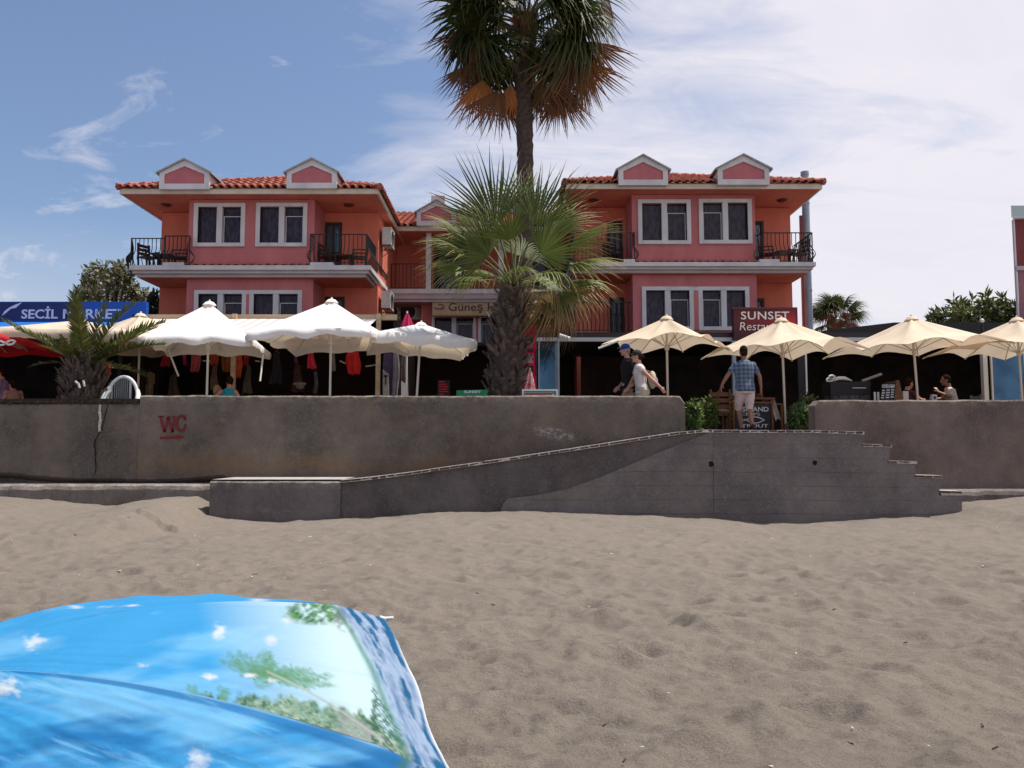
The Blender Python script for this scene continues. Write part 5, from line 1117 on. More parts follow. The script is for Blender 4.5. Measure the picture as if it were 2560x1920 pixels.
for al, be, s_ in [(-30, 15, .95), (-42, -10, .8), (-14, 28, .75), (-24, -25, .65)]:
    put(sp, random.choice(FD), crown, al, be, s_, random.uniform(-.4, .4))

# tall palm behind it
YT = 24.0; KS = YT / 18.8
tp = thing("fan_palm", "tall slender fan palm with brown skirt of dead fronds rising out of frame", "palm tree", (P(1296, 985, YT).x, YT, PROM))
path = [P(1296, 1000, YT), P(1304, 760, YT), P(1313, 600, YT), P(1313, 400, YT), P(1310, 250, YT), P(1313, 100, YT), P(1314, 40, YT)]; path[0].z = PROM
zs_ = [p.z for p in path]; xs_ = [p.x for p in path]; nn = 90; zl_ = np.linspace(PROM, zs_[-1], nn)
palm_trunk(tp, None, [(lerp_list(z, zs_, xs_), YT, z) for z in zl_], [lerp_list(z, [PROM, PROM + 1, zs_[-1] - 4, zs_[-1] - 2.4, zs_[-1] - 1.4, zs_[-1]], [.36, .29, .24, .28, .35, .30]) for z in zl_], .05, ring=.035)
zc = P(1314, 60, YT).z; tc_ = Vector((P(1314, 60, YT).x, YT, zc)) - Vector(tp.location)
for i in range(46):
    z = zc - 2.0 + 2.1 * random.random(); a = random.uniform(PI, 2 * PI + .6); r = lerp_list(z, [PROM, zc - 4, zc - 2.4, zc - 1.4, zc + 1], [.3, .24, .27, .33, .30]); M4 = Matrix.Translation(Vector((lerp_list(z, zs_, xs_) + r * math.cos(a), YT + r * math.sin(a), z)) - Vector(tp.location)) @ Matrix.Rotation(a - PI / 2, 4, 'Z') @ Matrix.Rotation(random.uniform(-.3, .1), 4, 'X') @ Matrix.Diagonal((.9, .9, 1.3, 1)); inst("leaf_base", random.choice(BM), tp, M4)
TG = [fan_frond(200 + k, pet=1.05, blade=1.30, droop=.75 + .1 * k, green=(.044, .056, .014), tip=(.10, .095, .030), tipstart=.70, fold=.55) for k in range(4)]
TD = [fan_frond(230 + k, pet=1.0, blade=1.15, nseg=30, spread=70, droop=.12, green=(.120, .048, .022), tip=(.17, .080, .035), tipstart=.5, dead=True, fold=.5) for k in range(3)]
TS_ = [fan_frond(250 + k, pet=.3, blade=1.5, nseg=26, spread=22, droop=.1, green=(.15, .070, .032), tip=(.21, .115, .055), tipstart=.5, dead=True, fold=1.2) for k in range(2)]
for al, be, s in [(178, 10, 1.05), (188, 30, 1.0), (200, 5, 1.05), (211, 25, 1.0), (222, 0, 1.0), (229, 30, 1.0), (236, -5, .95), (-40, 25, 1.0), (-52, 12, .95), (168, 35, 1.0), (195, -30, 1), (232, 20, .92), (160, -5, 1.1), (2, 10, 1.05), (-9, 30, 1.0), (-20, 5, 1.0), (-33, 22, .98), (-46, 0, .92), (12, 38, 1.0), (-15, -30, 1), (24, 5, 1.1), (150, 30, 1.05), (136, 0, 1.1), (118, 30, 1.1), (95, 10, 1.15), (78, 35, 1.1), (60, 0, 1.1), (42, 28, 1.05), (105, -40, 1.1), (70, -40, 1.1), (140, -40, 1.05), (30, -40, 1.05), (215, -35, .95), (-35, -35, .95), (100, 62, .9), (40, 60, .9), (165, 60, .9), (5, 62, .9), (-20, 55, .85), (200, 58, .85)]:
    put(tp, random.choice(TG), tc_, al, be, s * KS, random.uniform(-.5, .5))
HD = [fan_frond(270 + k, pet=.12, blade=1.22, nseg=26, spread=44 + 10 * (k % 3), droop=.05, green=[(.30, .105, .028), (.150, .062, .028), (.095, .045, .026), (.21, .080, .028)][k % 4], tip=(.19, .09, .04), tipstart=.6, dead=True, fold=.9) for k in range(6)]
for px, py, dx, s_, dy in [(1208, 185, -.12, 1.05, -.5), (1248, 210, .05, 1.02, -.45), (1226, 175, -.3, 1.0, .3), (1180, 150, -.35, .9, .0), (1276, 200, .06, .9, -.2), (1355, 172, .12, 1.0, -.5), (1388, 190, .2, 1.0, -.3), (1400, 215, .05, .95, .2), (1432, 105, .12, 1.35, -.4), (1455, 140, .22, 1.1, -.1), (1345, 190, -.05, .9, .3), (1470, 90, .3, 1.1, .3), (1300, 215, 0, .7, .35), (1330, 210, .0, .7, .35), (1160, 60, -.2, 1.0, .4)]:
    o = P(px, py, YT + dy) - Vector(tp.location); inst("frond", random.choice(HD), tp, frond_matrix(o, (dx, random.uniform(-.12, .12), -1), random.uniform(-.6, .6), (random.uniform(-.4, .4), -1, .1)) @ Matrix.Diagonal((s_ * KS, s_ * KS, s_ * KS, 1)))
    c = tc_ + Vector((0, dy * .3, -.5)); sk = MB().tube([c, c.lerp(o, .6) + Vector((0, 0, .18)), o], [.022, .018, .014], n=5).build("leaf_stalk", m.boot, tp, local=True)
for px, py, s in [(1165, 0, 1.0), (1195, 20, .8), (1415, 95, 1.05), (1440, 60, .9), (1300, -40, .8), (1325, -20, .75), (1520, -40, .8), (1455, 130, .85), (1185, 70, .7)]:
    o = P(px, py, YT - .5 + random.uniform(-.2, .2)) - Vector(tp.location); d = Vector((random.uniform(-.08, .16), random.uniform(-.1, .1), -1)); inst("fruit_stalk", random.choice(TS_), tp, frond_matrix(o, d, random.uniform(-1, 1), (0, -1, 0)) @ Matrix.Diagonal((s * KS,) * 3 + (1,)))

# young date palm on the left
def pinnate(seed, L=1.75, nl=36, droop=.55, lw_=.36):
    r = random.Random(seed); V = []; F = []; C = []; pts = []
    for i in range(nl + 1):
        t = i / nl; pts.append(Vector((L * t * (1 - .12 * droop * t * t), 0, -droop * L * .55 * t ** 2.3)))
    def add(vs, fs, cs): b = len(V); V.extend(vs); F.extend([tuple(b + i for i in f) for f in fs]); C.extend(cs)
    vs = []; 
    for i, p in enumerate(pts): w = .024 * (1 - .85 * i / nl); vs += [p + Vector((0, w, 0)), p + Vector((0, 0, w)), p + Vector((0, -w, 0)), p - Vector((0, 0, w * .6))]
    add(vs, [(4 * i + k, 4 * i + (k + 1) % 4, 4 * i + 4 + (k + 1) % 4, 4 * i + 4 + k) for i in range(nl) for k in range(4)], [(.16, .15, .06)] * len(vs))
    for i in range(4, nl):
        t = i / nl; d = (pts[min(i + 1, nl)] - pts[i - 1]).normalized()
        for sd in (-1, 1):
            ll = lw_ * (math.sin(PI * min(1, .12 + t * .82)) ** .6) * r.uniform(.85, 1.1); e = R(62 - 34 * t + r.uniform(-6, 6)); v = d * math.cos(e) + Vector((0, sd, 0)) * math.sin(e) + Vector((0, 0, 1)) * r.uniform(.12, .42)
            v.normalize(); w = d * .024; p = pts[i]; q = p + v * ll * .5; tipp = p + v * ll + Vector((0, 0, -.05 * ll)); g = r.uniform(.75, 1.25); yel = r.random() < .12
            c = (.060 * g, .074 * g, .018 * g) if not yel else (.16, .13, .05); add([p - w, p + w, q + w * .9, q - w * .9, tipp], [(0, 1, 2, 3), (3, 2, 4, 4)], [c, c, c, c, tuple(min(1, x * 1.6) for x in c)])
    F2 = [f if len(set(f)) == 4 else f for f in F]
    me = bpy.data.meshes.new("frond"); me.from_pydata([tuple(v) for v in V], [], [tuple(dict.fromkeys(f)) for f in F2]); me.materials.append(m.frond); at = me.color_attributes.new('col', 'FLOAT_COLOR', 'POINT'); cc = np.ones((len(V), 4), 'f4'); cc[:, :3] = C; at.data.foreach_set('color', cc.ravel()); return me
YD = 17.1
dp = thing("date_palm", "young date palm with shaggy grey stump beside the low wall", "palm tree", (P(212, 985, YD).x, YD, PROM))
xt = P(212, 950, YD).x; ztd = P(212, 905, YD).z
palm_trunk(dp, None, [(xt, YD, PROM + (ztd - PROM) * k / 10) for k in range(11)], [.36, .38, .39, .38, .38, .36, .34, .32, .30, .26, .2], .06)
for i in range(150):
    z = PROM + .3 + (ztd - PROM - .2) * random.random(); a = random.uniform(PI - .4, 2 * PI + .4); r = lerp_list(z, [PROM, ztd - .4, ztd], [.41, .38, .24])
    M4 = Matrix.Translation(Vector((xt + r * math.cos(a), YD + r * math.sin(a), z)) - Vector(dp.location)) @ Matrix.Rotation(a - PI / 2, 4, 'Z') @ Matrix.Rotation(random.uniform(-.45, .15), 4, 'X') @ Matrix.Rotation(random.uniform(-.5, .5), 4, 'Y') @ Matrix.Diagonal((.55, .6, random.uniform(.7, 1.3), 1)); inst("leaf_base", random.choice(BM), dp, M4)
PF = [pinnate(300 + k, 1.75, droop=(.08, .20, .34, .55)[k]) for k in range(4)]
co = Vector((xt, YD, ztd - .12)) - Vector(dp.location)
for al, be, s, k in [(90, 18, .92, 0), (84, 30, .86, 0), (97, 12, .86, 0), (78, 0, .80, 1), (103, -5, .74, 1), (60, 8, .98, 2), (55, -25, .9, 2), (38, 6, 1.12, 2), (31, 20, 1.02, 1), (24, 10, 1.06, 2), (44, -20, .9, 1), (147, 8, 1.04, 0), (141, 25, .80, 1), (152, -20, .85, 1), (125, 35, .6, 2), (116, -30, .8, 1), (165, 30, .55, 3), (15, 35, .6, 3), (75, 55, .55, 1), (105, 55, .5, 1), (170, -35, .6, 3), (8, -30, .7, 3)]:
    put(dp, PF[k], co, al, be, s, random.uniform(-.3, .3), NB if 60 < al < 120 else None)
mb = MB()
for px, py, px2, py2 in ((188, 953, 196, 960), (196, 958, 199, 970), (208, 951, 212, 966)): mb.bar(P(px, py, YD - .55), P(px2, py2, YD - .55), .03)
mb.build("broken_stalk", m.paper, dp)

# ------------------------------------------------------------ leafy trees and shrubs
def leaf_cloud(blobs, per, size, cols, seed, flat=.0, long=1.8):
    rg = np.random.default_rng(seed); V = []; C = []
    for (c, rad) in blobs:
        n = int(per * rad[0] * rad[2] / .25) + 20; u = rg.normal(size=(n, 3)); u /= np.linalg.norm(u, axis=1)[:, None]; rr = rg.random(n) ** .45; p = np.array(c) + u * rr[:, None] * np.array(rad)
        d = rg.normal(size=(n, 3)) + u * .8; d /= np.linalg.norm(d, axis=1)[:, None]; e = np.cross(d, rg.normal(size=(n, 3))); e /= np.linalg.norm(e, axis=1)[:, None]
        s = size * (.6 + .8 * rg.random(n))[:, None]; V.append(np.stack([p, p + d * s * long * .5 + e * s * .35, p + d * s * long, p + d * s * long * .5 - e * s * .35], 1))
        ci = np.array(cols)[rg.integers(0, len(cols), n)] * (.65 + .7 * rg.random(n))[:, None]; C.append(np.repeat(ci[:, None], 4, 1))
    V = np.concatenate(V).reshape(-1, 3); C = np.concatenate(C).reshape(-1, 3); F = np.arange(len(V)).reshape(-1, 4); return V, F, C
def tree(name, label, cat, base, blobs, per, size, cols, seed, trunk_r=.15, group=None, limbs=True, long=1.8):
    t = thing(name, label, cat, base, group); V, F, C = leaf_cloud(blobs, per, size, cols, seed, long=long); V = V - np.array(base)
    o = bpy.data.objects.new("crown", npmesh("crown", V, F, m.leaf, C)); link(o, t); o['kind'] = 'stuff'
    mb = MB(); b = Vector(base); cen = sum((Vector(c) for c, _ in blobs), Vector()) / len(blobs); mid = b.lerp(cen, .55)
    mb.tube([b, b.lerp(mid, .5) + Vector((.08, 0, 0)), mid], [trunk_r, trunk_r * .8, trunk_r * .6], n=8)
    if limbs:
        for c, r in blobs: mb.tube([mid, mid.lerp(Vector(c), .5) + Vector((0, 0, .1)), Vector(c)], [trunk_r * .5, trunk_r * .3, trunk_r * .1], n=5)
    mb.build("trunk", m.treebark, t); return t
YE = 33.0
def blobs_px(lst, Y, dy=1.0): 
    r = []
    for px, py, rx, rz in lst: p = P(px, py, Y + random.uniform(-dy, dy)); k = Y / FPX; r.append(((p.x, p.y, p.z), (rx * k, rx * k, rz * k)))
    return r
olive = [(.16, .155, .075), (.10, .105, .045), (.34, .32, .21), (.065, .068, .03)]
tree("eucalyptus_tree", "grey green tree with pale leaves behind the blue market sign", "tree", (P(280, 900, YE).x, YE, PROM), blobs_px([(265, 680, 34, 26), (225, 690, 24, 22), (240, 715, 36, 24), (290, 705, 34, 24), (315, 685, 20, 22), (320, 720, 32, 20), (345, 735, 24, 18), (222, 735, 26, 22), (280, 740, 46, 22), (205, 740, 10, 14), (350, 750, 30, 14), (300, 665, 12, 10)], YE), 300, .13, olive, 5, .25)
tree("cypress_shrub", "narrow dark green shrub between market sign and pink wall", "shrub", (P(388, 900, 27.6).x, 27.6, PROM), blobs_px([(386, 745, 14, 18), (384, 770, 17, 24), (384, 800, 17, 30)], 27.6, .1), 900, .10, [(.03, .045, .02), (.02, .03, .014), (.06, .07, .03)], 6, .1)
greens = [(.085, .115, .030), (.13, .17, .045), (.05, .07, .022), (.20, .22, .08)]
sb = [(2360, 790, 30, 24), (2400, 782, 34, 26), (2440, 790, 34, 26), (2480, 780, 34, 26), (2520, 782, 28, 28), (2420, 805, 40, 20), (2500, 810, 40, 20), (2340, 800, 16, 14), (2545, 800, 20, 20), (2385, 760, 6, 14), (2430, 758, 6, 14), (2465, 745, 5, 18), (2462, 760, 12, 12), (2505, 752, 6, 16), (2490, 765, 12, 12), (2400, 765, 12, 12), (2528, 765, 8, 14)]
tree("oleander_shrub", "bushy green shrub with spiky shoots above the restaurant roof", "shrub", (P(2450, 900, 27).x, 27, PROM), blobs_px(sb, 27, .5), 420, .10, greens, 7, .1, long=2.4)
# distant fan palm
YQ = 34.0
fp = thing("fan_palm", "small distant fan palm with tan flower stalks right of the flue pipe", "palm tree", (P(2090, 900, YQ).x, YQ, PROM)); cq = P(2092, 800, YQ) - Vector(fp.location)
palm_trunk(fp, None, [(P(2090, 900, YQ).x, YQ, PROM + (cq.z) * k / 8) for k in range(9)], [.3] * 9, .05)
for k in range(26):
    al = random.choice([random.uniform(-25, 205), random.uniform(20, 160)]); put(fp, random.choice(TG), cq, al, random.uniform(-40, 50), .58, random.uniform(-.4, .4))
for k in range(12): put(fp, random.choice(TS_ + TD), cq + Vector((random.uniform(-.3, .35), -.6, random.uniform(-.1, .75))), random.uniform(240, 300), 20, .42, 0, NB)
# shrubs in the opening of the wall
def potted(label, px0, px1, py0, Y, seed, cols):
    x0, x1 = P(px0, py0, Y).x, P(px1, py0, Y).x; zt = P(px0, py0, Y).z; cx = (x0 + x1) / 2; w = (x1 - x0) / 2; b = (cx, Y, PROM)
    bl = [((cx + random.uniform(-.6, .6) * w, Y + random.uniform(-.12, .12), PROM + .16 + (zt - PROM - .30) * random.random()), (w * .6, .2, .17)) for _ in range(16)]
    t = thing("potted_shrub", label, "plant", b, "potted shrubs beside the restaurant steps"); V, F, C = leaf_cloud(bl, 900, .055, cols, seed); o = bpy.data.objects.new("foliage", npmesh("foliage", V - np.array(b), F, m.leaf, C)); link(o, t); o['kind'] = 'stuff'
    MB().lathe([(.0, 0), (w * .5, 0), (w * .6, .16), (w * .5, .16), (w * .5, .12), (0, .12)], b, 14).build("pot", m.midwood, t)
    mb = MB()
    for c, r in bl: mb.tube([(cx, Y, PROM + .25), c], [.012, .006], n=4)
    mb.build("stem", m.treebark, t)
g2 = [(.10, .17, .04), (.07, .12, .03), (.15, .22, .06), (.04, .07, .02)]
potted("bright green shrub beside the rounded end of the sea wall", 1716, 1752, 1000, 17.0, 31, g2); potted("yellowish green shrub behind the left chairs", 1748, 1790, 992, 17.8, 32, [(.16, .20, .06), (.10, .14, .04)]); potted("lush green shrub next to the right sea wall", 1976, 2036, 1010, 16.9, 33, g2); potted("dark leafy shrub behind the right sea wall corner", 2000, 2045, 985, 17.8, 34, [(.05, .08, .03), (.12, .14, .06)])

# ------------------------------------------------------------ market umbrellas
def umbrella(label, px, py_peak, Y, a, rise, fab, polem, rz=0.0, group=None, tilt=(0, 0), valance=.0, arc=.10, seed=0, pole_px=None, flap=None):
    """square market umbrella: eight ribs, canopy between them pulled tight, peak cap, struts, pole"""
    pk = P(px, py_peak, Y); x = pk.x if pole_px is None else P(pole_px, 985, Y).x
    t = thing("market_umbrella", label, "umbrella", (x, Y, PROM), group, rz); t.rotation_euler = (tilt[0], tilt[1], rz)
    H = pk.z - PROM; ze = H - rise; rd = random.Random(seed); wv = [rd.uniform(-1, 1) for _ in range(60)]
    n = 64; rings = 10; V = []; F = []
    def edge(th):
        k = (th / (PI / 4)) % 1.0; b = math.sin(PI * k); rr = a / max(abs(math.cos(th)), abs(math.sin(th))); return rr * (1 - .035 * b), b
    def pos(i, q):
        th = 2 * PI * i / n + PI / 4; rr, b = edge(th); corner = rr / (a * 1.414); j = int(th / (PI / 4)) % 8
        z = H - rise * (q ** .96) * (.88 + .12 * corner) - .05 * b * math.sin(PI * q) + arc * b * q ** 4 * (.8 + .4 * wv[j]) + .014 * wv[8 + j] * q ** 2
        z += .010 * math.sin(th * 9 + 5 * q + seed) * q
        return (rr * q * math.cos(th), rr * q * math.sin(th), z)
    qs = [.035] + [(k + 1) / rings for k in range(rings)]
    for q in qs:
        for i in range(n): V.append(pos(i, q))
    nr = len(qs)
    if valance:
        for (dd, out) in ((.5, 1.012), (1.0, 1.0)):
            for i in range(n):
                p = pos(i, 1.0); w = 1 + .012 * math.sin(i * 2.3 + seed) + .03 * wv[i % 50] * dd; zz = p[2] - valance * dd * (1 + .12 * math.sin(i * 1.1 + seed)) ; V.append((p[0] * out * w, p[1] * out * w, zz))
        nr += 2
    for k in range(nr - 1):
        for i in range(n): F.append((k * n + i, k * n + (i + 1) % n, (k + 1) * n + (i + 1) % n, (k + 1) * n + i))
    c = MB().add(V, F, 0, True).build("canopy", fab, t, local=True)
    cap = []; cf = []; k8 = 24
    for q, zz in ((.0, .045), (.6, .012), (1.0, -.055)):
        for i in range(k8): th = 2 * PI * i / k8; rr = .15; cap.append((rr * q * math.cos(th), rr * q * math.sin(th), H + zz))
    for k in range(2):
        for i in range(k8): cf.append((k * k8 + i, k * k8 + (i + 1) % k8, (k + 1) * k8 + (i + 1) % k8, (k + 1) * k8 + i))
    MB().add(cap, cf, 0, True).build("vent_cap", fab, c, local=True)
    MB().tube([(0, 0, 0), (0, 0, H + .02)], .026, n=10).build("pole", polem, t, local=True)
    MB().lathe([(.0, H + .02), (.022, H + .03), (.022, H + .06), (.0, H + .075)], n=10).build("finial", polem, t, local=True)
    hz = ze - .02; MB().tube([(0, 0, hz - .06), (0, 0, hz + .05)], .05, n=10).build("hub", polem, t, local=True)
    for k in range(8):
        i = int(k * n / 8); q = [Vector(pos(i, s)) - Vector((0, 0, .022)) for s in (.05, .35, .7, 1.0)]
        rb = MB().tube(q, .012, n=5).build("rib", polem, t, local=True); MB().tube([(0, 0, hz), q[1].lerp(q[2], .35)], .010, n=5).build("strut", polem, rb, local=True)
    MB().lathe([(0, 0), (.28, 0), (.28, .06), (.06, .09), (.05, .22), (0, .22)], n=16).build("base", m.rust, t, local=True)
    return t
GW = "white umbrellas before the clothes shop"; GBg = "beige umbrellas before the restaurant"; GC = "umbrellas at the left end"
umbrella("white market umbrella with tall peak nearest the blue market sign", 521, 757, 18.3, 1.16, .98, m.whitefab, m.whitepole, R(6), GW, valance=.15, arc=.05, seed=1, pole_px=517)
umbrella("white market umbrella below the right windows of the left wing", 828, 751, 18.3, 1.36, .92, m.whitefab, m.whitepole, R(-8), GW, valance=.16, arc=.07, seed=2, pole_px=825)
umbrella("low rounded white umbrella immediately left of the stout palm", 1026, 808, 18.5, 1.12, .44, m.whitefab, m.whitepole, R(12), GW, valance=.22, arc=.03, seed=3, pole_px=1037, tilt=(0, R(3)))
umbrella("cream umbrella behind the young date palm", 205, 800, 19.2, 1.5, .45, m.creamfab, m.creampole, R(14), GC, valance=.22, arc=.02, seed=4)
umbrella("cream umbrella between date palm and the first white umbrella", 352, 786, 19.8, 1.25, .72, m.creamfab, m.creampole, R(-30), GC, valance=.16, arc=.02, seed=5)
t = umbrella("red umbrella with white script cut by the left edge", -70, 795, 18.6, 1.5, .60, m.redfab, m.whitepole, R(4), GC, valance=.14, arc=.02, seed=6)
mb = MB()
for k, pts in enumerate([[(-14, 858), (0, 852), (14, 858), (8, 862), (-4, 863)], [(16, 856), (28, 850), (38, 853), (32, 860), (20, 862)]]):
    q = [P(x, y, 16.98) for x, y in pts]
    for a_, b_ in zip(q, q[1:] + q[:1]): mb.bar(a_, b_, .02, .035)
o = mb.build("lettering", m.paper, t, local=True); o.parent = t; o.matrix_parent_inverse = (Matrix.Translation(t.location) @ t.rotation_euler.to_matrix().to_4x4()).inverted()
umbrella("beige umbrella behind the walking couple", 1672, 793, 18.1, 1.10, .66, m.beigefab, m.creampole, R(60), GBg, arc=.17, seed=7, pole_px=1669)
umbrella("beige umbrella below the restaurant name sign", 1955, 798, 18.1, 1.28, .78, m.beigefab, m.creampole, R(20), GBg, arc=.18, seed=8, pole_px=1962, tilt=(0, R(-1.0)))
umbrella("beige umbrella with leaning pole above the kebab board", 2275, 794, 18.1, 1.36, .74, m.beigefab, m.creampole, R(16), GBg, arc=.13, seed=9, pole_px=2297, tilt=(0, R(-2.6)))
umbrella("beige umbrella cut by the right edge of the photo", 2543, 797, 18.1, 1.36, .76, m.beigefab, m.creampole, R(22), GBg, arc=.12, seed=10, pole_px=2556, tilt=(0, R(-1.5)))
a, b = P(1496, 871, 17.4), P(1530, 858, 17.4); MB().tube([a, b + (b - a) * .5], .022, n=8).top("awning_pole", m.plasticwhite, "white pole end jutting left from under the first beige umbrella", "pole")

# ------------------------------------------------------------ terrace things
def tchair(label, px, Y, rz, group="wooden chairs at the terrace table"): return wood_chair(label, (P(px, 1050, Y).x, Y, PROM), rz, m.midwood, group, cushion=m.cush, h=.95)
m.cush = mat("seat_cushion", (.45, .33, .16), rough=.9)
tchair("carved wooden chair next to the green shrub at the wall's end", 1766, 18.3, R(-100)); tchair("wooden chair second from the green shrub", 1800, 18.0, R(170)); tchair("wooden chair between the table and its neighbour chair", 1822, 18.6, R(-60)); tchair("wooden chair with pale cloth right of the fish board", 1922, 18.2, R(100))
t = small_table("wooden terrace table with yellow top behind the fish board", (P(1868, 1000, 18.3).x, 18.3, PROM), m.midwood, w=.95, h=.78); t.children[0].data.materials[0] = mat("yellow_top", (.50, .30, .07), rough=.5)
o = MB(); x, z = XZ(1925, 1015, 17.9); o.grid(lambda s, q: (x + .10 * s + .12 * q, 17.9 + .03 * math.sin(s * 5), z + .12 - .45 * q + .05 * math.sin(s * 3)), 6, 8); o.top("scarf", mat("pale_cloth", (.55, .47, .38), rough=.9), "pale scarf hanging over the chair right of the fish board", "scarf")
chalk = mat("chalk", (.70, .69, .68), (.5, .5, .5), scale=20, rough=.9); slate = mat("slate_board", (.020, .020, .030), (.03, .03, .04), scale=5, rough=.7)
Y = 17.3; t = board("fish_board", "black chalkboard reading FISH AND with a fish, behind man in shirt", "sign", [(1838, 1072), (1838, 1010), (1926, 1010), (1926, 1072)], Y, .04, slate, [("FISH AND", (1843, 1017, 1921, 1029), chalk, dict(bold=.012)), ("CHIPS", (1852, 1032, 1900, 1039), chalk, dict()), ("TROUT", (1854, 1060, 1920, 1069), chalk, dict(bold=.01))])
mb = MB(); pts = [(1847, 1039), (1860, 1052), (1880, 1042), (1895, 1043), (1911, 1050), (1895, 1057), (1880, 1058), (1862, 1048), (1849, 1058), (1847, 1039)]
q = [XZ(*p, Y) for p in pts]
for (xa, za), (xb, zb) in zip(q[:-1], q[1:]): mb.bar((xa, Y - .008, za), (xb, Y - .008, zb), .008, .02)
mb.build("fish_drawing", chalk, t)
(xa, zb), (xb, zt) = XZ(1836, 1072, Y), XZ(1928, 1008, Y); MB().box(xa, xb, Y - .01, Y + .05, zt, zt + .03).box(xa - .02, xa, Y - .01, Y + .05, PROM, zt).box(xb, xb + .02, Y - .01, Y + .05, PROM, zt).build("frame", m.midwood, t)
# kebab board, an A-frame seen from the side
Y = 17.8; t = board("kebab_board", "slanting chalkboard reading DONER KEBAP standing behind the right wall", "sign", [(2203, 1010), (2209, 958), (2241, 957), (2234, 1010)], Y, .03, slate, [("DONER KEBAP", (2205, 961, 2237, 970), chalk, dict(bold=.03))])
mb = MB()
for i, (y, a, b) in enumerate(((975, 2205, 2211), (981, 2204, 2212), (987, 2203, 2210), (993, 2202, 2209), (974, 2216, 2224), (980, 2215, 2224), (986, 2215, 2223), (992, 2214, 2223), (973, 2228, 2236), (979, 2227, 2235), (985, 2227, 2234), (991, 2226, 2234))):
    p, q_ = XZ(a, y, Y), XZ(b, y + 3, Y); mb.box(p[0], q_[0], Y - .006, Y, q_[1], p[1])
mb.build("chalk_lines", chalk, t)
p0, p1, p2, p3 = P(2236, 1012, Y), P(2243, 951, Y), P(2248, 950, Y), P(2262, 1012, Y); MB().bar(p0, p1, .05).build("frame", m.midwood, t); MB().prism([(p1.x, p1.z), (p2.x, p2.z), (p3.x, p3.z), (p0.x + .05, p0.z)], Y, Y + .55).build("side_panel", m.midwood, t)
# black grill cabinet with white towels
Y = 18.2; (xa, zt), (xb, zb) = XZ(2076, 954, Y), XZ(2178, 1000, Y); t = thing("grill_cabinet", "black grill cabinet topped with white rolled towels behind right wall", "grill", ((xa + xb) / 2, Y, PROM))
MB().box(xa, xb, Y, Y + .5, zt - .30, zt).build("cabinet", m.blacksteel, t); MB().box(xa + .05, xb - .05, Y + .03, Y + .48, PROM + .45, zt - .30).build("shelf_box", m.acdark, t)
for x in (xa + .04, xb - .04): MB().box(x - .03, x + .03, Y + .02, Y + .08, PROM, zt - .3).build("leg", m.blacksteel, t)
a, b = XZ(2130, 969, Y), XZ(2164, 971, Y); MB().box(a[0], b[0], Y - .03, Y - .01, b[1], a[1]).build("handle", m.plasticwhite, t)
for k, (a, b) in enumerate(((2098, 2118), (2125, 2148), (2152, 2176))): p, q_ = XZ(a, 978, Y), XZ(b, 998, Y); MB().box(p[0], q_[0], Y + .01, Y + .028, q_[1], p[1]).build("drawer", mat("drawer_grey", (.11, .095, .095), (.06, .05, .05), scale=8), t)
mb = MB(); pts = [(2083, 951), (2096, 946), (2112, 946), (2130, 952)]; mb.tube([P(x, y, Y + .2) for x, y in pts], [.03, .045, .045, .01], n=8)
for (x, y, rx) in ((2080, 943, .05), (2074, 950, .05)):
    k = 14; c = P(x, y, Y + .15); mb.tube([c + Vector((rx * 1.3 * math.cos(2 * PI * i / k), 0, rx * .75 * math.sin(2 * PI * i / k) - .0)) for i in range(k + 1)], .022, n=6)
mb.top("towel", m.paper, "white rolled towels lying on the black grill cabinet", "towel")
a, b = P(2155, 953, Y + .3), P(2204, 935, Y + .3); MB().tube([a, b], [.035, .03], n=8).top("rolled_mat", mat("mat_grey", (.33, .30, .29), rough=.8), "grey rolled mat slanting up from the grill cabinet", "mat")
for (px0, px1, lab) in ((2185, 2190, "slim white menu card left of the kebab board"), (2193, 2199, "second white menu card nearest the kebab board")): a, b = XZ(px0, 980, 17.9), XZ(px1, 1002, 17.9); MB().box(a[0], b[0], 17.9, 17.92, PROM, a[1]).top("menu_card", m.paper, lab, "menu")
a, b = XZ(2258, 978, 18.4), XZ(2272, 1002, 18.4); MB().box(a[0], b[0], 18.4, 18.43, PROM, a[1]).top("notice_board", m.paper, "white panel right of the kebab board", "panel")
t = small_table("dark terrace table in front of the seated man", (P(2350, 990, 19.0).x, 19.0, PROM), m.darkwood, w=1.6, h=.74)
a = P(2334, 987, 18.7); t2 = thing("napkin_holder", "white napkin holder on the table before the seated man", "napkin holder", (a.x, 18.7, PROM + .74)); MB().box(a.x - .06, a.x + .06, 18.66, 18.74, PROM + .74, PROM + .90).build("holder", m.plasticwhite, t2); MB().ellipsoid((a.x, 18.65, PROM + .83), (.03, .01, .035), 10, 6).build("emblem", m.acdark, t2)
wood_chair("grey chair behind the seated man on the terrace", (P(2412, 1000, 19.1).x, 19.1, PROM), R(-90), mat("grey_chair", (.16, .14, .14), rough=.6), "dining chairs")
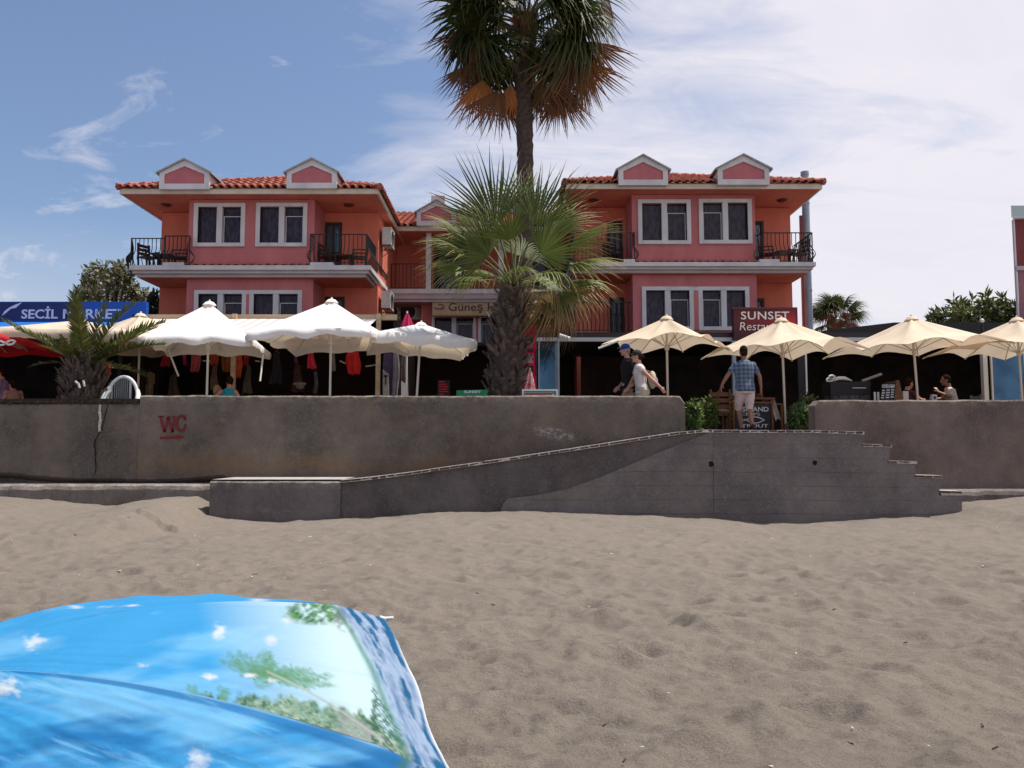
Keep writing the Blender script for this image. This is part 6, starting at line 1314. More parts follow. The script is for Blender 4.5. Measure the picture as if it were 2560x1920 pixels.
# white plastic armchair whose rounded back shows above the low wall
def plastic_chair():
    Y = 16.5; top = P(300, 942, Y); x0 = P(268, 985, Y).x; x1 = P(352, 985, Y).x; w = (x1 - x0) / 2; cx = (x0 + x1) / 2; H = top.z - PROM
    t = thing("plastic_chair", "white plastic armchair with rounded slatted back beside the date palm", "chair", (cx, Y, PROM)); zs = H * .5
    def arch(s, r): a = PI * (1 - s); return (cx + r * w * .92 * math.cos(a) - .03, PROM + zs + (H - zs) * r * math.sin(a) ** .8)
    mb = MB(); pts = [arch(k / 20, 1.0) for k in range(21)]; mb.tube([(a, Y + .03 * math.sin(PI * k / 20), b) for k, (a, b) in enumerate(pts)], .035, n=8); mb.build("back_rim", m.plasticwhite, t)
    n = 9
    for k in range(n):
        xx = cx - .03 - w * .62 + w * 1.12 * k / (n - 1) * .9; zt = PROM + zs + (H - zs) * math.sqrt(max(.05, 1 - ((xx - cx + .03) / (w * .92)) ** 2)) - .02
        MB().box(xx - .036, xx + .036, Y + .01, Y + .03, PROM + zs - .06, zt).build("back_slat", m.plasticgrey, t)
    MB().box(cx - w * .75, cx + w * .75, Y - .02, Y + .5, PROM + zs - .10, PROM + zs - .05).build("seat", m.plasticwhite, t)
    for sx in (-1, 1):
        q = [(cx + sx * w * .80, Y, PROM + zs + .28), (cx + sx * w * .98, Y - .10, PROM + zs + .19), (cx + sx * w * 1.04, Y - .2, PROM + zs + .02), (cx + sx * w * 1.0, Y - .22, PROM)]
        MB().tube(q, [.04, .05, .045, .03], n=8).build("armrest", m.plasticwhite, t); MB().tube([(cx + sx * w * .8, Y + .45, PROM + zs - .08), (cx + sx * w * .9, Y + .5, PROM)], [.04, .03], n=8).build("leg", m.plasticwhite, t)
m.plasticgrey = mat("grey_plastic", (.40, .43, .42), (.33, .36, .35), scale=5, rough=.5)
plastic_chair()
mb = MB(); a = P(163, 958, 16.6); MB().ellipsoid(P(273, 971, 16.5), (.045, .04, .045), 10, 8).top("white_bottle", m.paper, "small white container beside the plastic armchair", "container") 
a, b = XZ(250, 925, 17.6), XZ(270, 905, 17.6); MB().tube([P(250, 918, 17.3), P(262, 910, 17.3), P(270, 912, 17.3), P(268, 932, 17.3), P(255, 930, 17.3)], [.03, .05, .07, .09, .03], n=8).top("red_bag", mat("red_bag", (.45, .03, .04), rough=.7), "small red bag hanging right of the date palm stump", "bag")

DG = "dim dining sets inside the restaurant"
for px, lab in ((1455, "dim dining table inside the restaurant behind the walking couple"), (1590, "dim dining table behind the first beige umbrella pole"), (1760, "dim dining table behind the wooden chairs"), (2120, "dim dining table behind the black grill cabinet")):
    Yd = 21.8; x = P(px, 950, Yd).x; small_table(lab, (x, Yd, PROM + .02), m.midwood, w=.9, h=.76, group=DG)
    wood_chair(lab.replace("table", "chair left of the table", 1), (x - .75, Yd - .05, PROM + .02), R(90), m.midwood, DG); wood_chair(lab.replace("table", "chair right of the table", 1), (x + .75, Yd + .05, PROM + .02), R(-90), m.midwood, DG)

# ------------------------------------------------------------ people
def remesh(mb, voxel, smooth=4, name="body", mats=None):
    me = bpy.data.meshes.new("tmp"); me.from_pydata(mb.v, [], mb.f); me.update()
    o = bpy.data.objects.new("tmp", me); COL.objects.link(o); r = o.modifiers.new("r", 'REMESH'); r.mode = 'VOXEL'; r.voxel_size = voxel; r.use_smooth_shade = True
    s = o.modifiers.new("s", 'SMOOTH'); s.factor = .5; s.iterations = smooth
    dg = bpy.context.evaluated_depsgraph_get(); out = bpy.data.meshes.new_from_object(o.evaluated_get(dg)); out.name = name
    bpy.data.objects.remove(o); bpy.data.meshes.remove(me)
    out.materials.clear(); out.materials.append(mats); out.polygons.foreach_set('material_index', [0] * len(out.polygons)); out.polygons.foreach_set('use_smooth', [True] * len(out.polygons)); return out
def chain(mb, pts, rads, n=12):
    mb.tube(pts, rads, n=n)
    for p, r in zip(pts, rads): mb.ellipsoid(p, (r * .99,) * 3, n, 8)
def loft(mb, rings, n=20):
    vs = []; fs = []
    for (c, rx, ry) in rings:
        for j in range(n): a = 2 * PI * j / n; vs.append((c[0] + rx * math.cos(a), c[1] + ry * math.sin(a), c[2]))
    for i in range(len(rings) - 1):
        for j in range(n): fs.append((i * n + j, i * n + (j + 1) % n, (i + 1) * n + (j + 1) % n, (i + 1) * n + j))
    fs.append(tuple(reversed(range(n)))); fs.append(tuple(range((len(rings) - 1) * n, len(rings) * n))); mb.add(vs, fs)
def hand(mb, wrist, d, palm_n, s=1.0, side=1):
    """palm, four unequal bent fingers and a thumb from the side of the palm"""
    d = Vector(d).normalized(); pn = Vector(palm_n); pn = (pn - d * pn.dot(d)).normalized(); w = d.cross(pn).normalized() * side
    M3 = Matrix((w, d, pn)).transposed(); mb.ellipsoid(Vector(wrist) + d * .05 * s, (.042 * s, .055 * s, .019 * s), 12, 8, M=M3)
    for k, (off, L) in enumerate(((-.031, .070), (-.010, .080), (.011, .075), (.031, .058))):
        b = Vector(wrist) + d * .088 * s + w * off * s; p1 = b + (d * .95 + pn * .25 + w * off * .5).normalized() * L * .45 * s; p2 = p1 + (d * .75 + pn * .6).normalized() * L * .32 * s; p3 = p2 + (d * .45 + pn * .85).normalized() * L * .23 * s
        chain(mb, [b - d * .03 * s, b, p1, p2, p3], [.0095 * s, .0092 * s, .0086 * s, .0078 * s, .0065 * s], 8)
    b = Vector(wrist) + d * .022 * s - w * .034 * s; p1 = b + (d * .6 - w * .75 + pn * .3).normalized() * .036 * s; p2 = p1 + (d * .9 - w * .2 + pn * .4).normalized() * .028 * s; chain(mb, [b, p1, p2], [.0115 * s, .0100 * s, .0080 * s], 8)
def person(label, loc, rz, H, pose, skin, clothes, group=None, head_yaw=0.0, female=False, build=1.0, hair=None, cap=None, cat="person", voxel=.0085, detail=True):
    """one continuous body; clothing, hair and cap are children. local frame: y forward, x to the person's right"""
    f = H / 1.75; hipz = pose.get('hip', .90 * f); lean = Vector(pose.get('lean', (0, .03, 0))); sh = 1.0 if not female else .88
    hip = Vector((0, 0, hipz)); chest = hip + Vector((0, 0, .40 * f)) + lean * .8; neck = hip + Vector((0, 0, .585 * f)) + lean; headc = neck + Vector((0, .025, .145 * f)) + lean * .25
    def torso(g):
        wst = .155 if not female else .135; hp = .170 if not female else .178
        return [(hip + Vector((0, 0, -.10 * f)), (hp * .92 + g) * build, (.125 + g) * build), (hip + Vector((0, -.01, 0)), (hp + g) * build, (.130 + g) * build), (hip.lerp(chest, .35), (wst + g) * build, (.108 + g) * build), (hip.lerp(chest, .75), (wst + .015 + g) * build, (.115 + g) * build), (chest + Vector((0, 0, 0)), (.175 * sh + g) * build, (.120 + g) * build), (chest + Vector((0, -.005, .09 * f)), (.165 * sh + g) * build, (.100 + g) * build), (neck + Vector((0, -.01, -.045 * f)), .115 * sh + g, .075 + g), (neck + Vector((0, 0, -.01)), .062 + g * .5, .060 + g * .5)]
    mb = MB(); loft(mb, [(tuple(c), a, b) for c, a, b in torso(0)])
    mb.tube([neck + Vector((0, -.015, -.06)), neck + Vector((0, .01, .10 * f))], [.062, .054], n=14)
    Mh = Matrix.Rotation(head_yaw, 3, 'Z'); hp = lambda v: headc + Mh @ Vector(v)
    mb.ellipsoid(hp((0, -.008, .03)), (.076, .097, .105), 18, 12, M=Mh); mb.ellipsoid(hp((0, .022, -.035)), (.060, .070, .080), 16, 10, M=Mh); mb.ellipsoid(hp((0, .055, -.095)), (.030, .028, .024), 10, 8, M=Mh)
    mb.tube([hp((0, .085, .02)), hp((0, .112, -.022)), hp((0, .088, -.034))], [.010, .016, .012], n=8); mb.ellipsoid(hp((0, .112, -.022)), (.016, .014, .012), 8, 6, M=Mh); mb.ellipsoid(hp((0, .080, .028)), (.050, .016, .012), 10, 6, M=Mh)
    for s in (-1, 1): mb.ellipsoid(hp((s * .078, -.008, -.005)), (.010, .022, .033), 8, 8, M=Mh)
    A = {}
    for s, (el, wr, hd) in pose['arms'].items():
        shd = chest + Vector((s * (.172 * sh) * build, -.01, .068 * f)); el = Vector(el); wr = Vector(wr); A[s] = (shd, el, wr)
        chain(mb, [shd, shd.lerp(el, .35), el], [.056, .050, .040]); chain(mb, [el, el.lerp(wr, .3), wr], [.040, .042, .028]); hand(mb, wr, hd or (wr - el), Vector((-s * .9, .3, 0)), 1.0 * f, s)
    L = {}
    for s, (kn, an, toe) in pose['legs'].items():
        h0 = hip + Vector((s * .09 * build, 0, -.06 * f)); kn = Vector(kn); an = Vector(an); L[s] = (h0, kn, an); toe = Vector(toe)
        chain(mb, [h0, h0.lerp(kn, .4), kn], [.092 * build, .080 * build, .056]); chain(mb, [kn, kn.lerp(an, .35), an], [.056, .058, .036]); chain(mb, [an + Vector((0, 0, -.03)) - toe * .04, an + Vector((0, 0, -.045)) + toe * .08, an + Vector((0, 0, -.05)) + toe * .15], [.036, .036, .026])
    o = bpy.data.objects.new("person", remesh(mb, voxel, 3, "person", skin)); o.location = loc; o.rotation_euler = (0, 0, rz); link(o); prop(o, label, cat, group)
    def child(name, mb, mt, vx=.011, sm=5): c = bpy.data.objects.new(name, remesh(mb, vx, sm, name, mt)); link(c, o); return c
    if 'shirt' in clothes:
        c = clothes['shirt']; g = c.get('g', .018); mb = MB(); rings = [(tuple(q), a, b) for q, a, b in torso(g)]; rings[0] = ((rings[0][0][0], rings[0][0][1], rings[0][0][2] + c.get('hem', 0)), rings[0][1] + .012, rings[0][2] + .014); loft(mb, rings)
        sl = c.get('sleeve', .6)
        for s, (a, e, w) in A.items():
            if sl > 0: chain(mb, [a + Vector((-s * .05, 0, .0)), a + Vector((0, 0, .004)), a.lerp(e, .5 * sl), a.lerp(e, sl)], [.074, .070, .066, .064])
        child("shirt", mb, c['mat'])
    if 'shorts' in clothes:
        c = clothes['shorts']; mb = MB(); rings = torso(.020)[:2]; top = hip.lerp(chest, .18); loft(mb, [(tuple(rings[0][0] + Vector((0, 0, -.02))), rings[0][1], rings[0][2]), (tuple(rings[1][0]), rings[1][1], rings[1][2]), (tuple(top), rings[1][1] * .93, rings[1][2] * .95)])
        for s, (h0, kn, an) in L.items():
            t_ = c['len']; e = h0.lerp(kn, min(1, t_)) if t_ <= 1 else kn.lerp(an, t_ - 1); pts = [h0, h0.lerp(kn, .5), e] if t_ <= 1 else [h0, h0.lerp(kn, .5), kn, e]; chain(mb, pts, [.108 * build, .096 * build, .086][:3] if t_ <= 1 else [.108 * build, .096 * build, .080, .070])
        child("shorts" if c['len'] < 1.6 else "trousers", mb, c['mat'])
    for s, (h0, kn, an) in L.items():
        toe = Vector(pose['legs'][s][2]); mb = MB(); chain(mb, [an + Vector((0, 0, -.035)) - toe * .05, an + Vector((0, 0, -.05)) + toe * .09, an + Vector((0, 0, -.055)) + toe * .17], [.045, .044, .033]); child("shoe", mb, clothes.get('shoe', m.doorwood), .009, 2)
    if hair is not None:
        mb = MB(); mb.ellipsoid(hp((0, -.020, .045)), (.083, .098, .105), 18, 12, M=Mh); mb.ellipsoid(hp((0, -.060, -.01)), (.072, .055, .085), 14, 10, M=Mh)
        if female: mb.ellipsoid(hp((0, -.125, .0)), (.042, .040, .045), 12, 8, M=Mh); mb.ellipsoid(hp((0, -.09, .0)), (.05, .05, .06), 12, 8, M=Mh)
        c = child("hair", mb, hair, .008, 2)
    if cap is not None:
        mb = MB(); mb.ellipsoid(hp((0, -.010, .065)), (.090, .108, .088), 18, 12, M=Mh); mb.grid(lambda u, q: tuple(hp(((u - .5) * .14 * (1 - .35 * q * q), .070 + .105 * q - .05 * (2 * u - 1) ** 2, .062 - .012 * q - .018 * (2 * u - 1) ** 2))), 8, 6); 
        mb2 = MB()
        for i in range(9):
            u = -1 + i / 4; mb2.tube([hp((u * .068, .06, .060)), hp((u * .052, .175 - .055 * u * u, .046 - .012 * u * u))], .009, n=6)
        b = MB(); b.ellipsoid(hp((0, -.010, .062)), (.090, .108, .090), 18, 12, M=Mh); b.add(mb2.v, mb2.f); child("cap", b, cap, .008, 2)
    for s in (-1, 1): MB().ellipsoid(hp((s * .030, .078, .012)), (.011, .008, .008), 8, 6, M=Mh).build("eye", m.eye, o, local=True)
    MB().ellipsoid(hp((0, .089, -.066)), (.022, .008, .006), 8, 6, M=Mh).build("mouth", m.lip, o, local=True)
    return o
def plaid_mat():
    mt = cloth("plaid_shirt", (.085, .12, .17), (.10, .14, .19)); nt = mt.node_tree; N = nt.nodes; L = nt.links; b = N['Principled BSDF']; tc = N.new('ShaderNodeTexCoord'); sx = N.new('ShaderNodeSeparateXYZ'); L.new(tc.outputs['Object'], sx.inputs[0])
    def stripe(out, f, off):
        a = N.new('ShaderNodeMath'); a.operation = 'MULTIPLY_ADD'; L.new(out, a.inputs[0]); a.inputs[1].default_value = f; a.inputs[2].default_value = off; s = N.new('ShaderNodeMath'); s.operation = 'SINE'; L.new(a.outputs[0], s.inputs[0]); r = N.new('ShaderNodeMapRange'); L.new(s.outputs[0], r.inputs[0]); r.inputs[1].default_value = -.2; r.inputs[2].default_value = .7; return r.outputs[0]
    c = None; src = b.inputs['Base Color'].links[0].from_socket
    for out, f, off, col, k in ((sx.outputs[0], 75, 0, (.035, .055, .12), .6), (sx.outputs[2], 75, 1, (.035, .055, .12), .6), (sx.outputs[2], 75, 3.6, (.26, .30, .34), .22), (sx.outputs[0], 75, 2.6, (.26, .30, .34), .2)):
        mx = N.new('ShaderNodeMix'); mx.data_type = 'RGBA'; mu = N.new('ShaderNodeMath'); mu.operation = 'MULTIPLY'; L.new(stripe(out, f, off), mu.inputs[0]); mu.inputs[1].default_value = k; L.new(mu.outputs[0], mx.inputs[0]); L.new(src, mx.inputs[6]); mx.inputs[7].default_value = (*col, 1); src = mx.outputs[2]
    L.new(src, b.inputs['Base Color']); return mt
# man in plaid shirt walking away, seen from behind
Ym = 16.75; Hm = P(1862, 866, Ym).z - PROM; f = Hm / 1.75; xm_ = P(1863, 1000, Ym).x
person("man from behind in blue plaid shirt and pale pink shorts", (xm_, Ym, PROM), R(3), Hm, dict(hip=.90 * f, lean=(0, .02, 0),
    arms={-1: ((-.335 * f, .02, 1.17 * f), (-.455 * f, .05, .97 * f), (-.3, .1, -1)), 1: ((.285 * f, -.06, 1.14 * f), (.315 * f, -.05, .90 * f), (.0, .1, -1))},
    legs={-1: ((-.085, .16, .50 * f), (-.055, .10, .09), (0, 1, 0)), 1: ((.075, -.02, .49 * f), (.045, -.26, .14), (0, 1, -.3))}),
    m.skin_tan, dict(shirt=dict(mat=plaid_mat(), sleeve=.62, g=.022, hem=.02), shorts=dict(mat=cloth("pink_shorts", (.60, .46, .44)), len=1.06), shoe=m.darkwood), hair=m.hair, build=1.06)
# couple walking left
Yc = 17.5; xa_ = P(1574, 1000, Yc).x; Hc = P(1574, 861, Yc).z - PROM; f = Hc / 1.75
person("man in black shirt and blue cap walking left behind woman", (xa_, Yc, PROM), R(88), Hc, dict(hip=.90 * f, lean=(0, .05, 0), arms={-1: ((-.26, -.10, 1.13 * f), (-.27, .05, .88 * f), None), 1: ((.26, -.02, 1.14 * f), (.25, .20, .93 * f), None)},
    legs={-1: ((-.09, .20, .50 * f), (-.08, .26, .09), (0, 1, 0)), 1: ((.09, .02, .50 * f), (.09, -.28, .14), (0, 1, -.3))}),
    m.skin, dict(shirt=dict(mat=cloth("black_shirt", (.014, .014, .018)), sleeve=.6, g=.022, hem=-.02), shorts=dict(mat=cloth("khaki_shorts", (.38, .30, .21)), len=1.0), shoe=m.darkwood), hair=mat("grey_hair", (.22, .20, .18), rough=.7), cap=cloth("blue_cap", (.012, .06, .28)), build=1.12)
Yw_ = 16.95; xw_ = P(1606, 1000, Yw_).x; Hw = P(1601, 878, Yw_).z - PROM; f = Hw / 1.75
person("woman in white top, beige shorts and dark cap walking left", (xw_, Yw_, PROM), R(84), Hw, dict(hip=.90 * f, lean=(0, .07, 0), arms={-1: ((-.21, -.17, 1.13 * f), (-.24, -.36, .94 * f), (0, -.5, -.6)), 1: ((.22, .06, 1.14 * f), (.22, .26, .98 * f), None)},
    legs={-1: ((-.08, .05, .50 * f), (-.08, -.2, .12), (0, 1, -.2)), 1: ((.08, .20, .50 * f), (.08, .24, .09), (0, 1, 0))}),
    m.skin, dict(shirt=dict(mat=cloth("white_top", (.66, .60, .57)), sleeve=.16, g=.016, hem=.03), shorts=dict(mat=cloth("beige_shorts", (.52, .45, .36)), len=.8), shoe=m.plasticwhite), female=True, hair=m.hair, cap=cloth("dark_cap", (.035, .028, .025)), head_yaw=0)
# backpack
bx, bz = XZ(1634, 950, Yw_); t = thing("backpack", "small cream backpack on the woman's back", "backpack", (bx - .03, Yw_, bz - .2)); mb = MB(); mb.ellipsoid((bx - .03, Yw_ - .02, bz), (.09, .14, .19), 14, 10); bo = bpy.data.objects.new("bag", remesh(mb, .012, 3, "bag", cloth("cream_bag", (.58, .48, .36)))); link(bo, t); bo.matrix_parent_inverse = Matrix.Translation(-Vector(t.location))
MB().ellipsoid((bx + .045, Yw_ - .03, bz - .04), (.035, .10, .10), 12, 8).build("pocket", m.whitefab, t)
for s in (-.07, .07): MB().tube([(bx - .06, Yw_ + s, bz + .15), (bx - .19, Yw_ + s * 1.5, bz + .20), (bx - .30, Yw_ + s * 1.8, bz + .10)], .013, n=6).build("strap", m.midwood, t)
# seated man
Ys_ = 19.3; xs_m = P(2388, 1000, Ys_).x
person("seated man in white shirt leaning on the dark terrace table", (xs_m, Ys_, PROM + .02), R(80), 1.76, dict(hip=.52, lean=(0, .14, 0), arms={-1: ((-.26, .22, .86), (-.16, .42, .98), (.3, .2, .6)), 1: ((.26, .20, .84), (.12, .44, .82), (-.3, .5, 0))}, legs={-1: ((-.11, .44, .50), (-.11, .40, .09), (0, 1, 0)), 1: ((.11, .44, .50), (.11, .40, .09), (0, 1, 0))}),
    m.skin_tan, dict(shirt=dict(mat=cloth("cream_shirt", (.55, .50, .46)), sleeve=.6), shorts=dict(mat=m.interior2, len=1.5)), hair=m.hair)
# woman in turquoise top crouched in the shop, seen from behind, and others glimpsed
Yt = 19.0; person("woman in turquoise top with bare shoulders seen from behind in shop", (P(566, 1000, Yt).x, Yt, PROM + .02), R(8), 1.64, dict(hip=.56, lean=(.02, .18, -.03), arms={-1: ((-.32, .06, .80), (-.36, .26, .66), None), 1: ((.30, .10, .78), (.22, .32, .72), None)}, legs={-1: ((-.16, .40, .56), (-.14, .30, .09), (0, 1, 0)), 1: ((.16, .40, .56), (.14, .30, .09), (0, 1, 0))}),
    m.skin, dict(shirt=dict(mat=cloth("turquoise_top", (.02, .30, .42)), sleeve=0, g=.010, hem=.0), shorts=dict(mat=m.interior2, len=.7)), female=True, hair=m.hair)
person("child in pale clothes beside the woman in turquoise", (P(536, 1000, Yt + .2).x, Yt + .25, PROM), R(-40), 1.10, dict(hip=.56, lean=(0, .03, 0), arms={-1: ((-.20, .05, .72), (-.18, .18, .60), None), 1: ((.20, .05, .72), (.18, .18, .60), None)}, legs={-1: ((-.07, .04, .32), (-.07, 0, .08), (0, 1, 0)), 1: ((.07, .04, .32), (.07, 0, .08), (0, 1, 0))}),
    m.skin, dict(shirt=dict(mat=cloth("child_shirt", (.40, .36, .30)), sleeve=.5), shorts=dict(mat=m.beigewood, len=.8)), hair=mat("fair_hair", (.30, .20, .11), rough=.7), build=.85)
person("person in lilac shirt standing at the far left edge", (P(6, 1000, 19.6).x, 19.6, PROM), R(100), 1.58, dict(hip=.81, lean=(0, .03, 0), arms={-1: ((-.26, .0, 1.04), (-.25, .2, .86), None), 1: ((.26, .0, 1.04), (.25, .1, .80), None)}, legs={-1: ((-.09, .05, .46), (-.09, .0, .09), (0, 1, 0)), 1: ((.09, .05, .46), (.09, 0, .09), (0, 1, 0))}),
    m.skin, dict(shirt=dict(mat=cloth("lilac_shirt", (.36, .34, .55)), sleeve=.6), shorts=dict(mat=m.interior2, len=.9)), hair=m.hair)
person("child with bare arms beside the person in lilac", (P(33, 1000, 19.3).x, 19.3, PROM), R(60), 1.25, dict(hip=.64, lean=(0, .02, 0), arms={-1: ((-.22, .0, .82), (-.22, .08, .64), None), 1: ((.22, .0, .82), (.22, .08, .64), None)}, legs={-1: ((-.08, .03, .36), (-.08, .0, .08), (0, 1, 0)), 1: ((.08, .03, .36), (.08, 0, .08), (0, 1, 0))}),
    m.skin, dict(shirt=dict(mat=cloth("peach_shirt", (.40, .24, .20)), sleeve=.2), shorts=dict(mat=m.acdark, len=.9)), hair=m.hair, build=.9)
person("seated person with dark clothes left of the leaning umbrella pole", (P(2262, 1000, 19.4).x, 19.4, PROM + .02), R(-70), 1.65, dict(hip=.50, lean=(0, .10, 0), arms={-1: ((-.26, .20, .80), (-.12, .40, .86), None), 1: ((.26, .20, .80), (.16, .42, .80), None)}, legs={-1: ((-.11, .42, .48), (-.11, .40, .09), (0, 1, 0)), 1: ((.11, .42, .48), (.11, .40, .09), (0, 1, 0))}),
    m.skin, dict(shirt=dict(mat=cloth("maroon_shirt", (.09, .03, .03)), sleeve=.5), shorts=dict(mat=m.interior2, len=1.5)), hair=m.hair)

# ------------------------------------------------------------ the beach parasol in the foreground
def parasol():
    A = Vector((-1.168, 1.596, .868)); n = Vector((-.27063, -.32992, .90439)).normalized(); u = Vector((-.77316, .63421, 0)); v = n.cross(u).normalized() if True else None
    v = Vector(n.cross(u)); ph0 = -1.76; Rr = .968; hh = .455; SG = -1
    t = thing("beach_parasol", "blue beach parasol printed with palms and clouds tilted over the sand", "parasol", A - n * 1.02)
    def pt(k, q):   # k: rib coordinate (0 = the rib with the visible tip, 1 = the seam rib nearer the camera), q: 0 apex .. 1 rim
        k0 = math.floor(k); s = k - k0
        def rib(j, q): ph = ph0 + SG * j * PI / 4; e = u * math.cos(ph) + v * math.sin(ph); return A + e * (Rr * q) - n * (hh * q ** 1.7)
        a, b = rib(k0, q), rib(k0 + 1, q); p = a.lerp(b, s); mid = 4 * s * (1 - s)
        ph = ph0 + SG * k * PI / 4; e = u * math.cos(ph) + v * math.sin(ph); p += (n * .25 + e * .95) * (.050 * mid * Rr * q) * (1 - q ** 3 * .9) - n * .006 * mid * math.sin(PI * q)
        p += n * (.004 * math.sin(s * 23 + 9 * q) * q * mid + .003 * math.sin(q * 31 + s * 7) * mid + .0022 * math.sin(s * 61 + 5 * q + 2 * math.sin(q * 7)) * q * min(1, 6 * s, 6 * (1 - s)) + .0015 * math.sin(s * 110 + 14 * q) * q * q)
        if q > .88: t_ = (q - .88) / .12; p -= n * t_ * .030; p += e * t_ * (.006 * math.sin(s * 2 * PI) + .004 * math.sin(s * 13 + 1) * mid); p -= n * .006 * math.sin(s * 15 + 1) * mid * t_
        return p
    rgp = np.random.default_rng(11)
    def to_px(p):
        x, y, z = p[:, 0], p[:, 1], p[:, 2] - EYE; d = y * CT + z * ST; up = -y * ST + z * CT; return 1280 + FPX * x / d, 960 - FPX * up / d
    def fbm(x, y, o=5):
        r = 0; a = 1.0
        for k in range(o): r = r + a * vnoise(x * 2 ** k + 17 * k, y * 2 ** k + 31 * k); a *= .55
        return r
    def printed(x, y, s, q, k):
        c = np.zeros((len(x), 3)); base = np.array([.035, .255, .52]); deep = np.array([.008, .125, .33]); pale = np.array([.45, .58, .58]); light = np.array([.17, .41, .62])
        g = np.clip((q - .15) / .8, 0, 1); w = np.clip(.5 + fbm(x / 260, (y + x * .15) / 60), 0, 1); c[:] = base + (light - base) * (np.clip(w - .35, 0, .6) * 1.0)[:, None]
        def mixin(mask, col): nonlocal c; mk = np.clip(mask, 0, 1)[:, None]; c = c * (1 - mk) + np.array(col) * mk
        main = (k == 0)
        if main:
            mixin(np.clip((x - 520 + .25 * (1640 - y)) / 330, 0, 1) * np.clip((1.0 - q) * 8, .0, 1) * .92, pale)
            mixin(np.clip(.6 - np.abs(y - (1495 + (x - 700) * .05)) / 40, 0, 1) * (x > 480) * .5, (.6, .7, .75))
            tree_line = 1738 + (x - 560) * .10 + np.clip(x - 930, 0, 400) * .9 - 16 * np.exp(-((x - 700) / 90) ** 2) + 34 * fbm(x / 20, y / 90 + 3.0)
            gr = np.clip((y - tree_line) / 14, 0, 1) * np.clip((x - 470) / 40, 0, 1); tex = fbm(x / 16, y / 16)
            tex2 = fbm((x + y) / 7, (y - x) / 15, 4); mixin(gr * .9, (.105, .20, .12)); mixin(gr * np.clip(tex * 2.4, 0, 1), (.025, .095, .045)); mixin(gr * np.clip(-tex * 1.7 - .1, 0, 1), (.28, .36, .29)); mixin(gr * np.clip(tex2 * 2 - .2, 0, 1) * .8, (.03, .10, .05)); mixin(gr * np.clip(-tex2 * 2 - .35, 0, 1) * .7, (.33, .42, .36))
            mixin(np.clip((y - (1712 + (x - 790) * .72)) / 22, 0, 1) * np.clip((x - 820) / 60, 0, 1) * np.clip(.75 + tex, .2, 1) * .85, (.25, .26, .275)); mixin(np.clip((y - (1700 + (x - 930) * 1.6)) / 14, 0, 1) * (x > 930) * np.clip(.6 + tex2 * 2.5, 0, 1) * .9, (.025, .085, .055))
            d = np.hypot((x - 790) / 95, (y - 1532) / 34); mixin(np.clip((1 - d) * 2.5, 0, 1) * np.clip(.8 + 1.6 * fbm(x / 14, y / 12), 0, 1), (.07, .19, .065)); mixin(np.clip((1 - d) * 2.5, 0, 1) * np.clip(2.2 * fbm((x + y) / 9, (x - y) / 22, 4), 0, 1), (.02, .08, .03))
            d = np.hypot((x - 880) / 60, (y - 1545) / 42); mixin(np.clip((1 - d) * 2.5, 0, 1) * np.clip(.5 + 2.0 * fbm(x / 11, y / 16), 0, 1), (.16, .17, .18))
            for (cx, cy, ang, L, wd) in [(668, 1680, 187, 128, 20), (668, 1680, 200, 120, 22), (668, 1680, 172, 60, 18), (668, 1680, 258, 62, 26), (668, 1680, 285, 50, 18), (668, 1680, 2, 120, 15), (668, 1680, 12, 175, 20), (668, 1680, 20, 180, 18), (668, 1680, 28, 120, 16), (668, 1680, 118, 52, 22), (668, 1680, 82, 46, 16), (488, 1745, 238, 46, 11), (488, 1745, 205, 40, 10), (488, 1745, 270, 40, 11), (560, 1750, 250, 44, 16), (560, 1750, 290, 38, 14)]:
                ca, sa = math.cos(R(ang)), math.sin(R(ang)); lx = (x - cx) * ca + (y - cy) * sa; ly = -(x - cx) * sa + (y - cy) * ca + .0009 * lx * lx * (-1 if 90 < ang < 270 else 1); tt = np.clip(lx / L, 0, 1); ww = wd * np.sin(PI * np.clip(tt * .8 + .18, 0, 1)) ** .8 * (1 + .9 * fbm(lx / 5 + cx, ly / 30 + ang, 3)); mixin(np.clip((ww - np.abs(ly)) / 6, 0, 1) * (lx > -4) * np.clip((L - lx) / 12, 0, 1) * np.clip(.72 + .9 * fbm(lx / 9 - ly / 5, ly / 7 + ang, 3), .25, 1) * .72, (.075, .21, .10))
            ln = np.abs(y - (1678 + (x - 665) * .42 + .0006 * (x - 665) ** 2)); mixin(np.clip((5 - ln) / 3, 0, 1) * (x > 665) * (x < 960) * .7, (.30, .33, .30))
        for (cx, cy, r1, r2) in [(85, 1606, 28, 22), (548, 1578, 24, 22), (676, 1600, 17, 17), (718, 1552, 16, 14), (358, 1664, 16, 9), (522, 1692, 20, 10), (12, 1716, 46, 30), (497, 1903, 34, 40), (622, 1687, 20, 9), (676, 1702, 17, 9), (190, 1517, 16, 5), (268, 1519, 20, 5), (330, 1514, 26, 4), (650, 1500, 40, 4)]:
            d = np.hypot((x - cx) / r1, (y - cy) / r2) + .75 * fbm(x / 15, y / 13, 4); mixin(np.clip((1 - d) * 1.3, 0, 1) * .85, (.52, .545, .57))
        if k == 1:
            mixin(np.clip((.055 - s) / .015, 0, 1) * .75, deep); mixin(np.clip((.012 - s) / .008, 0, 1) * .5, (.25, .48, .70))  # seam band with the fold's shadow, and ridge highlight, painted into the colour
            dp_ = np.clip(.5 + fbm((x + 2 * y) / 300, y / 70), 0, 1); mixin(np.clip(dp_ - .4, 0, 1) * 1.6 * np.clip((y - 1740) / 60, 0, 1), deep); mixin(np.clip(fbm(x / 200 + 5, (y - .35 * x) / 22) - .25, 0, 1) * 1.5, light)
        if k == -1: mixin(np.clip(1 - np.abs(q - .93) / .02, 0, 1) * (s > .1), (.16, .24, .06))
        q0 = .872 + (.05 * s if k == 0 else .05); rim = np.clip((q - q0) / .02, 0, 1)
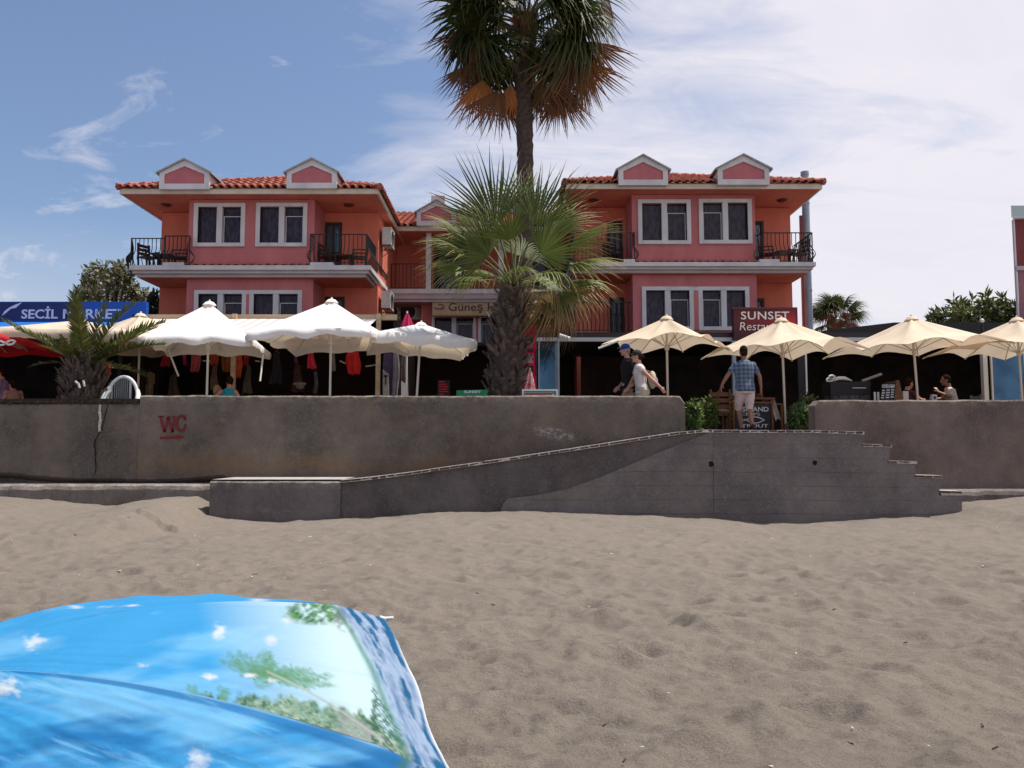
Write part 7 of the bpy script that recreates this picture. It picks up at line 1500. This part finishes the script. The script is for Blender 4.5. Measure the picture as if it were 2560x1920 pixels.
        if k in (0, 1, 2):
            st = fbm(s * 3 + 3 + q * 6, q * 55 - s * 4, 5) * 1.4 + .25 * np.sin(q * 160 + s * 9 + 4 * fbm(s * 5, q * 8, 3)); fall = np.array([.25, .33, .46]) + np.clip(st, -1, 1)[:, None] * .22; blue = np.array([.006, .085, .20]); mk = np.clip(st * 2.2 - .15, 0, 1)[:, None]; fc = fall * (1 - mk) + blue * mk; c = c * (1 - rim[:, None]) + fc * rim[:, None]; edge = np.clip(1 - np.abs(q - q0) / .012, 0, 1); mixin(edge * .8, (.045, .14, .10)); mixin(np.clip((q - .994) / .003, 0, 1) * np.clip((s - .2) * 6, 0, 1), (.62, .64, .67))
        return np.clip(c, 0, 1)
    pm = mat_attr("printed_nylon", rough=.72, trans=.22, spec=.15, bump=.25, bscale=26)
    nu, nv = 200, 220
    for k in range(-2, 6):
        a, b = (nu, nv) if k in (0, 1) else (60, 60)
        S, Qq = np.meshgrid(np.linspace(0, 1, a + 1), np.linspace(0.0, 1, b + 1)); V = np.array([pt(k + min(s, .99999), q) for s, q in zip(S.ravel(), Qq.ravel())])
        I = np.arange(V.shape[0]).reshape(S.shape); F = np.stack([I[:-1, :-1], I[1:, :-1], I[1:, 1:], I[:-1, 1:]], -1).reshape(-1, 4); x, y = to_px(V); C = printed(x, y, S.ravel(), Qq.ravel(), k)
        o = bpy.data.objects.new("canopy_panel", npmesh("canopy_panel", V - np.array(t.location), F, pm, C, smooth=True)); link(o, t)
    for k in range(8):
        pts = [pt(k, q) - n * .012 for q in np.linspace(0.02, 1, 14)]; MB().tube(pts, .004, n=6).build("rib", m.metal, t); e = pt(k, 1.0); d = (e - pt(k, .93)).normalized(); MB().tube([e - d * .02, e + d * .012], [.0055, .0055], n=8).build("rib_cap", m.plasticwhite, t)
    e = pt(0, 1.0); MB().tube([e - Vector((.02, 0, 0)), e + Vector((.024, 0.003, .001))], .0048, n=8).build("rib_cap", m.plasticwhite, t)
    MB().tube([A + n * .05, A - n * 1.02], .016, n=12).build("pole", m.whitepole, t); MB().lathe([(0, .07), (.018, .06), (.022, .0), (0, 0)], n=12).build("finial", m.plasticwhite, t).location = A - Vector(t.location)
parasol()
